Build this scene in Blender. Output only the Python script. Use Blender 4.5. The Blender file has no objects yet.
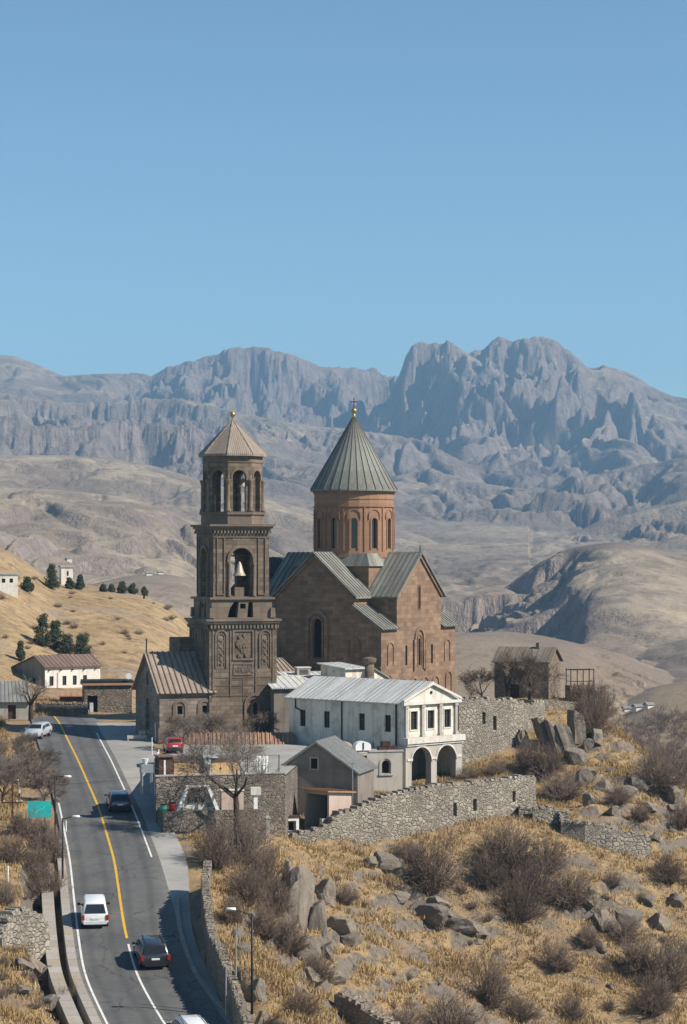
import bpy, bmesh, math, random
import numpy as np
from mathutils import Vector, Matrix
from mathutils.geometry import tessellate_polygon

C = bpy.context.scene
COL = C.collection
R = math.radians
FPX, CX, HY = 2400.0, 343.5, 560.0      # focal length in pixels, principal column, horizon row

def P(px, py, d):
    """world point seen at photo pixel (px, py) at depth d (camera at the origin, looking along +Y)"""
    return Vector(((px - CX) * d / FPX, d, (HY - py) * d / FPX))

# ------------------------------------------------------------------ camera, light, sky
cam_data = bpy.data.cameras.new('camera')
cam = bpy.data.objects.new('camera', cam_data); COL.objects.link(cam)
cam.location = (0, 0, 0); cam.rotation_euler = (R(90), 0, 0)
cam_data.sensor_fit = 'VERTICAL'; cam_data.sensor_height = 36.0
cam_data.lens = 36.0 * FPX / 1024.0
cam_data.shift_y = (HY - 512.0) / 1024.0
cam_data.clip_start = 1.0; cam_data.clip_end = 60000
C.camera = cam

SUN_AZ, SUN_EL = 69.0, 40.0
S = Vector((math.sin(R(SUN_AZ)) * math.cos(R(SUN_EL)), -math.cos(R(SUN_AZ)) * math.cos(R(SUN_EL)), math.sin(R(SUN_EL))))
sd = bpy.data.lights.new('sun', 'SUN'); sd.energy = 5.0; sd.angle = R(0.53); sd.color = (1.0, 0.93, 0.82)
sun = bpy.data.objects.new('sun', sd); COL.objects.link(sun)
sun.location = S * 200; sun.rotation_euler = (-S).to_track_quat('-Z', 'Y').to_euler()

w = bpy.data.worlds.new('World'); C.world = w; w.use_nodes = True
nt = w.node_tree; nt.nodes.clear()
sky = nt.nodes.new('ShaderNodeTexSky'); sky.sky_type = 'NISHITA'; sky.sun_disc = False
sky.sun_elevation = R(SUN_EL); sky.sun_rotation = math.atan2(S.x, S.y)
sky.air_density = 0.80; sky.dust_density = 0.0; sky.ozone_density = 0.9; sky.altitude = 1200
bg = nt.nodes.new('ShaderNodeBackground'); bg.inputs['Strength'].default_value = 0.097
wo = nt.nodes.new('ShaderNodeOutputWorld')
tint = nt.nodes.new('ShaderNodeMix'); tint.data_type = 'RGBA'; tint.blend_type = 'MULTIPLY'; tint.inputs[0].default_value = 1.0; tint.inputs[7].default_value = (.80, 1.0, 1.0, 1)   # camera white balance of the sky light
nt.links.new(sky.outputs[0], tint.inputs[6]); nt.links.new(tint.outputs[2], bg.inputs[0]); nt.links.new(bg.outputs[0], wo.inputs[0])

C.view_settings.view_transform = 'Standard'; C.view_settings.look = 'None'
C.view_settings.exposure = 0.5; C.view_settings.gamma = 1.0
C.render.engine = 'CYCLES'
C.cycles.max_bounces = 5; C.cycles.diffuse_bounces = 1; C.cycles.glossy_bounces = 2
C.cycles.transmission_bounces = 3; C.cycles.volume_bounces = 0; C.cycles.transparent_max_bounces = 6
C.cycles.use_denoising = True
C.cycles.denoising_input_passes = 'RGB_ALBEDO_NORMAL'
C.cycles.sample_clamp_indirect = 6.0

# ------------------------------------------------------------------ object helpers
def prop(o, label=None, cat=None, group=None, kind=None):
    if label: o['label'] = label
    if cat: o['category'] = cat
    if group: o['group'] = group
    if kind: o['kind'] = kind
    return o

def thing(name, label, cat, loc=(0, 0, 0), rz=0.0, group=None):
    o = bpy.data.objects.new(name, None); COL.objects.link(o)
    o.empty_display_size = 0.5
    o.location = loc; o.rotation_euler = (0, 0, rz)
    return prop(o, label, cat, group)

class MB:
    """collects polygons and links them as one mesh object, with metre-scaled face UVs"""
    def __init__(self):
        self.v, self.f, self.mi, self.sm = [], [], [], []
        self.m = 0
        self.smooth = False
    def face(self, pts):
        n = len(self.v)
        self.v.extend([tuple(p) for p in pts]); self.f.append(tuple(range(n, n + len(pts))))
        self.mi.append(self.m); self.sm.append(self.smooth)
    def mesh(self, vs, fs):
        n = len(self.v)
        self.v.extend([tuple(p) for p in vs])
        for f in fs:
            self.f.append(tuple(i + n for i in f)); self.mi.append(self.m); self.sm.append(self.smooth)
    def box(self, cx, cy, cz, sx, sy, sz, rz=0.0, tx=1.0, ty=1.0):
        """box by centre and full sizes; tx, ty scale the top"""
        c, s = math.cos(rz), math.sin(rz)
        vs = []
        for k, (a, b) in ((-1, (1, 1)), (1, (tx, ty))):
            for i, j in ((-1, -1), (1, -1), (1, 1), (-1, 1)):
                x, y = i * sx / 2 * a, j * sy / 2 * b
                vs.append((cx + x * c - y * s, cy + x * s + y * c, cz + k * sz / 2))
        self.mesh(vs, [(3, 2, 1, 0), (4, 5, 6, 7), (0, 1, 5, 4), (1, 2, 6, 5), (2, 3, 7, 6), (3, 0, 4, 7)])
        return self
    def b(self, x0, x1, y0, y1, z0, z1):
        return self.box((x0 + x1) / 2, (y0 + y1) / 2, (z0 + z1) / 2, x1 - x0, y1 - y0, z1 - z0)
    def tube(self, p, q, r0, r1=None, n=8, cap=True):
        r1 = r0 if r1 is None else r1
        p, q = Vector(p), Vector(q); d = (q - p)
        if d.length < 1e-6: return self
        d.normalize()
        a = d.orthogonal().normalized(); bb = d.cross(a)
        vs = []
        for c, r in ((p, r0), (q, r1)):
            for i in range(n):
                t = 2 * math.pi * i / n
                vs.append(c + (a * math.cos(t) + bb * math.sin(t)) * r)
        fs = [(i, (i + 1) % n, n + (i + 1) % n, n + i) for i in range(n)]
        if cap: fs += [tuple(range(n - 1, -1, -1)), tuple(range(n, 2 * n))]
        self.mesh(vs, fs); return self
    def lathe(self, prof, n=24, c=(0, 0), a0=0.0, cap=True):
        """prof: list of (radius, z)"""
        vs = []
        for r, z in prof:
            for i in range(n):
                t = a0 + 2 * math.pi * i / n
                vs.append((c[0] + r * math.cos(t), c[1] + r * math.sin(t), z))
        fs = []
        for k in range(len(prof) - 1):
            for i in range(n):
                fs.append((k * n + i, k * n + (i + 1) % n, (k + 1) * n + (i + 1) % n, (k + 1) * n + i))
        if cap:
            fs.append(tuple(range(n - 1, -1, -1))); fs.append(tuple(range((len(prof) - 1) * n, len(prof) * n)))
        self.mesh(vs, fs); return self
    def prism(self, poly, o, t, depth, up=(0, 0, 1)):
        """2D polygon (u, v) at o + u*t + v*up, extruded outwards by depth along n = t x up"""
        o, t, up = Vector(o), Vector(t), Vector(up); n = t.cross(up)
        a = [o + t * u + up * v for u, v in poly]; bk = [p + n * depth for p in a]
        k = len(poly)
        tri = tessellate_polygon([[Vector((u, v, 0)) for u, v in poly]])
        ar = sum(poly[i][0] * poly[(i + 1) % k][1] - poly[(i + 1) % k][0] * poly[i][1] for i in range(k))
        rng = range(k) if ar > 0 else range(k - 1, -1, -1)
        idx = list(rng)
        vs = a + bk; fs = []
        for tr in tri:
            p, q, r_ = [Vector((*poly[i], 0)) for i in tr]
            if (q - p).cross(r_ - p).z < 0: tr = (tr[0], tr[2], tr[1])
            fs.append(tuple(i + k for i in tr)); fs.append((tr[2], tr[1], tr[0]))
        for j in range(k):
            i0, i1 = idx[j], idx[(j + 1) % k]
            fs.append((i0, i1, i1 + k, i0 + k))
        self.mesh(vs, fs); return self
    def facade(self, poly, holes, o, t, depth=0.35, back=False):
        """wall face with real openings and reveals going inwards; seen from outside t points right"""
        o, t = Vector(o), Vector(t); up = Vector((0, 0, 1)); n = t.cross(up)
        loops = [poly] + holes
        flat = [p for lp in loops for p in lp]
        tri = tessellate_polygon([[Vector((u, v, 0)) for u, v in lp] for lp in loops])
        vs = [o + t * u + up * v for u, v in flat]; fs = []
        for tr in tri:
            p, q, r_ = [Vector((*flat[i], 0)) for i in tr]
            cr = (q - p).cross(r_ - p).z
            if abs(cr) < 1e-9: continue
            fs.append(tr if cr > 0 else (tr[0], tr[2], tr[1]))
        self.mesh(vs, fs)
        if back:
            self.mesh([v - n * depth for v in vs], [tuple(reversed(f)) for f in fs])
        for h in holes:
            k = len(h)
            ar = sum(h[i][0] * h[(i + 1) % k][1] - h[(i + 1) % k][0] * h[i][1] for i in range(k))
            hh = h if ar > 0 else h[::-1]
            for i in range(k):
                (u0, v0), (u1, v1) = hh[i], hh[(i + 1) % k]
                a, b_ = o + t * u0 + up * v0, o + t * u1 + up * v1
                self.face([b_, a, a - n * depth, b_ - n * depth])
        return self
    def build(self, name, mats, parent=None, label=None, cat=None, group=None, kind=None, uv=True):
        me = bpy.data.meshes.new(name)
        me.from_pydata(self.v, [], self.f)
        if not isinstance(mats, (list, tuple)): mats = [mats]
        for m in mats: me.materials.append(m)
        me.polygons.foreach_set('material_index', self.mi)
        me.polygons.foreach_set('use_smooth', self.sm)
        me.update()
        if uv:
            ul = me.uv_layers.new(name='metres')
            buf = np.zeros(len(me.loops) * 2, np.float32)
            for p in me.polygons:
                n = p.normal
                if abs(n.z) > 0.97: t = Vector((1, 0, 0)); q = Vector((0, 1, 0))
                else:
                    t = Vector((-n.y, n.x, 0)).normalized(); q = n.cross(t)
                for li in p.loop_indices:
                    co = me.vertices[me.loops[li].vertex_index].co
                    buf[2 * li] = co.dot(t); buf[2 * li + 1] = co.dot(q)
            ul.data.foreach_set('uv', buf)
        o = bpy.data.objects.new(name, me); COL.objects.link(o)
        if parent: o.parent = parent
        return prop(o, label, cat, group, kind)

def rect(u, v, w_, h): return [(u - w_ / 2, v), (u + w_ / 2, v), (u + w_ / 2, v + h), (u - w_ / 2, v + h)]
def arch(u, v, w_, h, n=8):
    """round-headed opening: u centre, v sill, overall height h"""
    r = w_ / 2; pts = [(u - r, v), (u + r, v)]
    for i in range(n + 1):
        t = math.pi * i / n
        pts.append((u + r * math.cos(t), v + h - r + r * math.sin(t)))
    return pts
def arch_band(mb, u, v, w_, h, th, o, t, proud=0.12, n=10, foot=True):
    r = w_ / 2; inner = [(u + r, v)] + [(u + r * math.cos(math.pi * i / n), v + h - r + r * math.sin(math.pi * i / n)) for i in range(n + 1)] + [(u - r, v)]
    r2 = r + th; outer = [(u + r2, v)] + [(u + r2 * math.cos(math.pi * i / n), v + h - r + r2 * math.sin(math.pi * i / n)) for i in range(n + 1)] + [(u - r2, v)]
    for i in range(len(inner) - 1):
        mb.prism([inner[i], outer[i], outer[i + 1], inner[i + 1]], o, t, proud)
def frame_band(mb, u, v, w_, h, th, o, t, proud=0.1):
    mb.prism(rect(u - w_ / 2 - th / 2, v - th, th, h + 2 * th), o, t, proud); mb.prism(rect(u + w_ / 2 + th / 2, v - th, th, h + 2 * th), o, t, proud)
    mb.prism(rect(u, v - th, w_, th), o, t, proud); mb.prism(rect(u, v + h, w_, th), o, t, proud)
def roof_slope(mb, a, b_, c, d, th=0.15, seams=0, rib=0.05, ribw=0.06, rm=None):
    """sloped slab: a-b the eave, d-c the ridge (seen from outside a left, b right); standing seams run up the slope"""
    a, b_, c, d = map(Vector, (a, b_, c, d)); n = (b_ - a).cross(d - a).normalized()
    dn = n * -th
    vs = [a, b_, c, d] + [p + dn for p in (a, b_, c, d)]
    mb.mesh(vs, [(0, 1, 2, 3), (7, 6, 5, 4), (0, 4, 5, 1), (1, 5, 6, 2), (2, 6, 7, 3), (3, 7, 4, 0)])
    for i in range(seams):
        s = (i + 0.5) / seams if seams > 1 else .5
        p, q = a.lerp(b_, s), d.lerp(c, s)
        e = (b_ - a).normalized() * ribw / 2
        m0 = mb.m
        if rm is not None: mb.m = rm
        up = n * rib
        vs = [p - e, p + e, q + e, q - e, p - e + up, p + e + up, q + e + up, q - e + up]
        mb.mesh(vs, [(4, 5, 6, 7), (0, 1, 5, 4), (1, 2, 6, 5), (2, 3, 7, 6), (3, 0, 4, 7)])
        mb.m = m0

# ------------------------------------------------------------------ materials
class G:
    """tiny node-graph writer"""
    def __init__(self, name):
        self.mat = bpy.data.materials.new(name); self.mat.use_nodes = True
        self.t = self.mat.node_tree; self.t.nodes.clear()
        self.out = self.t.nodes.new('ShaderNodeOutputMaterial')
    def n(self, typ, props=None, **ins):
        nd = self.t.nodes.new('ShaderNode' + typ)
        for k, v in (props or {}).items(): setattr(nd, k, v)
        for k, v in ins.items():
            key = int(k[1:]) if k[0] == '_' and k[1:].isdigit() else k.replace('_', ' ')
            sock = nd.inputs[key]
            if isinstance(v, bpy.types.NodeSocket): self.t.links.new(v, sock)
            elif isinstance(v, (tuple, list)) and len(v) == 3 and sock.type == 'RGBA': sock.default_value = (*v, 1)
            else: sock.default_value = v
        return nd
    def coord(self, which='Object'): return self.n('TexCoord').outputs[which]
    def pos(self): return self.n('NewGeometry').outputs['Position']
    def uv(self): return self.coord('UV')
    def map(self, vec, scale=(1, 1, 1), rot=(0, 0, 0)): return self.n('Mapping', None, Vector=vec, Scale=scale, Rotation=rot).outputs[0]
    def noise(self, vec, scale, detail=4, rough=.6): return self.n('TexNoise', None, Vector=vec, Scale=scale, Detail=detail, Roughness=rough).outputs['Fac']
    def mix(self, a, b_, f, mode='MIX'):
        nd = self.n('Mix', {'data_type': 'RGBA', 'blend_type': mode})
        for i, v in ((0, f), (6, a), (7, b_)):
            if isinstance(v, bpy.types.NodeSocket): self.t.links.new(v, nd.inputs[i])
            elif i == 0: nd.inputs[0].default_value = v
            else: nd.inputs[i].default_value = (*v, 1)
        return nd.outputs[2]
    def ramp(self, fac, a, b_, c0=0.0, c1=1.0):
        nd = self.n('MapRange', None, Value=fac, _1=a, _2=b_, _3=c0, _4=c1); return nd.outputs[0]
    def m(self, op, a, b_=0.0):
        return self.n('Math', {'operation': op}, _0=a, _1=b_).outputs[0]
    def finish(self, col, rough=.85, bump=None, dist=.05, strength=.6, metal=0.0, spec=.3, **kw):
        ins = dict(Base_Color=col, Roughness=rough, Metallic=metal)
        ins['Specular_IOR_Level'] = spec
        if bump is not None:
            ins['Normal'] = self.n('Bump', None, Height=bump, Distance=dist, Strength=strength).outputs[0]
        ins.update(kw)
        p = self.n('BsdfPrincipled', None, **ins)
        self.t.links.new(p.outputs[0], self.out.inputs[0]); return self.mat

def plain(name, col, rough=.6, var=.12, scale=2.0, metal=0.0, spec=.3, coat=0.0):
    g = G(name); n = g.noise(g.coord(), scale, 5)
    d = tuple(c * (1 - var * 2) for c in col); l = tuple(min(1, c * (1 + var * 1.2)) for c in col)
    c = g.mix(d, l, g.ramp(n, .3, .7))
    kw = {'Coat_Weight': coat} if coat else {}
    return g.finish(c, rough, n, .02, .3, metal, spec, **kw)

def ashlar(name, col, alt, bw=.85, bh=.42, mortar=.012, stain=.5, bump=.5):
    """dressed stone in courses: each block its own tone, dark joints, soft weather stains"""
    g = G(name); uv = g.uv()
    br = g.n('TexBrick', {'offset': .5}, Vector=uv, Color1=(0, 0, 0), Color2=(1, 1, 1), Mortar=(.5, .5, .5), Scale=1.0, Mortar_Size=mortar, Mortar_Smooth=.3, Bias=0.0, Brick_Width=bw, Row_Height=bh)
    n1 = g.noise(g.coord(), .35, 5, .65); n2 = g.noise(g.coord(), 5, 6, .7)
    c = g.mix(col, alt, br.outputs['Color'])
    dk = tuple(x * .5 for x in col)
    c = g.mix(c, dk, g.m('MULTIPLY', g.ramp(n1, .42, .75), stain))
    n4 = g.noise(g.map(g.coord(), (1.4, 1.4, .12)), 1.0, 4, .6)
    c = g.mix(c, dk, g.m('MULTIPLY', g.ramp(n4, .5, .8), stain * .8))
    c = g.mix(c, tuple(min(1, x * 1.25) for x in alt), g.m('MULTIPLY', g.ramp(n2, .55, .8), .35))
    c = g.mix(c, tuple(x * .35 for x in col), g.m('MULTIPLY', br.outputs['Fac'], .75))
    h = g.m('ADD', g.m('MULTIPLY', br.outputs['Fac'], -1.0), g.m('MULTIPLY', n2, .6))
    return g.finish(c, .92, h, .03, bump)

def rubble(name, col, alt, scale=2.7, joint=(.15, .13, .11)):
    """irregular field stones bedded in mortar"""
    g = G(name); uv = g.map(g.uv(), (1, 1.35, 1))
    wob = g.n('TexNoise', None, Vector=uv, Scale=1.3, Detail=3.0).outputs['Color']
    vec = g.mix((0, 0, 0), (0, 0, 0), 0.0)
    add = g.n('VectorMath', {'operation': 'SCALE'}, _0=wob); add.inputs['Scale'].default_value = .35
    vv = g.n('VectorMath', {'operation': 'ADD'}, _0=uv, _1=add.outputs[0]).outputs[0]
    sel = g.ramp(g.noise(g.coord(), .55, 3), .47, .53)
    def vor(sc_):
        ed_ = g.n('TexVoronoi', {'feature': 'DISTANCE_TO_EDGE'}, Vector=vv, Scale=sc_, Randomness=1.0).outputs['Distance']
        ce = g.n('TexVoronoi', {'feature': 'F1'}, Vector=vv, Scale=sc_, Randomness=1.0)
        return g.m('MULTIPLY', ed_, scale / sc_ * 1.0), g.n('SeparateColor', None, Color=ce.outputs['Color']).outputs[0]
    e1, r1 = vor(scale * .8); e2, r2 = vor(scale * 1.55)
    e1 = g.m('MULTIPLY', e1, .8); e2 = g.m('MULTIPLY', e2, 1.55)
    ed = g.m('ADD', g.m('MULTIPLY', e1, sel), g.m('MULTIPLY', e2, g.m('SUBTRACT', 1.0, sel)))
    rnd = g.m('ADD', g.m('MULTIPLY', r1, sel), g.m('MULTIPLY', r2, g.m('SUBTRACT', 1.0, sel)))
    n2 = g.noise(g.coord(), 6, 5, .7); n1 = g.noise(g.coord(), .3, 4)
    c = g.mix(col, alt, rnd)
    c = g.mix(c, tuple(x * .45 for x in col), g.m('MULTIPLY', g.ramp(n2, .5, .8), .6))
    c = g.mix(c, tuple(x * .6 for x in col), g.m('MULTIPLY', g.ramp(n1, .45, .7), .5))
    n5 = g.noise(g.coord(), .8, 5, .7)
    c = g.mix(joint, c, g.ramp(ed, .01, .06))
    c = g.mix(c, tuple(x * 1.15 for x in alt), g.m('MULTIPLY', g.ramp(n5, .56, .68), .55))
    return g.finish(c, .95, g.m('ADD', g.ramp(ed, 0, .16), g.m('MULTIPLY', n2, .35)), .12, .8)

def plaster(name, col, stain, amt=.6, sc=.5):
    g = G(name); o = g.coord()
    n1 = g.noise(o, sc, 6, .7); n2 = g.noise(g.map(o, (1.6, 1.6, .14)), 1.0, 5, .65); n3 = g.noise(o, 7, 4)
    c = g.mix(col, stain, g.m('MULTIPLY', g.ramp(n1, .48, .72), amt))
    c = g.mix(c, stain, g.m('MULTIPLY', g.ramp(n2, .52, .75), amt))
    c = g.mix(c, tuple(x * .8 for x in col), g.m('MULTIPLY', g.ramp(n3, .5, .8), .4))
    return g.finish(c, .9, g.m('ADD', n3, n1), .03, .4)

def sheet_metal(name, col, alt, rust, amt=.4, rough=.5, wave=0.0, metal=.2):
    """painted or bare roof sheet: panels of slightly different tone, rust runs down the slope"""
    g = G(name); uv = g.uv(); o = g.coord()
    pan = g.n('TexBrick', {'offset': .3}, Vector=uv, Color1=(0, 0, 0), Color2=(1, 1, 1), Mortar=(.4, .4, .4), Scale=1.0, Mortar_Size=.006, Bias=0.0, Brick_Width=.75, Row_Height=2.6)
    n1 = g.noise(g.map(uv, (1.2, .22, 1)), 1.0, 6, .7); n2 = g.noise(uv, 3.5, 6, .7)
    c = g.mix(col, alt, pan.outputs['Color'])
    f = g.m('MULTIPLY', g.ramp(g.m('ADD', g.m('MULTIPLY', n1, .65), g.m('MULTIPLY', n2, .35)), .46, .66), amt)
    c = g.mix(c, rust, f)
    c = g.mix(c, tuple(x * .35 for x in col), g.m('MULTIPLY', pan.outputs['Fac'], .6))
    h = n2
    if wave:
        wv = g.n('TexWave', {'wave_type': 'BANDS', 'bands_direction': 'X'}, Vector=uv, Scale=wave).outputs['Fac']
        h = g.m('ADD', g.m('MULTIPLY', wv, 1.5), g.m('MULTIPLY', n2, .3))
        c = g.mix(c, tuple(x * .7 for x in col), g.m('MULTIPLY', g.ramp(wv, .25, 0), .35))
    return g.finish(c, g.ramp(f, 0, 1, rough, .85), h, .04, .5, metal, .15)

M = {}
M['tuff'] = ashlar('dark_tuff_blocks', (.118, .086, .062), (.240, .178, .130), .95, .42, .016, .6)
M['tuff_trim'] = ashlar('carved_tuff_trim', (.150, .112, .084), (.210, .158, .120), 1.3, .6, .01, .5)
M['church'] = ashlar('church_tuff', (.185, .115, .076), (.295, .190, .124), .9, .45, .008, .5, .35)
M['drum'] = ashlar('rosy_tuff', (.275, .148, .092), (.34, .195, .122), 1.0, .5, .006, .35, .3)
M['chapel'] = ashlar('chapel_stone', (.175, .132, .105), (.29, .23, .185), .8, .4, .014, .6)
M['rubble'] = rubble('rubble_masonry', (.235, .20, .158), (.41, .355, .285))
M['rubble_dark'] = rubble('dark_rubble_masonry', (.15, .122, .096), (.30, .25, .20), 2.9)
M['rubble_warm'] = rubble('warm_rubble_masonry', (.23, .182, .14), (.35, .29, .22), 2.4)
M['hut'] = rubble('brown_hut_masonry', (.20, .135, .095), (.31, .225, .165), 3.2)
M['white_wall'] = plaster('whitewashed_plaster', (.68, .615, .52), (.30, .26, .21), 1.0)
M['white_trim'] = plaster('white_stone_trim', (.62, .575, .51), (.33, .29, .24), .8)
M['village_white'] = plaster('village_whitewash', (.68, .63, .56), (.42, .36, .30), .7)
M['grey_plaster'] = plaster('stained_grey_render', (.235, .20, .165), (.115, .098, .08), .8)
M['pale_plaster'] = plaster('pale_grey_render', (.42, .385, .335), (.22, .19, .16), .6)
M['concrete'] = plaster('weathered_concrete', (.38, .36, .33), (.2, .185, .17), .55, .8)
M['dark'] = plain('dark_interior', (.012, .011, .010), .9)
M['glass'] = plain('window_glass', (.018, .02, .024), .12, .1, 2, 0, .5)
M['seam_roof'] = sheet_metal('grey_green_seamed_metal', (.155, .158, .14), (.275, .275, .245), (.12, .085, .06), .85, .75, 0.0, .0)
M['seam_dark'] = plain('dark_metal_seam', (.12, .117, .105), .8)
M['rust_roof'] = sheet_metal('pinkish_rusted_metal', (.27, .215, .172), (.35, .285, .235), (.19, .12, .085), .75, .75, 0.0, 0.0)
M['white_roof'] = sheet_metal('pale_corrugated_metal', (.56, .575, .56), (.66, .67, .65), (.38, .25, .16), .8, .65, 1.6, 0.0)
M['grey_roof'] = sheet_metal('dull_grey_sheet', (.20, .20, .19), (.28, .28, .26), (.16, .11, .08), .5, .6, 0.0, 0.0)
M['hut_roof'] = sheet_metal('brown_grey_sheet', (.165, .14, .115), (.22, .19, .16), (.14, .09, .06), .7, .8, 0.0, 0.0)
M['shade_dark_roof'] = sheet_metal('shade_dark_sheet', (.022, .021, .020), (.035, .034, .032), (.05, .035, .025), .4, .6)  # near-black tone holds the shade of the church wing's roof slope
M['red_roof'] = sheet_metal('faded_red_sheet', (.155, .10, .08), (.215, .15, .122), (.12, .085, .065), .6, .8, 0.0, 0.0)
M['orange_roof'] = sheet_metal('orange_rusty_sheet', (.42, .23, .13), (.50, .30, .19), (.26, .13, .07), .6, .75)
M['tile'] = sheet_metal('brown_clay_tiles', (.24, .13, .085), (.40, .25, .165), (.14, .085, .06), .6, .85, 1.3, 0)
M['oct_roof'] = sheet_metal('tower_cap_shingles', (.24, .20, .165), (.34, .285, .235), (.22, .115, .075), .8, .8, 1.5, 0.0)
M['wood'] = plain('raw_plywood', (.58, .37, .18), .7, .10, 1.5)
M['brown_wood'] = plain('dark_brown_wood', (.075, .035, .022), .8)
M['door_red'] = plain('reddish_door_stone', (.36, .19, .13), .85)
M['bronze'] = plain('pale_weathered_bronze', (.42, .36, .29), .55, .2, 3, .3)
M['iron'] = plain('dark_iron', (.035, .032, .030), .6, .2, 4, .4)
M['gold'] = plain('dull_gilding', (.45, .30, .12), .4, .15, 4, .8)
M['steel'] = plain('galvanised_steel', (.34, .34, .34), .5, .15, 5, .5)
M['white_paint'] = plain('white_paint', (.76, .75, .72), .6, .06, 3)
M['teal'] = plain('turquoise_sheet', (.02, .43, .42), .55, .10, 1.5)
M['red_plastic'] = plain('faded_red_plastic', (.50, .045, .035), .5)
M['green_plastic'] = plain('sea_green_plastic', (.10, .33, .24), .5)
M['blue_sheet'] = plain('pale_blue_sheet', (.50, .56, .62), .6)
M['pink_wall'] = plaster('pinkish_render', (.52, .39, .32), (.36, .27, .22), .4)
# ------------------------------------------------------------------ terrain noise
def _hash(ix, iy, seed):
    h = (ix.astype(np.int64) * 374761393 + iy.astype(np.int64) * 668265263 + seed * 974634777) & 0xffffffff
    h = ((h ^ (h >> 13)) * 1274126177) & 0xffffffff
    return ((h ^ (h >> 16)) & 0xffff) / 65535.0
def gnoise(x, y, seed=0):
    x = np.asarray(x, float); y = np.asarray(y, float)
    ix, iy = np.floor(x), np.floor(y); fx, fy = x - ix, y - iy
    ux, uy = fx * fx * fx * (fx * (fx * 6 - 15) + 10), fy * fy * fy * (fy * (fy * 6 - 15) + 10)
    def gr(a, b_):
        t = _hash(ix + a, iy + b_, seed) * 2 * np.pi
        return np.cos(t) * (fx - a) + np.sin(t) * (fy - b_)
    p = gr(0, 0) * (1 - ux) + gr(1, 0) * ux; q = gr(0, 1) * (1 - ux) + gr(1, 1) * ux
    return (p * (1 - uy) + q * uy) * 1.5
def fbm(x, y, seed=0, o=4, g=.5):
    s, a, f = 0, 1, 1
    for k in range(o):
        s = s + a * gnoise(x * f, y * f, seed + k * 17); a *= g; f *= 2.03
    return s
def ridged(x, y, seed=0, o=4, g=.5):
    s, a, f = 0, 1, 1
    for k in range(o):
        s = s + a * (1 - np.abs(gnoise(x * f, y * f, seed + k * 31)) * 1.8); a *= g; f *= 2.07
    return s / 1.9 - .5
def sstep(a, b_, x):
    t = np.clip((x - a) / (b_ - a), 0, 1); return t * t * (3 - 2 * t)

def grid_object(name, X, Y, Z, mat, kind='structure'):
    nr, nc = X.shape
    me = bpy.data.meshes.new(name)
    co = np.stack([X, Y, Z], -1).reshape(-1, 3).astype(np.float32)
    i = np.arange(nr * nc).reshape(nr, nc)
    q = np.stack([i[:-1, :-1], i[:-1, 1:], i[1:, 1:], i[1:, :-1]], -1).reshape(-1, 4)
    me.vertices.add(len(co)); me.vertices.foreach_set('co', co.ravel())
    me.loops.add(q.size); me.loops.foreach_set('vertex_index', q.ravel().astype(np.int32))
    me.polygons.add(len(q)); me.polygons.foreach_set('loop_start', np.arange(0, q.size, 4, dtype=np.int32))
    me.polygons.foreach_set('loop_total', np.full(len(q), 4, np.int32))
    me.polygons.foreach_set('use_smooth', np.ones(len(q), bool))
    me.update(calc_edges=True); me.validate()
    me.materials.append(mat)
    o = bpy.data.objects.new(name, me); COL.objects.link(o); o['kind'] = kind
    return o

# ------------------------------------------------------------------ road rows: photo row, depth, columns of left edge, centre, right line, kerb
ROWS = [(716, 276, 33, 54, 80, 120), (722, 262, 35, 59, 91, 130), (735, 248, 39, 65.5, 97.5, 142), (760, 228, 47, 78, 111, 150), (808, 202, 60, 99, 133, 152),
        (860, 183, 70, 114.5, 153, 176), (927, 164, 77, 124, 171, 177.5), (975, 152, 84, 136, 186, 193), (1024, 141, 107, 164, 217, 236), (1110, 125, 152, 226, 285, 315)]
ROWS = np.array(ROWS, float)
def road_col(d, col):
    """smooth photo column of a road line at depth d (Catmull-like by cubic through rows)"""
    return np.interp(d, RD, RC[col])
_dd = ROWS[::-1, 1]
RD = np.linspace(125, 276, 400)
def _smooth(vals):
    x = np.interp(RD, _dd, vals[::-1]); k = 41
    pad = np.concatenate([2 * x[0] - x[1:k // 2 + 1][::-1], x, 2 * x[-1] - x[-k // 2:-1][::-1]])
    ker = np.hanning(k + 2)[1:-1]; ker /= ker.sum()
    return np.convolve(pad, ker, 'valid')[:len(RD)]
ROADZ = _smooth((HY - ROWS[:, 0]) * ROWS[:, 1] / FPX)
RC = {c: _smooth((ROWS[:, i] - CX) * ROWS[:, 1] / FPX) for i, c in ((2, 'l'), (3, 'c'), (4, 'r'), (5, 'k'))}
def road_z(d): return np.interp(d, RD, ROADZ)
def road_x(d, c): return np.interp(d, RD, RC[c])

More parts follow.
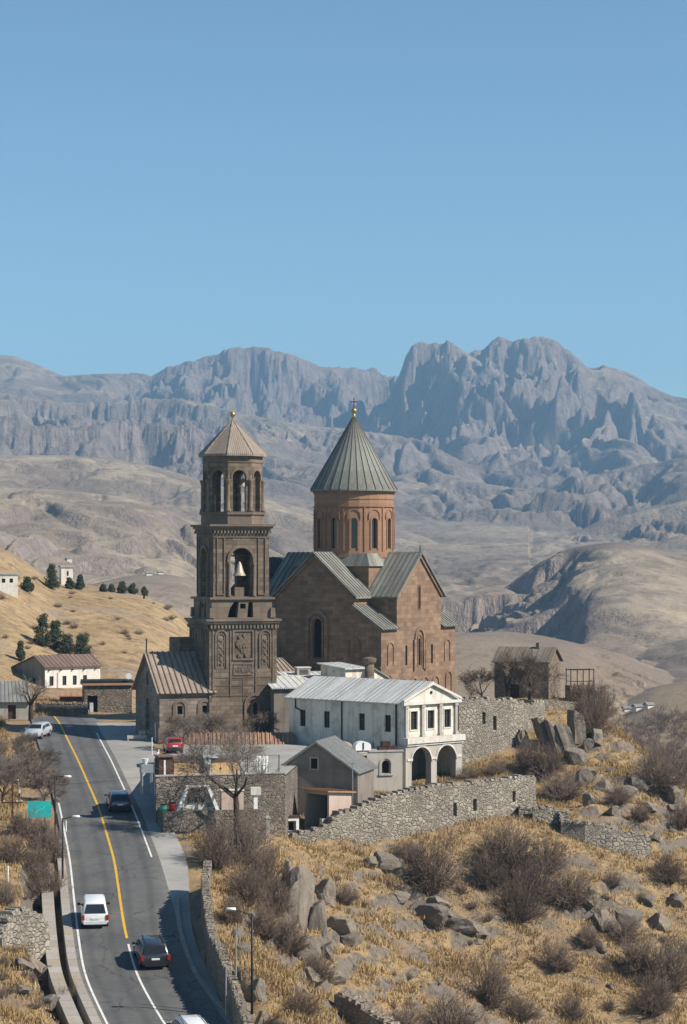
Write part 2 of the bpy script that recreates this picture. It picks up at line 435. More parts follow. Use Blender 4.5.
# ------------------------------------------------------------------ near ground: thin-plate surface through surveyed points
CP = [tuple(P(*p)) for p in [
    (-120, 722, 262), (0, 722, 262), (-150, 765, 226), (0, 762, 226), (28, 775, 219), (0, 808, 200), (35, 818, 200), (-120, 800, 200),
    (0, 850, 178), (40, 856, 180), (-120, 840, 180), (0, 950, 151), (46, 955, 156), (-90, 930, 155), (0, 1024, 136), (62, 1035, 138), (-60, 1110, 120), (60, 1120, 120),
    (20, 900, 166), (45, 895, 170),
    (206, 862, 183), (214, 890, 167), (222, 934, 154), (236, 962, 147), (256, 1008, 139), (280, 1050, 132), (330, 1120, 120),
    (262, 880, 183), (290, 868, 188), (300, 925, 172), (335, 1024, 160), (325, 985, 166), (340, 858, 199), (400, 848, 204), (440, 844, 206), (500, 836, 208),
    (400, 930, 191), (500, 1024, 180), (400, 1024, 168), (500, 930, 197), (560, 862, 207), (600, 868, 208), (655, 866, 212), (687, 1024, 191), (687, 900, 208), (600, 940, 199),
    (760, 1024, 195), (780, 900, 212), (600, 1120, 172), (760, 1120, 176), (400, 1120, 152),
    (687, 808, 230), (715, 850, 229), (700, 835, 240), (620, 792, 227), (654, 768, 236), (625, 742, 242), (590, 727, 247), (555, 728, 242), (540, 712, 246), (575, 705, 250), (500, 700, 252),
    (500, 775, 231), (470, 783, 228), (560, 790, 228), (600, 760, 236),
    (350, 790, 222), (350, 795, 228), (410, 792, 226), (240, 832, 198), (275, 828, 206), (300, 830, 205), (160, 752, 238), (140, 735, 251), (200, 780, 216), (250, 780, 218),
    (215, 742, 244), (160, 730, 252),
    (-60, 702, 300), (60, 700, 300), (60, 717, 274), (110, 716, 278), (-150, 702, 300)]]
CP += [(0, 262, -18.6), (12, 255, -17.8), (-12, 268, -18.4), (5, 280, -20), (20, 268, -19), (32, 275, -21), (40, 262, -28), (46, 254, -33), (52, 250, -37), (62, 236, -41), (66, 285, -44), (50, 310, -46),
       (22, 300, -31), (0, 305, -24), (-25, 305, -19.2), (80, 250, -42), (90, 225, -45), (110, 260, -52), (35, 330, -50), (0, 330, -34), (-30, 330, -20), (-75, 330, -17.5), (100, 330, -55)]
for d in (130, 141, 152, 164, 175, 183, 193, 202, 214, 228, 238, 248, 262, 274):
    for c in 'lrk': CP.append((float(road_x(d, c)), d, float(road_z(d))))
CP = np.array(CP)
def _tps_k(r2): return np.where(r2 > 1e-9, .5 * r2 * np.log(np.maximum(r2, 1e-9)), 0.0)
_n = len(CP); _K = _tps_k(((CP[:, None, :2] - CP[None, :, :2]) ** 2).sum(-1)) + np.eye(_n) * 6.0
_Pm = np.concatenate([np.ones((_n, 1)), CP[:, :2]], 1)
_A = np.block([[_K, _Pm], [_Pm.T, np.zeros((3, 3))]])
_W = np.linalg.solve(_A, np.concatenate([CP[:, 2], np.zeros(3)]))
def tps(x, y):
    sh = np.shape(x); x = np.ravel(x).astype(float); y = np.ravel(y).astype(float); out = np.empty(len(x))
    for i in range(0, len(x), 20000):
        s = slice(i, i + 20000)
        r2 = (x[s, None] - CP[None, :, 0]) ** 2 + (y[s, None] - CP[None, :, 1]) ** 2
        out[s] = _tps_k(r2) @ _W[:_n] + _W[_n] + _W[_n + 1] * x[s] + _W[_n + 2] * y[s]
    return out.reshape(sh)
GS = .36
GX = np.arange(-78, 118.01, GS); GY = np.arange(112, 332.01, GS)
_X, _Y = np.meshgrid(GX, GY)
_Z = tps(_X, _Y)
_rl, _rr, _rk = road_x(_Y, 'l') - 2.4, road_x(_Y, 'r') + 1.0, road_x(_Y, 'k') + .6
_in = np.minimum(_X - _rl, np.maximum(_rr, _rk) - _X)                 # > 0 inside the road corridor
_onroad = sstep(-1.6, 0.0, _in) * (_Y < 276)
# built-up plateau stays even, open slopes are broken by gullies and ledges
_flat = sstep(-24, -20, _X) * sstep(204, 210, _Y) * sstep(24, 18, _X) * (_Y < 285)
_plat = np.maximum(_flat, sstep(235, 250, _Y) * sstep(24, 19, _X))
_left = sstep(0, -4, _X - _rl) * (_Y < 240)
_amp = (1 - _onroad) * (1 - _plat) * sstep(1.5, 6, -_in)
_n1 = fbm(_X / 16, _Y / 16, 3, 4); _u = (_X * .8 - _Y * .55) / 26; _v = (_X * .55 + _Y * .8) / 9
_n2 = ridged(_u, _v, 11, 4)
_n3 = fbm(_X / 2.6, _Y / 2.6, 23, 3)
# rock benches cropping out along the slope
_rock = sstep(.28, .55, fbm(_X / 13 + 3, _Y / 9, 31, 4)) * _amp
_rk0 = np.clip(sum(a * np.exp(-(((_X - x0) / sx) ** 2 + ((_Y - y0) / sy) ** 2)) for x0, y0, sx, sy, a in ((-1.5, 176, 4, 12, .9), (24, 238, 5, 4, .9), (30, 222, 6, 6, .6), (5, 196, 6, 5, .5), (-28, 155, 3, 8, .8))), 0, 1) * _amp
_rock = np.maximum(_rock, _rk0)
_Z = _Z + _amp * (.8 * _n1 + 1.0 * _n2)
_q = _Z / 1.5 + .5 * fbm(_X / 5, _Y / 3.5, 37, 4, .6)
_fr = _q - np.floor(_q)
_Z = _Z + _rock * 1.5 * (sstep(.35, .6, _fr) - _fr) + _rock * .35 * ridged(_X / 2.2, _Y / 2.2, 41, 3)
_Z = _Z + _amp * (.20 * _n3) + (1 - _onroad) * .05 * _n3
_rz = road_z(np.clip(_Y, 125, 276)) - .16 - 1.0 * sstep(-.55, -.95, _X - road_x(_Y, 'l')) * sstep(140, 146, _Y) * sstep(178, 172, _Y)
_Z = _Z * (1 - _onroad) + _rz * _onroad
_Z = np.maximum(_Z, -62)
def gz(x, y):
    fx = min(max((x - GX[0]) / GS, 0), len(GX) - 1.001); fy = min(max((y - GY[0]) / GS, 0), len(GY) - 1.001)
    i, j = int(fx), int(fy); a, b_ = fx - i, fy - j
    return float((_Z[j, i] * (1 - a) + _Z[j, i + 1] * a) * (1 - b_) + (_Z[j + 1, i] * (1 - a) + _Z[j + 1, i + 1] * a) * b_)
def hit(px, py, d0=114, d1=330):
    """where the sight line through a photo pixel meets the near ground"""
    d = d0
    while d < d1:
        p = P(px, py, d)
        if p.z <= gz(p.x, p.y): return Vector((p.x, p.y, gz(p.x, p.y)))
        d += .25
    return None

def ground_mat():
    g = G('dry_hillside'); p = g.pos()
    nz = g.n('SeparateXYZ', None, Vector=g.n('NewGeometry').outputs['Normal']).outputs[2]
    n1 = g.noise(p, .09, 6, .65); n2 = g.noise(p, .9, 6, .7); n3 = g.noise(p, 5, 5, .7)
    st = g.noise(g.map(p, (.5, .16, .5), (0, 0, R(-38))), 1.0, 5, .65)
    grass = g.mix((.285, .188, .096), (.42, .29, .148), g.ramp(n2, .35, .65))
    grass = g.mix(grass, (.24, .155, .085), g.ramp(st, .52, .68))
    dirt = g.mix((.20, .145, .105), (.30, .225, .165), n3)
    c = g.mix(grass, dirt, g.ramp(n1, .50, .62))
    rock = g.mix((.125, .10, .080), (.26, .215, .168), n3)
    rock = g.mix((.085, .07, .06), rock, g.ramp(g.noise(p, 1.6, 6, .75), .36, .52))
    steep = g.ramp(g.m('ADD', nz, g.m('MULTIPLY', g.m('SUBTRACT', n2, .5), .35)), .86, .72)
    c = g.mix(c, rock, steep)
    return g.finish(c, .95, g.m('ADD', n3, g.m('MULTIPLY', n2, 1.4)), .25, .8)
M['ground'] = ground_mat()
ground = grid_object('hillside_ground', _X, _Y, _Z, M['ground'])

def asphalt():
    g = G('worn_asphalt'); p = g.pos()
    n1 = g.noise(p, .25, 5, .6); n2 = g.noise(p, 14, 4, .7); n3 = g.noise(g.map(p, (.9, .10, .9), (0, 0, R(-8))), 1.0, 4)
    c = g.mix((.088, .087, .086), (.135, .13, .122), g.ramp(n1, .35, .7))
    c = g.mix(c, (.15, .14, .125), g.m('MULTIPLY', g.ramp(n3, .52, .75), .5))
    c = g.mix(c, (.045, .045, .046), g.m('MULTIPLY', g.ramp(n2, .55, .75), .5))
    uv = g.n('SeparateXYZ', None, Vector=g.uv()); u = uv.outputs[0]; nu = g.noise(g.map(g.uv(), (2, .05, 1)), 1.0, 4)
    uw = g.m('ADD', u, g.m('MULTIPLY', g.m('SUBTRACT', nu, .5), .06))
    tr = g.m('COSINE', g.m('MULTIPLY', g.m('SUBTRACT', uw, .15), 31.0))
    c = g.mix(c, (.058, .057, .056), g.m('MULTIPLY', g.ramp(tr, .2, 1.0), .42))
    c = g.mix(c, (.21, .195, .17), g.m('MULTIPLY', g.ramp(g.m('ADD', uw, g.m('MULTIPLY', n1, .12)), .84, 1.06), .75))
    c = g.mix(c, (.20, .185, .16), g.m('MULTIPLY', g.ramp(g.m('SUBTRACT', uw, g.m('MULTIPLY', n1, .10)), .03, -.06), .7))
    # patched strips and cracks
    pt = g.n('TexBrick', {'offset': .37}, Vector=g.map(g.uv(), (3.1, .09, 1)), Color1=(0, 0, 0), Color2=(1, 1, 1), Mortar=(0, 0, 0), Scale=1.0, Mortar_Size=0.0, Bias=-.2, Brick_Width=1.0, Row_Height=.8)
    c = g.mix(c, (.062, .061, .06), g.m('MULTIPLY', g.ramp(pt.outputs['Color'], .80, .81), .5))
    cr = g.n('TexVoronoi', {'feature': 'DISTANCE_TO_EDGE'}, Vector=g.n('VectorMath', {'operation': 'ADD'}, _0=p, _1=g.n('TexNoise', None, Vector=p, Scale=.9, Detail=4.0).outputs['Color']).outputs[0], Scale=.32).outputs['Distance']
    c = g.mix((.03, .03, .03), c, g.ramp(cr, .004, .014, .35, 1.0))
    return g.finish(c, .88, n2, .02, .4)
M['asphalt'] = asphalt()
def gravel():
    g = G('dusty_gravel'); p = g.pos()
    n1 = g.noise(p, .18, 6, .65); n2 = g.noise(p, 9, 5, .7)
    c = g.mix((.26, .245, .225), (.37, .35, .32), g.ramp(n1, .35, .65))
    c = g.mix(c, (.19, .17, .15), g.m('MULTIPLY', g.ramp(n2, .5, .75), .7))
    return g.finish(c, .95, n2, .04, .5)
M['gravel'] = gravel()
def kerbstone():
    g = G('dusty_kerb_slabs'); p = g.pos()
    br = g.n('TexBrick', {'offset': 0.0}, Vector=g.map(p, (.2, 1, 1)), Color1=(0, 0, 0), Color2=(1, 1, 1), Mortar=(.5, .5, .5), Scale=1.0, Mortar_Size=.03, Bias=0.0, Brick_Width=30.0, Row_Height=1.6)
    n1 = g.noise(p, .5, 6, .7); n2 = g.noise(p, 6, 5, .7)
    c = g.mix((.30, .275, .245), (.40, .37, .335), br.outputs['Color'])
    c = g.mix(c, (.36, .29, .20), g.ramp(n1, .46, .66)); c = g.mix(c, (.17, .145, .12), g.m('MULTIPLY', g.ramp(n2, .5, .72), .6))
    c = g.mix(c, (.10, .09, .08), g.m('MULTIPLY', br.outputs['Fac'], .8))
    return g.finish(c, .95, n2, .04, .5)
M['kerb'] = kerbstone()
def paint(name, col):
    g = G(name); p = g.pos(); n = g.noise(p, 3.5, 6, .75)
    return g.finish(g.mix(col, (.13, .125, .115), g.ramp(n, .54, .70)), .75, n, .01, .3)
M['yellow_paint'] = paint('yellow_road_paint', (.62, .36, .03)); M['line_paint'] = paint('white_road_paint', (.68, .66, .62))

def ribbon(name, fl, fr, d0, d1, dz, mat, step=.75, thick=0.0, label=None, kind='structure', cross=4):
    ds = np.arange(d0, d1 + .01, step); vs, fs = [], []
    k = cross + 1
    for d in ds:
        a, b_ = float(fl(d)), float(fr(d)); z = float(road_z(d)) + dz
        for i in range(k): vs.append((a + (b_ - a) * i / cross, float(d), z))
    for j in range(len(ds) - 1):
        for i in range(cross): fs.append((j * k + i, j * k + i + 1, (j + 1) * k + i + 1, (j + 1) * k + i))
    mb = MB(); mb.mesh(vs, fs)
    if thick:
        for j in range(len(ds) - 1):
            for i0 in (0, cross):
                a, b_ = Vector(vs[j * k + i0]), Vector(vs[(j + 1) * k + i0]); dn = Vector((0, 0, -thick))
                q = [a, b_, b_ + dn, a + dn] if i0 else [b_, a, a + dn, b_ + dn]
                mb.face(q)
        a, b_ = Vector(vs[0]), Vector(vs[cross]); dn = Vector((0, 0, -thick)); mb.face([a, b_, b_ + dn, a + dn])
    o = mb.build(name, mat, uv=False); o['kind'] = kind
    ul = o.data.uv_layers.new(name='along'); nv = len(ds) * k
    for lp, du in zip(o.data.loops, ul.data): du.uv = ((lp.vertex_index % k) / cross, float(ds[lp.vertex_index // k])) if lp.vertex_index < nv else (0, 0)
    return o
X_ = lambda c, off=0.0: (lambda d: road_x(d, c) + off)
ribbon('road', X_('l', -.35), lambda d: np.minimum(road_x(d, 'r') + 1.2, np.maximum(road_x(d, 'k'), road_x(d, 'r') + .5)), 125, 276, 0.0, M['asphalt'])
ribbon('roadside_gravel', lambda d: road_x(d, 'r') + .55, lambda d: np.maximum(road_x(d, 'k') + .9, road_x(d, 'r') + .7), 126, 262, .008, M['gravel'])
ribbon('yellow_centre_line', X_('c', -.09), X_('c', .09), 161, 276, .006, M['yellow_paint'], cross=1)
ribbon('white_centre_line', X_('c', -.07), X_('c', .07), 125, 160, .006, M['line_paint'], cross=1)
ribbon('white_right_line', X_('r', -.07), X_('r', .07), 184, 250, .014, M['line_paint'], cross=1)
ribbon('white_left_line', X_('l', -.07), X_('l', .07), 125, 205, .006, M['line_paint'], cross=1)
ribbon('pavement', X_('l', -.95), X_('l', -.36), 125, 190, .13, M['kerb'], thick=1.1, cross=1)
ribbon('slab_walk', X_('l', -2.3), X_('l', -1.45), 138, 182, .12, M['kerb'], thick=1.1, cross=2)
ribbon('right_kerb', lambda d: road_x(d, 'k') - .1, lambda d: road_x(d, 'k') + .18, 125, 172, .14, M['kerb'], thick=.4, cross=1)

# ------------------------------------------------------------------ far land: left hill, valley, ranges
def pw(pts, px, w=0):
    a, b_ = [p[0] for p in pts], [p[1] for p in pts]
    if not w: return np.interp(px, a, b_)
    k = np.hanning(15)[1:-1]; k /= k.sum(); o = np.linspace(-w, w, 13)
    return sum(ki * np.interp(px + oi, a, b_) for ki, oi in zip(k, o))
RANGES = [
 # crest points (column, row), depth, front width, base heights, roughness, cliff, seed
 dict(c=[(-200, 505), (-60, 532), (0, 547), (20, 556), (38, 572), (55, 582), (80, 584), (105, 587), (130, 592), (150, 598), (170, 607), (185, 617), (200, 634), (230, 662), (260, 700), (300, 760)], D=430, W=125,
      zb=[(-200, -17.6), (150, -18.2), (230, -32), (300, -60)], a=2.8, cl=[(-200, 0), (900, 0)], s=5, f=28),
 dict(c=[(-200, 590), (40, 596), (90, 585), (120, 577), (155, 573), (185, 577), (230, 592), (300, 625), (380, 700)], D=1050, W=380, zb=[(-200, -45), (900, -60)], a=7, cl=[(-200, 0), (900, 0)], s=9, f=90),
 dict(c=[(300, 720), (400, 648), (455, 634), (500, 631), (545, 637), (590, 648), (625, 660), (660, 678), (687, 688), (740, 712), (800, 740)], D=900, W=300, zb=[(-200, -70), (900, -47)], a=5, cl=[(-200, 0), (580, 0), (615, .35), (650, .35), (690, 0)], s=21, f=70),
 dict(c=[(500, 790), (590, 722), (620, 707), (650, 693), (687, 684), (740, 672), (820, 668)], D=760, W=190, zb=[(-200, -70), (900, -48)], a=2.5, cl=[(-200, 0), (900, 0)], s=25, f=60),
 dict(c=[(360, 690), (430, 648), (458, 622), (480, 607), (500, 592), (520, 577), (540, 563), (560, 551), (585, 545), (620, 541), (650, 546), (687, 557), (740, 575), (820, 600)], D=1650, W=620,
      zb=[(-200, -80), (420, -60), (900, -45)], a=11, cl=[(-200, 0), (440, .2), (485, .9), (555, 1), (580, .1), (600, 0), (900, 0)], s=31, f=150),
 dict(c=[(-200, 486), (-60, 482), (0, 486), (60, 490), (120, 496), (170, 510), (210, 528), (270, 552), (330, 578), (400, 602), (450, 622), (520, 660), (800, 700)], D=2000, W=900, zb=[(-200, -60), (900, -60)], a=34, cl=[(-200, 0), (900, 0)], s=41, f=190),
 dict(c=[(-200, 448), (-60, 452), (0, 456), (60, 455), (110, 458), (160, 467), (200, 480), (260, 497), (320, 512), (380, 528), (440, 548), (500, 580), (600, 640), (800, 690)], D=2900, W=1050, zb=[(-200, -40), (900, -60)], a=46, cl=[(-200, 0), (900, 0)], s=51, f=260),
 dict(c=[(300, 620), (380, 585), (430, 556), (470, 540), (520, 545), (560, 540), (600, 520), (640, 512), (687, 500), (760, 480), (820, 470)], D=3300, W=1100, zb=[(-200, -60), (900, -20)], a=26, cl=[(-200, 0), (480, 0), (540, .3), (620, .3), (900, .1)], s=55, f=280),
 dict(c=[(240, 560), (330, 520), (400, 496), (450, 478), (500, 486), (540, 490), (580, 476), (620, 470), (650, 464), (687, 456), (760, 446), (820, 440)], D=4400, W=1250, zb=[(-200, -60), (900, 20)], a=42, cl=[(-200, 0), (430, .1), (500, .35), (560, .5), (640, .4), (680, .1), (900, 0)], s=61, f=330),
 dict(c=[(-200, 402), (-60, 408), (0, 417), (40, 425), (80, 428), (110, 420), (150, 424), (190, 425), (225, 440), (260, 452), (300, 462), (360, 470), (420, 500), (480, 560)], D=4300, W=1000, zb=[(-200, 20), (900, -20)], a=50, cl=[(-200, .2), (0, .5), (60, .9), (190, .9), (250, .3), (320, 0), (900, 0)], s=67, f=320),
 dict(c=[(-200, 385), (-60, 388), (0, 395), (60, 402), (100, 405), (130, 400), (170, 398), (200, 402), (250, 415), (300, 425), (360, 430), (420, 440), (480, 470), (560, 540)], D=5300, W=1000, zb=[(-200, 120), (900, 60)], a=60, cl=[(-200, .3), (40, .5), (110, .9), (210, .8), (260, .1), (350, .2), (900, 0)], s=71, f=380),
 dict(c=[(300, 470), (360, 425), (385, 402), (400, 372), (406, 354), (412, 345), (421, 341), (430, 345), (437, 342), (447, 342), (455, 347), (466, 351), (480, 351), (489, 344), (500, 338), (512, 341), (522, 338), (536, 335), (548, 340), (556, 342), (566, 349), (578, 357), (590, 369), (604, 365), (618, 369), (634, 376), (650, 386), (668, 394), (687, 399), (740, 405), (820, 398)], D=6300, W=1700,
      zb=[(-200, 60), (900, 90)], a=85, cl=[(-200, 0), (385, .5), (405, 1), (440, .95), (462, .4), (500, .5), (560, .65), (590, .4), (660, .15), (900, 0)], s=81, f=430),
 dict(c=[(-200, 340), (-80, 348), (0, 355), (14, 356), (28, 361), (45, 368), (62, 376), (100, 374), (133, 373), (150, 375), (180, 363), (206, 357), (228, 350), (240, 347), (256, 346), (272, 349), (290, 354), (305, 360), (320, 367), (350, 367), (376, 369), (384, 375), (420, 380), (500, 400), (900, 430)], D=7000, W=1700,
      zb=[(-200, 130), (900, 100)], a=70, cl=[(-200, .1), (110, 0), (150, .6), (200, .75), (300, .7), (380, .7), (420, .4), (900, 0)], s=91, f=420),
]
SOFT = ([0, .05, .15, .35, .6, .85, 1.0, 3.0], [0, .012, .075, .25, .53, .86, 1.0, 1.12])
CLIF = ([0, .012, .035, .05, .12, .15, .19, .32, .36, .40, .6, 1.0, 3.0], [0, .03, .20, .28, .33, .41, .46, .53, .58, .63, .76, 1.0, 1.12])
def far_rows():
    d = 288.0; out = []
    while d < 7500:
        out.append(d)
        st = d * .0042
        for r in RANGES:
            t = (r['D'] * 1.02 - d) / r['W']
            if max(c[1] for c in r['cl']) > .3 and -.05 < t < .55: st = min(st, d * .0015)
        d += st
    return np.array(out)
FD = far_rows(); FU = (np.linspace(-100, 787, 760) - CX) / FPX
_pxc = FU * FPX + CX
FUg, FDg = np.meshgrid(FU, FD); PXg = FUg * FPX + CX
FXg = FUg * FDg
FZ = np.full(FXg.shape, -47.0) + 2.0 * fbm(FXg / 120, FDg / 120, 2, 3) - 8 * sstep(330, 300, FDg) * (FXg > 0)
for r in RANGES:
    D = r['D']; sc = r['f']; sd_ = r['s']
    sel = np.where((FD > D - 3.2 * r['W']) & (FD < D + 1.6 * r['W']))[0]
    if len(sel) == 0: continue
    s = slice(sel[0], sel[-1] + 1)
    px, d, x = PXg[s], FDg[s], FXg[s]
    Dc = D * (1 + .03 * gnoise(px[:1] / 190, px[:1] * 0 + .3, sd_))
    row = pw(r['c'], px[:1], 3 if D > 6000 else 22)
    zc = (HY - row) * Dc / FPX; zb = pw(r['zb'], px[:1], 60)
    clb = pw(r['cl'], px[:1], 12) + 0 * d
    wx = x + sc * .35 * fbm(x / sc / 1.2, d / sc / 1.2, sd_ + 3, 3); wy = d + sc * .35 * fbm(x / sc / 1.2 + 9, d / sc / 1.2, sd_ + 4, 3)
    cl = np.clip(clb * 1.15 + .8 * fbm(wx / (sc * .6), wy / (sc * .9), sd_ + 6, 5, .55) * sstep(0, .25, clb), 0, 1)
    flute = .013 * ridged(x / (sc * .13) + d / (sc * .5), d / (sc * .10), sd_ + 7, 5, .72) + .034 * fbm(x / (sc * .4), d / (sc * .22), sd_ + 8, 5, .6)
    t = (Dc - d) / r['W']
    tc = t - flute * cl * sstep(.0, .03, t)
    tc = np.where(t > 0, np.maximum(tc, 0), t)
    g_s = np.interp(np.abs(t), *SOFT); g_c = np.interp(np.abs(tc), *CLIF)
    g_ = np.where(t >= 0, g_s * (1 - cl) + g_c * cl, np.interp(-t * .8, *SOFT))
    z = zc - np.maximum(zc - zb, r['a'] * .4) * g_
    wn = sstep(0, .30, np.abs(t)) * (1 - .92 * sstep(.62, 1.05, t))
    rough = r['a'] * ((.75 if D > 4000 else (.75 if D < 3000 else .55) if D > 1500 else .4) + .4 * np.clip(clb * 2, 0, 1))
    z = z + rough * wn * (.55 * ridged(wx / sc, wy / (sc * 1.3), sd_, 5, .5) + .55 * fbm(wx / (sc * .9) + 4, wy / (sc * .9), sd_ + 1, 5, .5))
    gul = np.abs(fbm(wx / (sc * .62) + .35 * wy / sc, wy / (sc * 2.6), sd_ + 21, 4, .5))
    z = z - rough * (.25 + .75 * np.clip(clb * 2, 0, 1)) * .95 * np.exp(-(gul / .16) ** 2) * sstep(.015, .12, np.abs(t)) * (1 - sstep(.8, 1.05, t))
    # broken ledges: risers and treads where the rock crops out
    hstep = r['a'] * .62
    mk = np.clip(clb * .95, 0, 1) * sstep(-.12, .22, fbm(wx / (sc * .55), wy / (sc * .8), sd_ + 12, 4)) * sstep(.0, .06, np.abs(t)) * (1 - sstep(.5, .9, t))
    q = z / hstep + .42 * fbm(x / (sc * .2), d / (sc * .5), sd_ + 13, 5, .55)
    fr = q - np.floor(q)
    z = z + mk * .7 * hstep * (sstep(.38, .62, fr) - fr)
    z = z + (1 - wn) * r['a'] * .10 * np.clip(clb * 2, 0, 1) * fbm(x / (sc * .09), d / (sc * .3), sd_ + 2, 3)
    crag = np.clip(np.maximum(cl * sstep(.6, .3, t), mk), 0, 1) * sstep(0, .03, t)
    z = z + crag * r['a'] * (1.0 if D > 5000 else .55) * (.17 * ridged(x / (sc * .07) + .5 * d / sc, d / (sc * .10), sd_ + 31, 4, .65) + .18 * fbm(x / (sc * .14), d / (sc * .2), sd_ + 32, 4, .65))
    z = np.where(t > 1.0, z - (t - 1) * 40 * (D > 600), z)
    FZ[s] = np.maximum(FZ[s], z)
def far_mat():
    g = G('bare_mountain_slopes'); p = g.pos(); geo = g.n('NewGeometry')
    nz = g.n('SeparateXYZ', None, Vector=geo.outputs['Normal']).outputs[2]
    dist = g.n('SeparateXYZ', None, Vector=p).outputs[1]
    big = g.noise(p, .0016, 6, .6); mid = g.noise(p, .012, 6, .68); fine = g.noise(p, .11, 6, .72); tiny = g.noise(p, .7, 4, .7)
    grass = g.mix((.29, .235, .175), (.43, .345, .235), g.ramp(mid, .35, .66))
    grass = g.mix(grass, (.215, .165, .128), g.ramp(big, .42, .58))
    grass = g.mix(grass, (.15, .115, .092), g.m('MULTIPLY', g.ramp(g.noise(g.map(p, (.0035, .0035, .02)), 1.0, 6, .68), .50, .62), .75))
    grass = g.mix(grass, (.19, .145, .12), g.m('MULTIPLY', g.ramp(g.noise(p, .045, 7, .72), .50, .62), .8))
    grass = g.mix(grass, (.155, .120, .095), g.m('MULTIPLY', g.ramp(fine, .53, .68), .75))
    grass = g.mix(grass, (.12, .095, .07), g.m('MULTIPLY', g.ramp(tiny, .58, .72), .6))
    gold = g.mix((.27, .185, .10), (.40, .285, .155), g.ramp(fine, .35, .66))
    gold = g.mix(gold, (.22, .15, .09), g.m('MULTIPLY', g.ramp(tiny, .46, .66), .8))
    gold = g.mix(gold, (.23, .165, .11), g.m('MULTIPLY', g.ramp(mid, .52, .64), .7))
    gold = g.mix(gold, (.15, .105, .072), g.m('MULTIPLY', g.ramp(g.noise(p, .35, 6, .75), .48, .66), .85))
    gold = g.mix(gold, (.25, .205, .165), g.m('MULTIPLY', g.ramp(g.noise(p, .05, 5, .7), .54, .62), .7))
    grass = g.mix(gold, grass, g.ramp(dist, 520, 900))
    strat = g.noise(g.map(p, (.004, .004, .035)), 1.0, 5, .7)
    col = g.noise(g.map(p, (.045, .045, .006)), 1.0, 6, .7)
    rock = g.mix((.14, .112, .10), (.33, .26, .22), g.ramp(g.m('ADD', g.m('MULTIPLY', col, .55), g.m('MULTIPLY', g.noise(p, .03, 7, .72), .45)), .38, .62))
    rock = g.mix(rock, (.29, .22, .175), g.m('MULTIPLY', g.ramp(strat, .5, .7), .55))
    st = g.m('ADD', nz, g.m('MULTIPLY', g.m('SUBTRACT', mid, .5), .5))
    st = g.m('ADD', st, g.m('MULTIPLY', g.m('SUBTRACT', fine, .5), .25))
    nearby = g.ramp(dist, 450, 900, -.22, 0)
    st = g.m('SUBTRACT', st, nearby)
    c = g.mix(grass, rock, g.ramp(st, .88, .72))
    h = g.m('ADD', g.m('MULTIPLY', g.m('MULTIPLY', col, 24.0), g.ramp(st, .92, .72)), g.m('ADD', g.m('MULTIPLY', mid, 16.0), g.m('MULTIPLY', fine, 3.0)))
    far = g.ramp(dist, 300, 2500, .05, 1.0)
    h = g.m('ADD', g.m('MULTIPLY', h, far), g.m('MULTIPLY', tiny, .35))
    return g.finish(c, .96, h, 1.0, .75, 0, .1)
M['far'] = far_mat()
grid_object('mountain_terrain', FXg, FDg, FZ, M['far'])
def hit_far(px, py, d0=290, d1=6000):
    j = int(np.argmin(np.abs(_pxc - px)))
    rows = (HY - FZ[:, j] * FPX / FD)
    k = np.where((FD > d0) & (FD < d1) & (rows <= py))[0]
    if len(k) == 0: return None
    k = k[0]
    return Vector((FU[j] * FD[k], FD[k], FZ[k, j]))

# ------------------------------------------------------------------ air
def haze(density):
    mb = MB(); mb.b(-2600, 2600, -60, 8200, -120, 660)
    g = G('hazy_air')
    v = g.n('VolumePrincipled', None, Color=(.38, .645, .93), Density=density, Anisotropy=0.2)
    g.t.links.new(v.outputs[0], g.out.inputs[1])
    o = mb.build('haze', g.mat, uv=False); o['kind'] = 'stuff'
    g.mat.cycles.homogeneous_volume = True
    return o
HAZE = haze(1.2e-4)
# ================================================================== the monastery
XA, YA = Vector((1, 0, 0)), Vector((0, 1, 0))
SIDES = [((1, 0), (0, -1)), ((0, 1), (1, 0)), ((-1, 0), (0, 1)), ((0, -1), (-1, 0))]   # (t, n): front, right, back, left
def side(i, half, z=0.0):
    """origin and t of facade i of a square block of half-width `half`, u measured from its middle"""
    t, n = SIDES[i]
    return Vector((n[0] * half, n[1] * half, z)), Vector((t[0], t[1], 0))

def window_at(parent, name, poly, o, t, depth, mat, frame=None, bars=0):
    """pane set back in an opening, with an optional frame and glazing bars"""
    o, t = Vector(o), Vector(t); n = t.cross(Vector((0, 0, 1)))
    mb = MB(); mb.prism(poly, o - n * (depth + .02), t, .02)
    w_ = mb.build(name, mat, parent)
    us = [p[0] for p in poly]; vs = [p[1] for p in poly]
    if frame:
        f = MB(); u0, u1, v0, v1 = min(us), max(us), min(vs), max(vs); e = .07
        oo = o - n * (depth - .004)
        for q in (rect(u0 + e / 2, v0, e, v1 - v0), rect(u1 - e / 2, v0, e, v1 - v0), rect((u0 + u1) / 2, v0, u1 - u0 - 2 * e, e), rect((u0 + u1) / 2, v1 - e, u1 - u0 - 2 * e, e)):
            f.prism(q, oo, t, .06)
        if bars:
            f.prism(rect((u0 + u1) / 2, v0 + e, .05, v1 - v0 - 2 * e), oo, t, .05)
            f.prism(rect((u0 + u1) / 2, v0 + (v1 - v0) * .62, u1 - u0 - 2 * e, .05), oo - n * .003, t, .05)
        f.build('frame', frame, w_)
    return w_

def bell_mesh(r, h, z):
    mb = MB(); mb.smooth = True
    mb.lathe([(r, z), (r * .96, z + .03), (r * .72, z + h * .22), (r * .5, z + h * .5), (r * .32, z + h * .78), (r * .12, z + h * .93), (.03, z + h)], 16)
    return mb

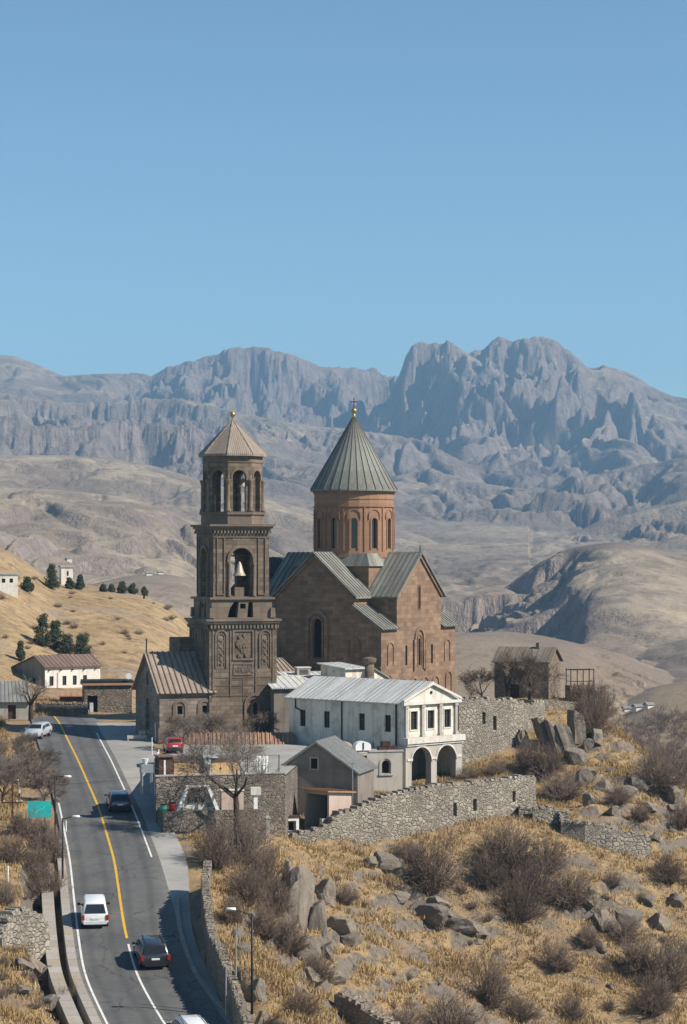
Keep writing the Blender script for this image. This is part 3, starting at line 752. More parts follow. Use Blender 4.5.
# ------------------------------------------------------------------ bell tower
def bell_tower():
    d = 248.0; s = FPX / d
    base = P(232.6, 740, d); zb = base.z
    H = lambda y: (HY - y) / s - zb
    T = thing('bell_tower', 'tall dark tuff bell tower with an open octagonal belfry beside the domed church', 'bell tower', base, R(20))
    hw = 3.6
    # lower block
    zc = H(624)
    mb = MB()
    o, t = side(0, hw)
    door = arch(1.25, H(720), 1.35, H(697) - H(720))
    mb.facade([(-hw, -1.5), (hw, -1.5), (hw, zc), (-hw, zc)], [door], o, t, .5)
    for i in (1, 2, 3):
        o_, t_ = side(i, hw)
        mb.facade([(-hw, -1.5), (hw, -1.5), (hw, zc), (-hw, zc)], [arch(0, 4, 1.0, 2.2)] if i == 3 else [], o_, t_, .4)
    mb.b(-hw - .12, hw + .12, -hw - .12, hw + .12, -1.5, .9)
    mb.build('lower_block', M['tuff'], T)
    window_at(T, 'doorway', arch(1.25, H(720), 1.35, H(697) - H(720)), o, t, .35, M['door_red'])
    window_at(T, 'window', arch(1.4, H(718), .42, H(701) - H(718)), o, t, .31, M['dark'])
    window_at(T, 'window', arch(0, 4, 1.0, 2.2), *side(3, hw), .38, M['dark'])
    # carved panels of the front and the same frames on the left
    mb = MB()
    arch_band(mb, 1.25, H(721), 1.75, H(694) - H(721), .28, o, t, .14)
    for i in (0, 3):
        o_, t_ = side(i, hw)
        for u in (-2.35, 2.35):
            arch_band(mb, u, H(666), 1.0, H(630) - H(666), .16, o_, t_, .13)
            arch_band(mb, u, H(664), .62, H(633) - H(664), .08, o_, t_, .08)
        frame_band(mb, 0, H(657), 1.9, H(630.5) - H(657), .2, o_, t_, .13)
        frame_band(mb, 0, H(672.5), 1.9, H(663) - H(672.5), .1, o_, t_, .08)
        for u in (-3.2, 3.2, -1.35, 1.35):
            mb.prism(rect(u, H(694), .16, H(628) - H(694)), o_, t_, .09)
        for yy in (676, 684, 694): mb.prism(rect(0, H(yy), 6.3, .07), o_, t_, .055)
        mb.prism(rect(0, H(700), .07, H(660.5) - H(700)), o_ , t_, .04)
    rng = random.Random(4)
    relief = MB()
    for i in (0,):
        o_, t_ = side(i, hw)
        # carved figures and vine scrolls as low relief blobs
        for k in range(26):
            u, v = rng.uniform(-.75, .75), rng.uniform(H(655), H(634))
            if k < 8: u, v = rng.choice((-.28, .05, .3)) + rng.uniform(-.05, .05), H(655) + rng.uniform(.2, 2.0)
            a, b_ = rng.uniform(.10, .22), rng.uniform(.14, .34)
            relief.prism([(u + a * math.cos(q) * (1 + .3 * math.sin(3 * q)), v + b_ * math.sin(q)) for q in [j * math.pi / 4 for j in range(8)]], o_, t_, rng.uniform(.06, .17))
        relief.build('carved_relief', M['tuff_trim'], T)
        for u in (-2.35, 2.35):
            relief = MB()
            for k in range(16):
                v = H(662) + k * (H(637) - H(662)) / 16; uu = u + .17 * math.sin(k * 1.5)
                relief.prism([(uu + .13 * math.cos(q), v + .13 * math.sin(q)) for q in [j * math.pi / 3 for j in range(6)]], o_, t_, rng.uniform(.05, .14))
            relief.build('carved_relief', M['tuff_trim'], T)
        relief = MB()
        for k in range(12):
            u = -.9 + k * .165; relief.prism(rect(u, H(671) + rng.uniform(0, .15), .1, rng.uniform(.3, .6)), o_, t_, .05)
    relief.build('carved_relief', M['tuff_trim'], T)
    mb.build('panel_frames', M['tuff_trim'], T)
    # cornice with dentils
    mb = MB()
    z0, z1 = H(624), H(618)
    for a, e in ((0, .12), (.28, .28), (.62, .42)):
        mb.b(-hw - e, hw + e, -hw - e, hw + e, z0 + a * (z1 - z0) + (.0 if a == 0 else .003), z0 + (a + .34) * (z1 - z0))
    for i in range(4):
        o_, t_ = side(i, hw + .13)
        for k in range(19): mb.prism(rect(-3.42 + k * .38, z0 - .34, .2, .33), o_, t_, .14)
        mb.prism(rect(0, z0 - .42, 2 * hw, .07), o_ - (t_.cross(Vector((0, 0, 1)))) * .12, t_, .1)
    mb.build('cornice', M['tuff_trim'], T)
    # plinth of the middle storey with its gaps
    hm = 2.98; zp0, zp1 = z1 - .02, H(599)
    mb = MB()
    for i in range(4):
        o_, t_ = side(i, hm + .25)
        holes = [[(-1.55, zp0 + .15), (-.5, zp0 + .15), (-.35, zp1 - .25), (-.8, zp1 - .2), (-1.3, zp1 - .9)], [(.55, zp0 + .15), (1.2, zp0 + .15), (1.15, zp1 - .3), (.7, zp1 - .25)], rect(.1, zp0 + 1.05, .6, .5)]
        mb.facade([(-hm - .25, zp0), (hm + .25, zp0), (hm + .25, zp1), (-hm - .25, zp1)], holes, o_, t_, .8, True)
    mb.b(-hm - .5, hm + .5, -hm - .5, hm + .5, zp1 + .003, zp1 + .24)
    mb.b(-hm - .4, hm + .4, -hm - .4, hm + .4, zp0 - .1, zp0 + .10)
    for sx in (-1, 1):
        for sy in (-1, 1): mb.box(sx * 3.25, sy * 3.25, zp0 + .62, .55, .55, 1.0, 0, .8, .8)
    mb.build('plinth', M['tuff_trim'], T)
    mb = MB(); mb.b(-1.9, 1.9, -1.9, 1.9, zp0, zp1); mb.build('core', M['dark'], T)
    # middle storey: open arches on four sides
    zm0, zm1 = zp1 + .24, H(531)
    mb = MB(); ow, oh = 2.35, H(548) - zm0
    for i in range(4):
        o_, t_ = side(i, hm)
        mb.facade([(-hm, zm0), (hm, zm0), (hm, zm1), (-hm, zm1)], [arch(0, zm0 + .05, ow, oh, 12)], o_, t_, .7, True)
    mb.b(-hm, hm, -hm, hm, zm1 - .3, zm1 - .003)
    mb.build('middle_storey', M['tuff'], T)
    mb = MB(); 
    for i in range(4):
        o_, t_ = side(i, hm)
        arch_band(mb, 0, zm0 + oh - ow / 2 - .3, ow + .1, ow / 2 + .3, .3, o_, t_, .16, foot=False)
        for u in (-2.2, 2.2): frame_band(mb, u, zm0 + .35, .62, H(538) - zm0 - .35, .12, o_, t_, .12)
        mb.prism(rect(0, zm1 - .7, 2 * hm, .12), o_, t_, .1)
    mb.build('mouldings', M['tuff_trim'], T)
    for i in range(4):
        o_, t_ = side(i, hm); n_ = t_.cross(Vector((0, 0, 1)))
        for u in (-1.33, 1.33):
            c = o_ + t_ * u + n_ * .12
            mb = MB(); mb.smooth = True
            mb.lathe([(.24, zm0), (.24, zm0 + .2), (.16, zm0 + .3), (.15, zm0 + oh - 1.75), (.26, zm0 + oh - 1.5)], 10, (c.x, c.y))
            mb.build('column', M['tuff_trim'], T)
    mb = MB(); zz0 = zm1
    for a, e in ((0, .14), (.22, .32), (.44, .52)): mb.b(-hm - e, hm + e, -hm - e, hm + e, zz0 + a + .003, zz0 + a + .219)
    for i in range(4):
        o_, t_ = side(i, hm + .145)
        for k in range(17): mb.prism(rect(-2.9 + k * .3625, zz0 - .26, .18, .25), o_, t_, .13)
    mb.build('cornice', M['tuff_trim'], T)
    ztop = zz0 + .66
    # bell hung from a beam in the front arch
    bm_ = MB(); bm_.b(-1.3, 1.3, -2.45, -2.25, H(556.5), H(555)); bm_.build('beam', M['brown_wood'], T)
    bl = bell_mesh(.68, H(561) - H(575.5), H(575.5)); 
    bl.v = [(x, y - 2.35, z) for x, y, z in bl.v]
    b_ob = bl.build('bell', M['bronze'], T)
    mb = MB(); mb.tube((0, -2.35, H(580)), (0, -2.35, H(561)), .06); mb.lathe([(.02, H(580.5)), (.14, H(580)), (.02, H(578.6))], 8, (0, -2.35)); mb.build('clapper', M['iron'], b_ob)
    mb = MB(); mb.b(-.55, .55, -2.5, -2.2, zm0, zm0 + 1.0); mb.build('low_wall', M['tuff_trim'], T)
    # octagon
    a0 = R(-96) - R(20)                     # a vertex points a little left of the camera
    ro = 3.12; 
    verts = []
    for k in range(8):
        an = R(-6 + 45 * k) - R(20)         # angle right of the view axis, made local
        verts.append(Vector((math.sin(an) * ro, -math.cos(an) * ro, 0)))
    zo0, zs, zar, zev = ztop, H(512.5), H(471), H(457)
    mb = MB()
    mb.prism([(v.x * 1.06, v.y * 1.06) for v in verts], (0, 0, zo0), (1, 0, 0), zs - zo0 - .25 + .0, up=(0, 1, 0))
    mb.prism([(v.x * 1.12, v.y * 1.12) for v in verts], (0, 0, zs - .247), (1, 0, 0), .25, up=(0, 1, 0))
    mb.build('octagon_base', M['tuff_trim'], T)
    mb = MB(); tr = MB()
    for k in range(8):
        p, q = verts[k], verts[(k + 1) % 8]
        t_ = (q - p).normalized(); L = (q - p).length; mid = (p + q) / 2
        mb.facade([(-L / 2, zs), (L / 2, zs), (L / 2, zev), (-L / 2, zev)], [arch(0, zs + .05, 1.36, zar - zs, 10)], mid, t_, .55, True)
        arch_band(tr, 0, zar - 1.05, 1.44, 1.05, .17, mid, t_, .08, foot=False)
        tr.prism(rect(0, H(463.5), L, .12), mid, t_, .07)
    mb.prism([(v.x * .9, v.y * .9) for v in verts], (0, 0, zev - .5), (1, 0, 0), .4, up=(0, 1, 0))
    mb.build('belfry', M['tuff'], T); tr.build('mouldings', M['tuff_trim'], T)
    for k in range(8):
        v = verts[k] * 1.0
        mb = MB(); mb.smooth = True
        mb.lathe([(.34, zs), (.34, zs + .25), (.22, zs + .4), (.2, zar - 1.4), (.33, zar - 1.1), (.33, zar - .95)], 10, (v.x, v.y))
        mb.build('column', M['tuff_trim'], T)
    for dx, dy, r_ in ((-.95, -1.2, .42), (.8, -1.0, .5)):
        bl = bell_mesh(r_, .95, H(487)); bl.v = [(x + dx, y + dy, z) for x, y, z in bl.v]
        bl.tube((dx, dy, H(487) + .9), (dx, dy, zev - .5), .04)
        bl.build('bell', M['bronze'], T)
    # pyramid cap
    rc = 3.55; za = H(419)
    cap = MB(); vs = []
    for k in range(8):
        an = R(-6 + 45 * k) - R(20); vs.append(Vector((math.sin(an) * rc, -math.cos(an) * rc, zev - .02)))
    ap = Vector((0, 0, za))
    cap.prism([(v.x * 1.0, v.y * 1.0) for v in vs], (0, 0, zev + .003 - .0), (1, 0, 0), .22, up=(0, 1, 0))
    for k in range(8):
        a, b_ = vs[k] * 1.0, vs[(k + 1) % 8] * 1.0
        a.z = b_.z = zev + .226; cap.face([a, b_, ap])
    cp = cap.build('roof', M['oct_roof'], T)
    mb = MB()
    for k in range(8):
        a = vs[k].copy(); a.z = zev + .24; mb.tube(a, ap, .07, .05, 5)
    mb.build('hip_seams', M['oct_roof'], cp)
    mb = MB(); mb.smooth = True
    mb.lathe([(.2, za - .35), (.1, za), (.08, za + .15), (.27, za + .35), (.3, za + .5), (.2, za + .68), (.03, za + .8), (.03, za + 1.2)], 10)
    mb.build('finial', M['gold'], T)
    return T
bell_tower()

# ------------------------------------------------------------------ low chapel at the tower's foot
def chapel():
    d = 241.8; s = FPX / d
    p = P(159.5, 733, d); zb = p.z; H = lambda y: (HY - y) / s - zb
    rz = R(20)
    T = thing('chapel', 'low stone chapel with a pinkish seamed metal roof at the foot of the bell tower', 'chapel', p, rz)
    W, L = 9.2, 5.9                          # local: front wall along +X from the origin, gable along +Y
    e, a = H(691), H(655)
    mb = MB()
    wv = H(715)
    wins = [(2.15, wv, .55, H(706.5) - wv), (4.75, wv, .5, H(706.5) - wv)]
    mb.facade([(0, -1), (L, -1), (L, e), (0, e)], [rect(*w_) for w_ in wins], (0, 0, 0), (1, 0, 0), .4)
    mb.facade([(0, -1), (W, -1), (W, e), (W / 2, a), (0, e)], [arch(W / 2, .1, 1.4, 3.2), arch(W / 2, 4.6, .7, 1.4)], (0, W, 0), (0, -1, 0), .5)
    mb.face([(0, W, -1), (0, W, e), (L, W, e), (L, W, -1)])
    mb.b(-.15, L, -.15, 0.0, -1, .5)
    mb.build('wall', M['chapel'], T)
    for w_ in wins:
        window_at(T, 'window', rect(*w_), (0, 0, 0), (1, 0, 0), .3, M['dark'])
        mb = MB(); arch_band(mb, w_[0], w_[1] - .3, .95, 1.55, .3, (0, 0, 0), (1, 0, 0), .1); mb.prism(rect(w_[0], w_[1] - .5, 1.6, .18), (0, 0, 0), (1, 0, 0), .12)
        mb.build('window_surround', M['tuff_trim'], T)
    window_at(T, 'doorway', arch(W / 2, .1, 1.4, 3.2), (0, W, 0), (0, -1, 0), .45, M['brown_wood'])
    window_at(T, 'window', arch(W / 2, 4.6, .7, 1.4), (0, W, 0), (0, -1, 0), .4, M['dark'])
    mb = MB()
    roof_slope(mb, (-.35, -.45, e - .25), (L, -.45, e - .25), (L, W / 2, a + .15), (-.35, W / 2, a + .15), .16, 11, .09, .1, 1)
    roof_slope(mb, (L, W + .45, e - .25), (-.35, W + .45, e - .25), (-.35, W / 2, a + .15), (L, W / 2, a + .15), .16, 11, .09, .1, 1)
    mb.build('roof', [M['rust_roof'], M['red_roof']], T)
    mb = MB(); mb.tube((-.1, W / 2, a), (-.1, W / 2, a + 1.5), .07); mb.build('roof_post', M['iron'], T)
    # dark shoulder block against the tower
    mb = MB(); mb.b(3.6, 7.2, W / 2 + .6, W - .1, 0, H(640)); mb.build('buttress', M['tuff'], T)
chapel()

# ------------------------------------------------------------------ domed church
def church():
    d = 265.0; s = FPX / d
    base = P(354, 735, d); zb = base.z; H = lambda y: (HY - y) / s - zb
    T = thing('domed_church', 'large reddish cross-domed church with a round drum and grey metal cone', 'church', base, R(59))
    hw, ha = 8.25, 4.9
    e, rg = H(593.5), H(554)
    lo_e, lo_t = H(625), H(603)
    mb = MB()
    def prof(i):
        # outline of a facade: gabled arm between the two corner blocks
        if i in (0, 2): return [(-hw, -1.5), (hw, -1.5), (hw, lo_e), (ha, lo_e), (ha, e), (0, rg), (-ha, e), (-ha, lo_e), (-hw, lo_e)]
        sg = 1 if i == 3 else -1             # on the flanks the corner blocks fall towards the outer edge
        l = [(-hw, -1.5), (hw, -1.5)]
        l += [(hw, lo_e), (ha, lo_t), (ha, e), (0, rg), (-ha, e), (-ha, lo_t), (-hw, lo_e)]
        return l
    slits = {0: [arch(0, H(608), .34, H(586) - H(608)), arch(0, H(663.5), .50, H(637) - H(663.5)), arch(-2.85, H(662.5), .42, H(643) - H(662.5)), arch(2.85, H(662.5), .42, H(643) - H(662.5))],
             3: [arch(.3, H(655), 1.15, H(617) - H(655))], 1: [arch(0, 4, 1, 5)], 2: []}
    for i in range(4):
        o, t = side(i, hw)
        mb.facade(prof(i), slits[i], o, t, .45)
    # inner returns of the arms above the corner blocks
    for sx in (-1, 1):
        for sy in (-1, 1):
            x0, x1, y0, y1 = sx * ha, sx * hw, sy * ha, sy * hw
            mb.face([(x0, y0, lo_e), (x0, y1, lo_e), (x0, y1, e), (x0, y0, e)] if sx * sy > 0 else [(x0, y1, lo_e), (x0, y0, lo_e), (x0, y0, e), (x0, y1, e)])
            mb.face([(x1, y0, lo_e), (x0, y0, lo_e), (x0, y0, e), (x1, y0, e)] if sx * sy > 0 else [(x0, y0, lo_e), (x1, y0, lo_e), (x1, y0, e), (x0, y0, e)])
    mb.b(-hw - .3, hw + .3, -hw - .3, hw + .3, -1.5, .5)
    mb.build('wall', M['church'], T)
    for i in (0, 3):
        o, t = side(i, hw)
        for h in slits[i]: window_at(T, 'window', h, o, t, .4, M['dark'])
    o, t = side(0, hw)
    tr = MB()
    arch_band(tr, 0, H(667), 1.5, H(629) - H(667), .35, o, t, .16); arch_band(tr, 0, H(664), .7, H(634) - H(664), .16, o, t, .1)
    for u in (-1.25, 1.25): tr.prism(rect(u, H(668), .3, 3.3), o, t, .22)
    tr.build('window_surround', M['church'], T); tr = MB()
    for u in (-6.3, 6.3): arch_band(tr, u, H(661), 1.1, H(640) - H(661), .14, o, t, .1)
    for u in (-3.6, -1.2, 1.2, 3.6): arch_band(tr, u, H(697), 1.3, H(676) - H(697), .2, o, t, .12)
    for u in (-6.6, 6.6): arch_band(tr, u, H(692), 1.1, H(672) - H(692), .18, o, t, .12)
    frame_band(tr, 0, H(609), .5, H(585) - H(609), .08, o, t, .07)
    tr.build('blind_arches', M['church'], T); tr = MB()
    o, t = side(3, hw)
    arch_band(tr, .3, H(656), 2.0, H(612) - H(656), .4, o, t, .22); arch_band(tr, .3, H(656), 1.25, H(616) - H(656), .18, o, t, .12)
    for u in (-5.2, 4.9): arch_band(tr, u, H(656), 1.2, H(636) - H(656), .16, o, t, .12)
    tr.prism(rect(0, H(664), 2 * hw, .22), o, t, .12)
    tr.build('window_surround', M['church'], T)
    # roofs of the four arms
    rf = MB(); ov = .4
    zr = H(592.5)
    sl = (rg - e) / ha
    for i in range(4):
        tx, n = SIDES[i]; t = Vector((tx[0], tx[1], 0)); n = Vector((n[0], n[1], 0))
        def pt(u, w_, z): return n * w_ + t * u + Vector((0, 0, z))
        for sg in (-1, 1):
            eav = (e - sl * .5) + .22; rid = rg + .22
            A, B = pt(sg * (ha + .5), hw + ov, eav), pt(sg * (ha + .5), ha + .5, eav)
            Cc, Dd = pt(0, 0.0, rid), pt(0, hw + ov, rid)
            q = [A, B, Cc, Dd] if sg > 0 else [B, A, Dd, Cc]
            vq = [A, B, Cc, Dd]
            nrm = (B - A).cross(Dd - A)
            if nrm.z < 0: vq = [B, A, Dd, Cc]
            dn = Vector((0, 0, -.18))
            rf.mesh(vq + [p + dn for p in vq], [(0, 1, 2, 3), (7, 6, 5, 4), (0, 4, 5, 1), (1, 5, 6, 2), (2, 6, 7, 3), (3, 7, 4, 0)])
            # standing seams, cut off at the valley
            nrm = nrm.normalized() * (1 if nrm.z > 0 else -1)
            wv = hw + .2
            while wv > .8:
                u0 = (ha + .5) if wv >= ha + .5 else wv
                p = pt(sg * u0, wv, eav + (ha + .5 - u0) * sl); q_ = pt(0, wv, rid)
                rf.m = 1; rf.tube(p + nrm * .03, q_ + nrm * .03, .05, .05, 4); rf.m = 0
                wv -= .62
    rf.build('roof', [M['seam_roof'], M['seam_dark']], T)
    for sx in (-1, 1):
        for sy in (-1, 1):
            rf = MB(); x0, x1 = sorted((sx * (ha + .003), sx * (hw + .4)))
            y0, y1 = sy * (ha + .003), sy * (hw + .45)
            a, b_, c, d_ = (x0, y1, lo_e - .1), (x1, y1, lo_e - .1), (x1, y0, lo_t), (x0, y0, lo_t)
            if sy > 0: a, b_, c, d_ = b_, a, d_, c
            roof_slope(rf, a, b_, c, d_, .16, 6, .07, .08, 1)
            rf.build('corner_roof', [M['seam_roof'], M['seam_dark']], T)
    # cornice mouldings under the eaves
    for i in range(4):
        o, t = side(i, hw); cm = MB()
        for sg in (-1, 1):
            pts = [(sg * ha, e - .38), (sg * ha, e - .02), (0, rg - .02), (0, rg - .40)]
            if sg > 0: pts = pts[::-1]
            cm.prism(pts, o, t, .2)
        cm.build('cornice', M['church'], T)
    # square base of the drum
    zd0, zd1 = H(556), H(490)
    bs = MB(); hb = 4.55
    bs.b(-hb, hb, -hb, hb, H(592), H(566)); 
    bs.build('drum_base', M['church'], T)
    cr = MB()
    r8 = 4.5
    vv = []
    for k in range(4): pass
    cr.box(0, 0, (H(566) + H(553.5)) / 2 , 2 * hb + .5, 2 * hb + .5, H(553.5) - H(566) + .006, 0, .84, .84)
    cr.build('drum_base_roof', M['seam_roof'], T)
    rd = 4.42; NS = 12
    dr = MB(); rot0 = R(-90) - R(59)         # a window faces the camera
    tr = MB()
    z0 = zd0 - .2
    wz0, wz1 = H(548.5), H(518.5)
    for k in range(NS * 2):
        # 24 short flats: a window in every second one
        a0, a1 = rot0 + R(15) * (k - .5), rot0 + R(15) * (k + .5)
        p, q = Vector((math.cos(a0) * rd, math.sin(a0) * rd, 0)), Vector((math.cos(a1) * rd, math.sin(a1) * rd, 0))
        t = (q - p).normalized(); L = (q - p).length; mid = (p + q) / 2
        holes = [arch(0, wz0, .62, wz1 - wz0)] if k % 2 == 0 else []
        dr.facade([(-L / 2, z0), (L / 2, z0), (L / 2, zd1), (-L / 2, zd1)], holes, mid, t, .35)
        if k % 2 == 0:
            w_ = window_at(T, 'window', arch(0, wz0, .62, wz1 - wz0), mid, t, .3, M['glass'])
            arch_band(tr, 0, wz0 - .1, .74, wz1 - wz0 + .1, .16, mid, t, .1)
        # blind arcade: square heads with a thin shaft between
        tr.prism(rect(0, H(507.5), L + .03, .13), mid, t, .13)
        tr.prism(rect(0, H(494), L + .03, .2), mid, t, .12); tr.prism(rect(0, H(491.6), L + .06, .18), mid, t, .26); tr.prism(rect(0, H(500), L + .02, .09), mid, t, .07)
        tr.prism(rect(0, z0, L + .04, .35), mid, t, .16)
        if k % 2: tr.prism(rect(0, wz0 - .3, .16, H(507.6) - wz0 + .3), mid, t, .11)
        else: arch_band(tr, 0, H(520), 1.25, H(510.5) - H(520), .1, mid, t, .09, foot=False)
    dr.build('drum', M['drum'], T); tr.build('blind_arcade', M['drum'], T)
    # cone: flats with standing seams
    cn = MB(); NR = 30; r0 = 4.82; z_e, z_a = zd1 - .05, H(414.5)
    ring = [Vector((math.cos(2 * math.pi * k / NR) * r0, math.sin(2 * math.pi * k / NR) * r0, z_e)) for k in range(NR)]
    bl = [Vector((v.x, v.y, z_e - .16)) for v in ring]; ap = Vector((0, 0, z_a))
    for k in range(NR):
        k2 = (k + 1) % NR
        n_ = 5
        for j in range(n_):
            f0, f1 = j / n_, (j + 1) / n_
            a, b_, c, dd = ring[k].lerp(ap, f0), ring[k2].lerp(ap, f0), ring[k2].lerp(ap, f1), ring[k].lerp(ap, f1)
            cn.face([a, b_, c, dd] if j < n_ - 1 else [a, b_, ap])
        cn.face([bl[k], bl[k2], ring[k2], ring[k]])
        cn.face([bl[k2], bl[k], Vector((0, 0, z_e - .16))])
    cone = cn.build('cone_roof', M['seam_roof'], T)
    mb = MB()
    for k in range(NR): mb.tube(ring[k] + Vector((0, 0, .04)), ap, .075, .03, 4)
    mb.build('seams', M['seam_dark'], cone)
    mb = MB(); mb.smooth = True
    mb.lathe([(.28, z_a - .5), (.16, z_a), (.1, z_a + .1), (.3, z_a + .28), (.34, z_a + .45), (.22, z_a + .66), (.05, z_a + .75)], 10)
    fin = mb.build('finial', M['gold'], T)
    mb = MB(); c_, s_ = math.cos(R(-59)), math.sin(R(-59)); ux = Vector((c_, s_, 0))
    mb.tube((0, 0, z_a + .7), (0, 0, z_a + 1.85), .05); mb.tube(ux * -.4 + Vector((0, 0, z_a + 1.4)), ux * .4 + Vector((0, 0, z_a + 1.4)), .05)
    mb.build('cross', M['iron'], fin)
    # small iron crosses at the arm ridges
    for i in (0, 3):
        o, t = side(i, hw + .1)
        mb = MB(); mb.tube(o + Vector((0, 0, rg + .2)), o + Vector((0, 0, rg + .95)), .06, .05, 5); mb.build('ridge_post', M['iron'], T)
church()

# long wing between church and tower, shade put into its near-black roof colour
def wing():
    d = 275.0; s = FPX / d; p = P(290, 735, d); zb = p.z; H = lambda y: (HY - y) / s - zb
    T = thing('church_wing', 'shadowed wing, its sheet roof coloured near black for shade, between bell tower and domed church', 'building', p, R(59))
    W, L = 4.6, 7.0
    mb = MB(); mb.b(-L, L, -W, W, -1, H(600)); mb.build('wall', M['church'], T)
    mb = MB()
    roof_slope(mb, (-L, -W - .3, H(600)), (L, -W - .3, H(600)), (L, 0, H(557)), (-L, 0, H(557)), .15, 10, .06, .06, 1)
    roof_slope(mb, (L, W + .3, H(600)), (-L, W + .3, H(600)), (-L, 0, H(557)), (L, 0, H(557)), .15, 10, .06, .06, 1)
    mb.prism([(-W, H(600)), (W, H(600)), (0, H(557) - .1)], (-L + .05, 0, 0), (0, -1, 0), .05)
    mb.build('roof', [M['shade_dark_roof'], M['seam_dark']], T)
wing()
# ------------------------------------------------------------------ white two-storey house
def gable_roof(T, name, mats, x0, x1, y0, y1, e, rg, ov=.35, seams=0, th=.14, axis='y', rib=.06, ribw=.07):
    """two slopes; ridge along `axis`"""
    mb = MB()
    if axis == 'y':
        xm = (x0 + x1) / 2; k = (rg - e) / (xm - x0); dz = ov * k
        roof_slope(mb, (x0 - ov, y1 + ov, e - dz), (x0 - ov, y0 - ov, e - dz), (xm, y0 - ov, rg), (xm, y1 + ov, rg), th, seams, rib, ribw, 1)
        roof_slope(mb, (x1 + ov, y0 - ov, e - dz), (x1 + ov, y1 + ov, e - dz), (xm, y1 + ov, rg), (xm, y0 - ov, rg), th, seams, rib, ribw, 1)
    else:
        ym = (y0 + y1) / 2; k = (rg - e) / (ym - y0); dz = ov * k
        roof_slope(mb, (x0 - ov, y0 - ov, e - dz), (x1 + ov, y0 - ov, e - dz), (x1 + ov, ym, rg), (x0 - ov, ym, rg), th, seams, rib, ribw, 1)
        roof_slope(mb, (x1 + ov, y1 + ov, e - dz), (x0 - ov, y1 + ov, e - dz), (x0 - ov, ym, rg), (x1 + ov, ym, rg), th, seams, rib, ribw, 1)
    return mb.build(name, mats, T)

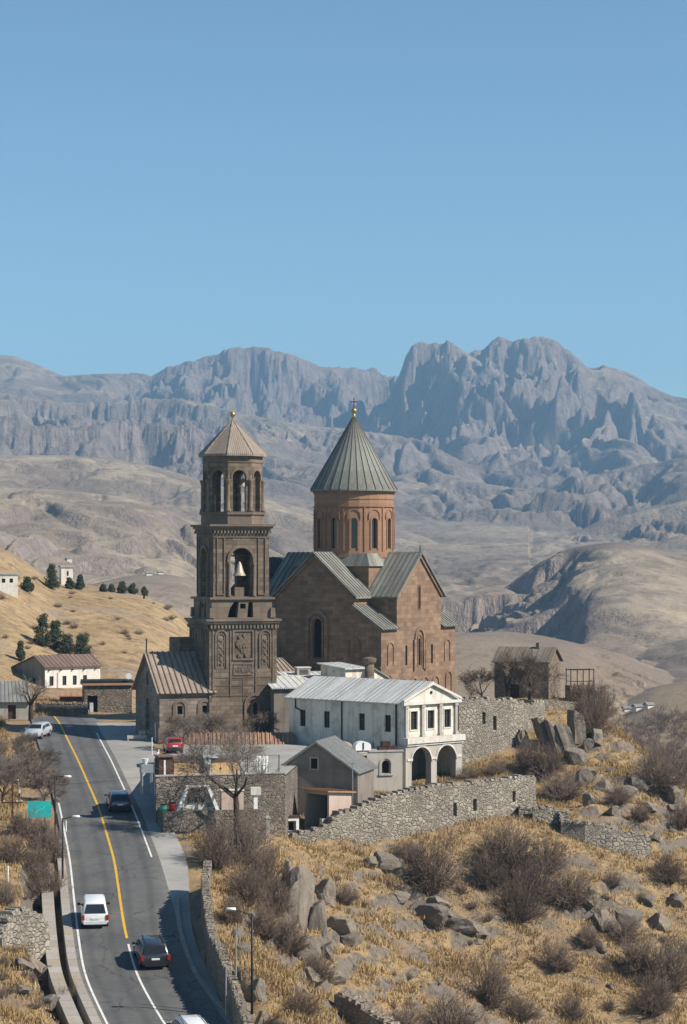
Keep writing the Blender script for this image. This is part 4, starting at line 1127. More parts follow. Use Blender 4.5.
def white_house():
    d = 226.0; s = FPX / d
    p = P(404, 797, d); zb = p.z; H = lambda y: (HY - y) / s - zb
    T = thing('white_house', 'long white two storey house with a pedimented front over two open arches', 'house', p, R(46))
    W, L = 7.5, 15.4
    e, rg, c0, c1 = H(702.5), H(684), H(744), H(738)
    mb = MB()
    wz, wh = H(733), H(716) - H(733)
    ul = [L - 1.9, L - 5.2, L - 9.9, L - 13.3]         # distances from the corner
    lw = [rect(L - u, wz, .8, wh) for u in ul]
    mb.facade([(0, 1.5), (L, 1.5), (L, e), (0, e)], lw, (0, L, 0), (0, -1, 0), .35)
    uw = [W * (i + .5) / 3 + (.12 if i == 0 else -.12 if i == 2 else 0) for i in range(3)]
    fz, fh = H(730.5), H(712) - H(730.5)
    mb.facade([(0, c1), (W, c1), (W, e), (0, e)], [rect(u, fz, .95, fh) for u in uw], (0, 0, 0), (1, 0, 0), .35)
    mb.facade([(0, 1), (L, 1), (L, e), (0, e)], [], (W, 0, 0), (0, 1, 0)); mb.facade([(0, 1), (W, 1), (W, e), (0, e)], [], (W, L, 0), (-1, 0, 0))
    mb.build('wall', M['white_wall'], T)
    for i, h in enumerate(lw): window_at(T, 'window', h, (0, L, 0), (0, -1, 0), .22, M['glass'] if i < 4 else M['dark'], M['brown_wood'] if i < 4 else None, 1)
    for u in uw: window_at(T, 'window', rect(u, fz, .95, fh), (0, 0, 0), (1, 0, 0), .2, M['glass'], M['brown_wood'], 1)
    # pediment, cornices, pilasters
    mb = MB(); O = (0, 0, 0); t = (1, 0, 0)
    mb.prism([(-.1, e), (W + .1, e), (W / 2, rg - .12)], O, t, .06)
    mb.prism([(-.35, e - .28), (W + .35, e - .28), (W + .35, e - .003), (-.35, e - .003)], O, t, .35)
    for sg in (-1, 1):
        a = W / 2 + sg * (W / 2 + .35); q = [(a, e), (a, e + .22), (W / 2, rg + .06), (W / 2, rg - .2)]
        mb.prism(q if sg < 0 else q[::-1], O, t, .38)
    ped = mb.build('pediment', M['white_trim'], T)
    mb = MB(); mb.lathe([(.16, .0), (.16, .04)], 10); mb.v = [(x + W / 2, -.075 - z, y + e + .8) for x, y, z in mb.v]; mb.build('vent', M['dark'], ped)
    for u in (.22, 2.5, 5.0, 7.28):
        mb = MB(); mb.prism(rect(u, c1 + .0, .46, .3), O, t, .30); mb.prism(rect(u, c1 + .303, .34, e - c1 - .9), O, t, .2); mb.prism(rect(u, e - .58, .46, .29), O, t, .27)
        mb.build('pilaster', M['pale_plaster'], T)
    for u in uw:
        mb = MB(); frame_band(mb, u, fz, .95, fh, .12, O, t, .06); mb.build('window_surround', M['white_trim'], T)
    mb = MB(); mb.b(-.28, W + .45, -.75, .0, c0, c1 - .003); mb.b(-.18, W + .35, -.6, 0, c0 - .22, c0 - .003); mb.build('cornice', M['white_trim'], T)
    # arcade
    mb = MB()
    az = .35; aw = 2.75
    ar = [arch(1.95, az, aw, H(748) - az, 12), arch(5.5, az, aw, H(748) - az, 12)]
    mb.facade([(-.25, -2.5), (W + .3, -2.5), (W + .3, c0 - .22), (-.25, c0 - .22)], ar, (0, -.45, 0), (1, 0, 0), .7, True)
    mb.facade([(-.45, -2.5), (1.5, -2.5), (1.5, c0 - .22), (-.45, c0 - .22)], [], (W + .3, 0, 0), (0, 1, 0))
    mb.facade([(-1.5, -2.5), (.45, -2.5), (.45, c0 - .22), (-1.5, c0 - .22)], [], (-.25, 0, 0), (0, -1, 0))
    mb.b(-.2, W + .25, .3, 3.9, .0, az - .02)
    mb.build('arcade', M['pale_plaster'], T)
    mb = MB()
    for u in (1.95, 5.5): arch_band(mb, u, H(760), aw + .05, H(748) - H(760), .16, (0, -.45, 0), t, .07, foot=False)
    for u in (.3, 3.72, 7.25): mb.prism(rect(u, H(761), .75, .22), (0, -.45, 0), t, .09)
    mb.build('arch_mouldings', M['white_trim'], T)
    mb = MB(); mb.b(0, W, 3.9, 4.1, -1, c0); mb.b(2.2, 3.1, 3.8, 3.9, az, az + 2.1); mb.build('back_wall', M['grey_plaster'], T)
    # roof
    gable_roof(T, 'roof', [M['white_roof'], M['steel']], 0, W, 0, L, e + .06, rg + .12, .34, 26, .1, 'y', .04, .05)
    mb = MB(); mb.tube((-.08, L - 7.3, 1.7), (-.08, L - 7.3, e - .1), .07, .07, 6); mb.build('downpipe', M['iron'], T)
    mb = MB(); mb.tube((-.08, .95, 3), (-.08, .95, e - .1), .09, .09, 6); mb.build('downpipe', M['iron'], T)
    mb = MB(); mb.tube((-.1, L - 1.0, e - .1), (-.1, L - 1.0, e - 1.1), .06); mb.tube((-.1, L - 1.0, e - 1.1), (-.1, L - 1.8, e - 1.35), .06); mb.build('bent_pipe', M['iron'], T)
    mb = MB(); mb.b(1.7, 2.1, -.1, .0, az + .0, az + 1.4); mb.v = [(x - 1.0, y + 1.2, z) for x, y, z in mb.v]; mb.build('leaning_board', M['white_paint'], T)
white_house()

def terrace():
    d = 224.0; s = FPX / d; p = P(402.5, 800, d); zb = p.z; H = lambda y: (HY - y) / s - zb
    T = thing('terrace_block', 'pale rendered terrace block with a small arched window and a dark open bay', 'terrace', p, R(16))
    top = H(751.5); Lx = 7.0
    mb = MB()
    bay = [(-6.9, -.5), (-3.45, -.5), (-3.45, top - .3), (-6.9, top - .3)]
    win = arch(-1.62, H(773), .8, H(763) - H(773) + .3)
    mb.facade([(-Lx, -2), (0, -2), (0, top), (-Lx, top)], [bay, win], (0, 0, 0), (1, 0, 0), .45)
    mb.facade([(0, -2), (5, -2), (5, top), (0, top)], [], (0, 0, 0), (0, 1, 0)); mb.facade([(-5, -2), (0, -2), (0, top), (-5, top)], [], (-Lx, 0, 0), (0, -1, 0))
    mb.face([(-Lx, 0, top), (0, 0, top), (0, 5, top), (-Lx, 5, top)])
    mb.build('wall', M['pale_plaster'], T)
    window_at(T, 'window', win, (0, 0, 0), (1, 0, 0), .4, M['dark'])
    mb = MB(); mb.b(-6.9, -3.45, .45, 3.2, -.5, -.4); mb.b(-6.9, -3.45, 3.2, 3.4, -.5, top - .1); mb.b(-7, -6.9, .45, 3.4, -.5, top - .1); mb.b(-3.45, -3.35, .45, 3.4, -.5, top - .1); mb.build('bay_lining', M['brown_wood'], T)
    mb = MB(); arch_band(mb, -1.62, H(774), .95, H(762) - H(774) + .35, .18, (0, 0, 0), (1, 0, 0), .07); mb.prism(rect(-1.62, H(775), 1.4, .14), (0, 0, 0), (1, 0, 0), .14); mb.build('window_surround', M['pale_plaster'], T)
    mb = MB(); mb.b(-3.3, .1, -.08, .3, top + .003, top + .16); mb.build('coping', M['concrete'], T)
    # things kept on the terrace
    rz = R(16); c_, s_ = math.cos(rz), math.sin(rz)
    def at(u, v): return Vector((p.x + u * c_ - v * s_, p.y + u * s_ + v * c_, p.z + top))
    for u, w_, h, lab, mt in ((-5.3, 1.25, .95, 'rounded pinkish water tank on the terrace, left of the white one', 'pink_wall'), (-3.6, 1.5, .95, 'rounded white water tank on the terrace below the long white wall', 'white_paint')):
        t = thing('water_tank', lab, 'water tank', at(u, 1.2), rz, 'water tanks on the terrace')
        mb = MB(); r_ = w_ / 2; mb.prism([(-r_, .12), (r_, .12), (r_, h * .55)] + [(r_ * math.cos(q), h * .55 + h * .45 * math.sin(q)) for q in [i * math.pi / 8 for i in range(1, 8)]] + [(-r_, h * .55)], (0, -.5, 0), (1, 0, 0), -1.0)
        mb.build('tank', M[mt], t)
        mb = MB(); mb.b(-r_ * .9, r_ * .9, -.45, -.3, 0, .12); mb.b(-r_ * .9, r_ * .9, .2, .35, 0, .12); mb.build('feet', M['iron'], t)
        mb = MB(); mb.b(-.05, .05, -.56, -.5, .2, h * .9); mb.build('strap', M['iron'], t)
    t = thing('stacked_crates', 'dark wooden crates piled on the terrace beside the white water tank', 'crates', at(-1.6, 1.3), rz)
    for k, (x, y, z) in enumerate(((0, 0, 0), (.9, .1, 0), (.35, .05, .46))):
        mb = MB()
        for i in range(4):
            mb.b(x - .4, x + .4, y - .36, y - .32, z + i * .11, z + i * .11 + .085)
            mb.b(x - .4, x + .4, y + .32, y + .36, z + i * .11, z + i * .11 + .085)
        for sx in (-1, 1): mb.b(x + sx * .38 - .03, x + sx * .38 + .03, y - .319, y + .319, z, z + .42)
        mb.b(x - .35, x + .35, y - .319, y + .319, z + .02, z + .05)
        mb.build('crate', M['brown_wood'], t)
terrace()

# ------------------------------------------------------------------ grey gabled house and the shed
def gabled_house():
    d = 210.0; s = FPX / d; p = P(276.5, 828, d); zb = p.z; H = lambda y: (HY - y) / s - zb
    T = thing('gabled_house', 'grey rendered house with a steep gable and one small window', 'house', p, R(-14))
    W, L = 7.25, 6.4; e, rg = H(770), H(742)
    mb = MB(); win = rect(W * .47, H(768), .62, H(757.5) - H(768))
    mb.facade([(0, -1.5), (W, -1.5), (W, e), (W / 2 - .1, rg), (0, e)], [win], (0, 0, 0), (1, 0, 0), .3)
    mb.facade([(0, -1.5), (L, -1.5), (L, e), (0, e)], [], (W, 0, 0), (0, 1, 0)); mb.facade([(0, -1.5), (L, -1.5), (L, e), (0, e)], [], (0, L, 0), (0, -1, 0))
    mb.facade([(0, -1.5), (W, -1.5), (W, e), (W / 2 + .1, rg), (0, e)], [], (W, L, 0), (-1, 0, 0))
    mb.build('wall', M['grey_plaster'], T)
    window_at(T, 'window', win, (0, 0, 0), (1, 0, 0), .2, M['dark'], M['brown_wood'], 0)
    gable_roof(T, 'roof', [M['grey_roof'], M['steel']], 0, W, 0, L, e + .1, rg + .16, .32, 12, .16)
    mb = MB(); mb.tube((W + .1, -.12, .5), (W + .1, -.12, e), .06, .06, 6); mb.build('downpipe', M['steel'], T)
    mb = MB(); frame_band(mb, W * .47, H(768), .62, H(757.5) - H(768), .1, (0, 0, 0), (1, 0, 0), .05); mb.build('window_surround', M['pale_plaster'], T)
gabled_house()

def shed():
    d = 204.0; s = FPX / d; p = P(329, 832, d); zb = p.z; H = lambda y: (HY - y) / s - zb
    T = thing('shed', 'small flat shed with a rusty orange roof and a black open front', 'shed', p, R(40))
    A, B = 2.5, 3.3; top = H(792)
    mb = MB()
    mb.facade([(0, -1), (B, -1), (B, top), (0, top)], [rect(B / 2, .05, B - .5, top - .35)], (0, B, 0), (0, -1, 0), .18)
    mb.facade([(0, -1), (A, -1), (A, top - .25), (0, top)], [], (0, 0, 0), (1, 0, 0)); mb.facade([(0, -1), (B, -1), (B, top - .25), (0, top - .25)], [], (A, 0, 0), (0, 1, 0))
    mb.facade([(0, -1), (A, -1), (A, top), (0, top - .25)], [], (A, B, 0), (-1, 0, 0))
    mb.build('wall', M['pink_wall'], T)
    mb = MB(); mb.b(.19, A - .05, .1, B - .1, -.5, .05); mb.b(A - .2, A - .08, .05, B - .05, .06, top - .4); mb.build('interior', M['dark'], T)
    mb = MB(); roof_slope(mb, (-.35, -.3, top + .12), (A + .3, -.3, top - .12), (A + .3, B + .3, top - .12), (-.35, B + .3, top + .12), .1, 7, .05, .06, 0); mb.build('roof', M['orange_roof'], T)
    # steps at its right side
    q = P(334, 834, 202); T2 = thing('stone_steps', 'dark stone steps beside the open shed', 'steps', q, R(40))
    for k in range(4):
        mb = MB(); mb.b(-.5, .7, k * .32, k * .32 + .34, -.8, .18 + k * .34); mb.build('step', M['concrete'], T2)
    q = P(352.5, 797, 207)
    pole = MB(); pole.tube((0, 0, -2.5), (0, 0, 3.1), .045, .04, 6); pole.b(-.18, .18, -.03, .03, 2.85, 2.95)
    o = pole.build('utility_pole', M['steel'], None, 'thin grey pole between the gabled house and the terrace', 'pole'); o.location = q
shed()

def box_with_mouth(name, label, cat, px, py, d, w_, h, dep, rz, mat, mw, mh, trim=None):
    p = P(px, py, d); T = thing(name, label, cat, p, rz)
    mb = MB(); mo = rect(0, .15, mw, mh)
    mb.facade([(-w_ / 2, -.6), (w_ / 2, -.6), (w_ / 2, h), (-w_ / 2, h)], [mo], (0, -dep / 2, 0), (1, 0, 0), dep * .8)
    for t, o, l in (((0, 1, 0), (w_ / 2, -dep / 2, 0), dep), ((0, -1, 0), (-w_ / 2, dep / 2, 0), dep), ((-1, 0, 0), (w_ / 2, dep / 2, 0), w_)):
        mb.facade([(0, -.6), (l, -.6), (l, h), (0, h)], [], o, t)
    mb.build('body', mat, T)
    mb = MB(); mb.b(-w_ / 2 - .06, w_ / 2 + .06, -dep / 2 - .06, dep / 2 + .06, h, h + .12); mb.build('lid', trim or mat, T)
    mb = MB(); mb.b(-mw / 2, mw / 2, dep * .29, dep * .3, .15, .15 + mh); mb.build('back', M['dark'], T)
    return T
box_with_mouth('masonry_hearth', 'low grey masonry box with a square black mouth below the rubble wall', 'hearth', 261, 834, 196, 1.35, 1.3, 1.2, R(8), M['concrete'], .75, .85)
T_ = box_with_mouth('wooden_kennel', 'weathered white framed kennel with a dark opening before the grey gabled house', 'kennel', 289, 832, 202, 1.5, 1.25, 1.1, R(12), M['white_paint'], .8, .75, M['brown_wood'])
mb = MB(); frame_band(mb, 0, .15, .8, .75, .1, (0, -.55, 0), (1, 0, 0), .05); mb.build('frame', M['brown_wood'], T_)

# ------------------------------------------------------------------ walls
def wall_path(name, label, pts, th, mat, slots=(), cap=None, cat='wall', foot=1.2, jag=0.0, seed=1):
    """free-standing or retaining wall along points (px, top row, depth, bottom row); thickness goes away from the viewer"""
    rng = random.Random(seed)
    A = []
    for px, yt, d, yb in pts:
        a, b_ = P(px, yt, d), P(px, yb, d); A.append((Vector((a.x, a.y, 0)), a.z, b_.z - foot))
    B = [A[0]]
    for i in range(1, len(A)):
        n = max(1, int((A[i][0] - A[i - 1][0]).length / 1.1)) if jag else 1
        for k in range(1, n + 1):
            f = k / n; B.append((A[i - 1][0].lerp(A[i][0], f), A[i - 1][1] * (1 - f) + A[i][1] * f + (rng.uniform(-jag, jag) if 0 < k < n else 0), A[i - 1][2] * (1 - f) + A[i][2] * f))
    org = Vector((A[0][0].x, A[0][0].y, A[0][2] + foot))
    nrm = []
    for i in range(len(B)):
        d_ = (B[min(i + 1, len(B) - 1)][0] - B[max(i - 1, 0)][0]).normalized(); nrm.append(Vector((-d_.y, d_.x, 0)))
    T = thing(name, label, cat, org); mb = MB(); sl = []
    for i in range(len(B) - 1):
        (p, pt, pb), (q, qt, qb) = B[i], B[i + 1]
        L = (q - p).length; t = (q - p).normalized(); n = t.cross(Vector((0, 0, 1)))
        o = p - org; o.z = -org.z
        holes = []
        for (px, y0, y1, w_) in slots:
            # slot centre along this segment
            for k in range(60):
                f = (k + .5) / 60; w3 = p.lerp(q, f); c = w3.x * FPX / w3.y + CX
                if abs(c - px) < 60 and abs(c - px) <= abs((q.x * FPX / q.y - p.x * FPX / p.y)) / 100:
                    z0, z1 = (HY - y1) * w3.y / FPX, (HY - y0) * w3.y / FPX
                    if L * f - w_ / 2 > .02 and L * f + w_ / 2 < L - .02:
                        holes.append(rect(L * f, z0, w_, z1 - z0)); break
        mb.facade([(0, pb), (L, qb), (L, qt), (0, pt)], holes, o, t, th * .8)
        for h in holes: sl.append((h, o, t))
        p2, q2 = p + nrm[i] * th, q + nrm[i + 1] * th
        Z = lambda v, z: Vector((v.x - org.x, v.y - org.y, z - org.z))
        mb.face([Z(p, pt), Z(q, qt), Z(q2, qt), Z(p2, pt)]); mb.face([Z(q2, qb), Z(p2, pb), Z(p2, pt), Z(q2, qt)])
        if i == 0: mb.face([Z(p2, pb), Z(p, pb), Z(p, pt), Z(p2, pt)])
        if i == len(B) - 2: mb.face([Z(q, qb), Z(q2, qb), Z(q2, qt), Z(q, qt)])
    mb.build('masonry', mat, T)
    for h, o, t in sl: window_at(T, 'loophole', h, o, t, th * .7, M['dark'])
    if cap:
        rng2 = random.Random(seed + 5); mb = MB()
        for i in range(len(B) - 1):
            p, q = B[i], B[i + 1]; n = max(1, int((q[0] - p[0]).length / .55))
            for k in range(n):
                f = (k + .5) / n; c = p[0].lerp(q[0], f) + nrm[i] * th / 2; z = p[1] * (1 - f) + q[1] * f
                t = (q[0] - p[0]); a = math.atan2(t.y, t.x); h = rng2.uniform(.14, .3)
                mb.box(c.x - org.x, c.y - org.y, z - org.z + h / 2 - .03, .52 * rng2.uniform(.8, 1.05), th * rng2.uniform(.9, 1.15), h, a + rng2.uniform(-.12, .12), rng2.uniform(.75, .95), rng2.uniform(.75, .95))
        mb.build('coping', cap, T)
    return T
wall_path('rampart', 'long pale rubble rampart stepping up below the white house', [(292, 836, 200.5, 850), (312, 832, 201, 852), (330, 824, 201.6, 854), (338, 815, 202, 854), (350, 812, 202.8, 852), (368, 804, 204, 848), (386, 796, 205, 846), (432, 787, 208, 841), (490, 781, 212, 832), (536, 777, 216, 815)],
          1.0, M['rubble'], [(455, 803, 816, .42), (475, 799, 811, .42), (514, 791, 802, .4)], M['rubble'], jag=.10, seed=3)
wall_path('lower_wall', 'ruined rubble wall running down the slope beyond the rampart', [(519, 808, 213.5, 824), (546, 808, 213.6, 832), (560, 812, 213.8, 838), (561, 822, 212, 846), (585, 824, 211.5, 856), (612, 829, 211.8, 864), (651, 838, 213, 869)],
          .9, M['rubble'], [(528, 808.5, 814, .6)], M['rubble'], jag=.2, seed=8)
wall_path('upper_rampart', 'high grey rubble wall right of the white house below the brown hut', [(459, 699, 234, 776), (480, 699, 235.5, 772), (514, 699, 238, 764), (516, 704, 238.4, 752), (534, 703, 242, 735), (545, 702, 244, 725)],
          1.2, M['rubble'], [(484, 712, 724, .4), (495, 716, 730, .45), (504, 722, 734, .4)], M['rubble'], jag=.22, seed=9)
wall_path('hut_platform', 'warm rubble platform wall under the brown hut above the slabs', [(541, 701, 246, 724), (581, 702, 248, 722)], 6.0, M['rubble_warm'], jag=.1, seed=12)
wall_path('roadside_wall', 'curved stone wall along the right edge of the road', [(204, 864, 173, 893), (201, 879, 166, 920), (203, 905, 160, 945), (208, 936, 152.5, 975), (221, 962, 146, 1002), (231, 987, 141, 1026), (242, 1022, 134.5, 1056), (262, 1075, 127, 1110)],
          .55, M['rubble_warm'], (), M['rubble_warm'], jag=.08, seed=15, foot=.8)
wall_path('village_wall', 'low pale stone wall at the head of the road', [(35, 704, 279, 722), (88, 704, 280, 722)], .6, M['rubble_warm'], (), M['rubble_warm'], jag=.05, seed=16)
wall_path('bank_wall', 'broken dry stone wall on the grassy bank left of the road', [(2, 938, 152.5, 952), (12, 915, 154, 948), (26, 910, 155.5, 948), (44, 917, 157, 946), (50, 935, 157.5, 946)], 1.0, M['rubble'], (), M['rubble'], jag=.25, seed=17, foot=2.0)

# ------------------------------------------------------------------ hut on the ridge
def hut():
    d = 250.0; s = FPX / d; p = P(548.6, 706, d); zb = p.z; H = lambda y: (HY - y) / s - zb
    T = thing('stone_hut', 'lone brown stone hut with a low metal gable roof on the ridge', 'hut', p, R(69))
    W, L = 4.5, 5.9; e, rg = H(661.5), H(649)
    mb = MB()
    mb.facade([(0, -1.5), (W, -1.5), (W, e), (W / 2, rg), (0, e)], [], (0, 0, 0), (1, 0, 0))
    dr = rect(2.2, .3, 1.0, 1.9); wn = rect(4.4, 1.6, .5, .7)
    mb.facade([(0, -1.5), (L, -1.5), (L, e), (0, e)], [dr, wn], (0, L, 0), (0, -1, 0), .35)
    mb.facade([(0, -1.5), (L, -1.5), (L, e), (0, e)], [], (W, 0, 0), (0, 1, 0)); mb.facade([(0, -1.5), (W, -1.5), (W, e), (W / 2, rg), (0, e)], [], (W, L, 0), (-1, 0, 0))
    mb.build('wall', M['hut'], T)
    window_at(T, 'door', dr, (0, L, 0), (0, -1, 0), .3, M['brown_wood']); window_at(T, 'window', wn, (0, L, 0), (0, -1, 0), .3, M['dark'])
    gable_roof(T, 'roof', [M['hut_roof'], M['hut_roof']], 0, W, 0, L, e + .08, rg + .12, .28, 9, .1)
    mb = MB(); mb.b(1.9, 2.25, 1.6, 1.95, rg - .3, rg + .55); mb.build('chimney', M['hut'], T)
    # iron frame on its block
    q = P(580, 702, 251); T2 = thing('iron_frame', 'rusty iron pipe frame standing on a masonry block right of the hut', 'frame', q, R(12))
    mb = MB(); mb.b(-1.35, 1.35, -.9, .9, -1.5, 1.75); mb.build('block', M['hut'], T2)
    for x in (-1.25, -.55, .1, .75, 1.25):
        for y in ((-.8, .8) if abs(x) > 1 else (-.8,)):
            mb = MB(); mb.tube((x, y, 1.75), (x, y, 3.5), .05, .05, 6); mb.build('post', M['iron'], T2)
    mb = MB()
    for z in (2.2, 3.4): 
        mb.tube((-1.3, -.8, z), (1.3, -.8, z), .04, .04, 6); mb.tube((-1.25, -.8, z), (-1.25, .8, z), .035, .035, 6); mb.tube((1.25, -.8, z), (1.25, .8, z), .035, .035, 6)
    mb.tube((-1.25, .8, 3.4), (1.25, .8, 3.4), .035, .035, 6)
    mb.build('rails', M['iron'], T2)
hut()

# ------------------------------------------------------------------ small buildings behind the white house
def flat_house(name, label, px, py, d, W, L, top, rz, wall, roof, wins=(), slope=.15, door=None):
    p = P(px, py, d); T = thing(name, label, 'house', p, rz); s = FPX / d; z = (HY - top) / s - p.z
    mb = MB(); hs = [rect(*w_) for w_ in wins]
    mb.facade([(0, -1.5), (W, -1.5), (W, z), (0, z)], hs + ([rect(*door)] if door else []), (0, 0, 0), (1, 0, 0), .25)
    mb.facade([(0, -1.5), (L, -1.5), (L, z + slope), (0, z)], [], (W, 0, 0), (0, 1, 0)); mb.facade([(0, -1.5), (L, -1.5), (L, z), (0, z + slope)], [], (0, L, 0), (0, -1, 0))
    mb.facade([(0, -1.5), (W, -1.5), (W, z + slope), (0, z + slope)], [], (W, L, 0), (-1, 0, 0))
    mb.build('wall', wall, T)
    for h in hs: window_at(T, 'window', h, (0, 0, 0), (1, 0, 0), .18, M['dark'], M['brown_wood'])
    if door: window_at(T, 'door', rect(*door), (0, 0, 0), (1, 0, 0), .2, M['brown_wood'])
    mb = MB(); roof_slope(mb, (-.3, -.35, z - .02), (W + .3, -.35, z - .02), (W + .3, L + .3, z + slope + .05), (-.3, L + .3, z + slope + .05), .13, max(3, int(W / .6)), .04, .05); mb.build('roof', roof, T)
    return T
flat_house('white_annex', 'small flat roofed white house with one dark window behind the long white roof', 345.5, 705, 246, 2.6, 4.0, 668, R(40), M['white_wall'], M['white_roof'], [(1.2, 1.75, .8, .9)], .35)
def annex_extra():
    p = P(333, 705, 249); 
    # rendered lean-to in the annex's shade, with its reddish door
    T = thing('lean_to', 'dark lean-to with a reddish door left of the small white house', 'shed', P(334.5, 705, 247.5), R(20))
    s = FPX / 247; z = (705 - 671) / s
    mb = MB(); dr = rect(.75, .3, .8, 2.9); mb.facade([(0, -1), (1.5, -1), (1.5, z), (0, z)], [dr], (0, 0, 0), (1, 0, 0), .15)
    mb.facade([(0, -1), (2.5, -1), (2.5, z), (0, z)], [], (0, 2.5, 0), (0, -1, 0)); mb.build('wall', M['grey_plaster'], T)
    window_at(T, 'door', dr, (0, 0, 0), (1, 0, 0), .12, M['door_red'])
    mb = MB(); roof_slope(mb, (-.2, -.25, z), (1.4, -.25, z), (1.4, 2.6, z + .2), (-.2, 2.6, z + .2), .1, 3, .03, .05); mb.build('roof', M['white_roof'], T)
    # round chimney shaft
    q = P(369.5, 705, 243); T = thing('chimney_shaft', 'dark round chimney shaft with a flared cap before the church', 'chimney', q); s = FPX / 243; h = (705 - 657) / s
    mb = MB(); mb.smooth = True; mb.lathe([(.52, -1), (.5, h * .5), (.46, h - .75)], 14); mb.build('shaft', M['tuff'], T)
    mb = MB(); mb.lathe([(.46, h - .74), (.66, h - .5), (.7, h - .3), (.7, h - .12), (.2, h)], 14); mb.build('cap', M['tuff_trim'], T)
    # white gable end
    d = 247; s = FPX / d; q = P(372, 705, d); T = thing('white_gable_house', 'low white gabled house half hidden behind the long white roof', 'house', q, R(52)); H = lambda y: (705 - y) / s
    W, L = 4.2, 5
    mb = MB(); mb.facade([(0, -1), (W, -1), (W, H(684)), (W * .0 + .3, H(668)), (0, H(669))], [], (0, 0, 0), (1, 0, 0)); mb.facade([(0, -1), (L, -1), (L, H(669)), (0, H(669))], [], (0, L, 0), (0, -1, 0)); mb.build('wall', M['white_wall'], T)
    mb = MB(); roof_slope(mb, (W + .3, -.25, H(685.5)), (W + .3, L, H(685.5)), (-.1, L, H(667)), (-.1, -.25, H(667)), .12, 8, .05, .05); mb.build('roof', M['grey_roof'], T)
    # low roofs against the church and the tower
    flat_house('low_outbuilding', 'low outbuilding with a pale sheet roof between tower and white house', 274, 735, 244, 6.0, 5.0, 687.5, R(14), M['grey_plaster'], M['white_roof'], [], .9)
    flat_house('back_outbuilding', 'narrow outbuilding with a pale roof edge below the church flank', 287, 720, 251, 5.4, 3.4, 677, R(14), M['grey_plaster'], M['white_roof'], [], .35)
    d = 254; s = FPX / d; q = P(276.5, 720, d); T = thing('seamed_roof_house', 'low building with a steep pale seamed roof right of the tower', 'house', q, R(20)); H = lambda y: (720 - y) / s
    mb = MB(); mb.b(0, 3.2, 0, 4, -1, H(682)); mb.build('wall', M['tuff'], T)
    mb = MB(); vs = [(-.1, -.2, H(681)), (3.3, -.2, H(681)), (1.7, 3.2, H(659)), (-.1, 3.2, H(659))]; roof_slope(mb, *vs, .12, 5, .07, .08, 1); mb.build('roof', [M['rust_roof'], M['seam_dark']], T)
    q = P(302.5, 676, 253); T = thing('rooftop_cabinet', 'small pale ventilation cabinet on the roof below the dark church wall', 'cabinet', q, R(18)); s = FPX / 253
    mb = MB(); mb.b(-.72, .72, -.5, .5, 0, .85); mb.build('body', M['pale_plaster'], T)
    mb = MB(); mb.b(-.8, .8, -.58, .58, .85, .97); mb.build('lid', M['white_trim'], T)
    mb = MB(); 
    for k in range(4): mb.b(-.5, .5, -.53, -.5, .2 + k * .14, .27 + k * .14)
    mb.build('grille', M['dark'], T)
    # tiled roof range along the back of the yard
    d = 232; s = FPX / d; q = P(190, 775, d); T = thing('tiled_range', 'long low building with a worn brown tile roof behind the yard', 'building', q, R(4)); H = lambda y: (775 - y) / s
    W = 9.9; mb = MB(); mb.b(0, W, 0, 4.2, -.5, H(752)); mb.build('wall', M['grey_plaster'], T)
    mb = MB(); roof_slope(mb, (-.3, -.4, H(752)), (W + .2, -.4, H(752)), (W + .2, 3.4, H(735.5)), (-.3, 3.4, H(735.5)), .15, 26, .09, .12); mb.build('roof', M['tile'], T)
annex_extra()

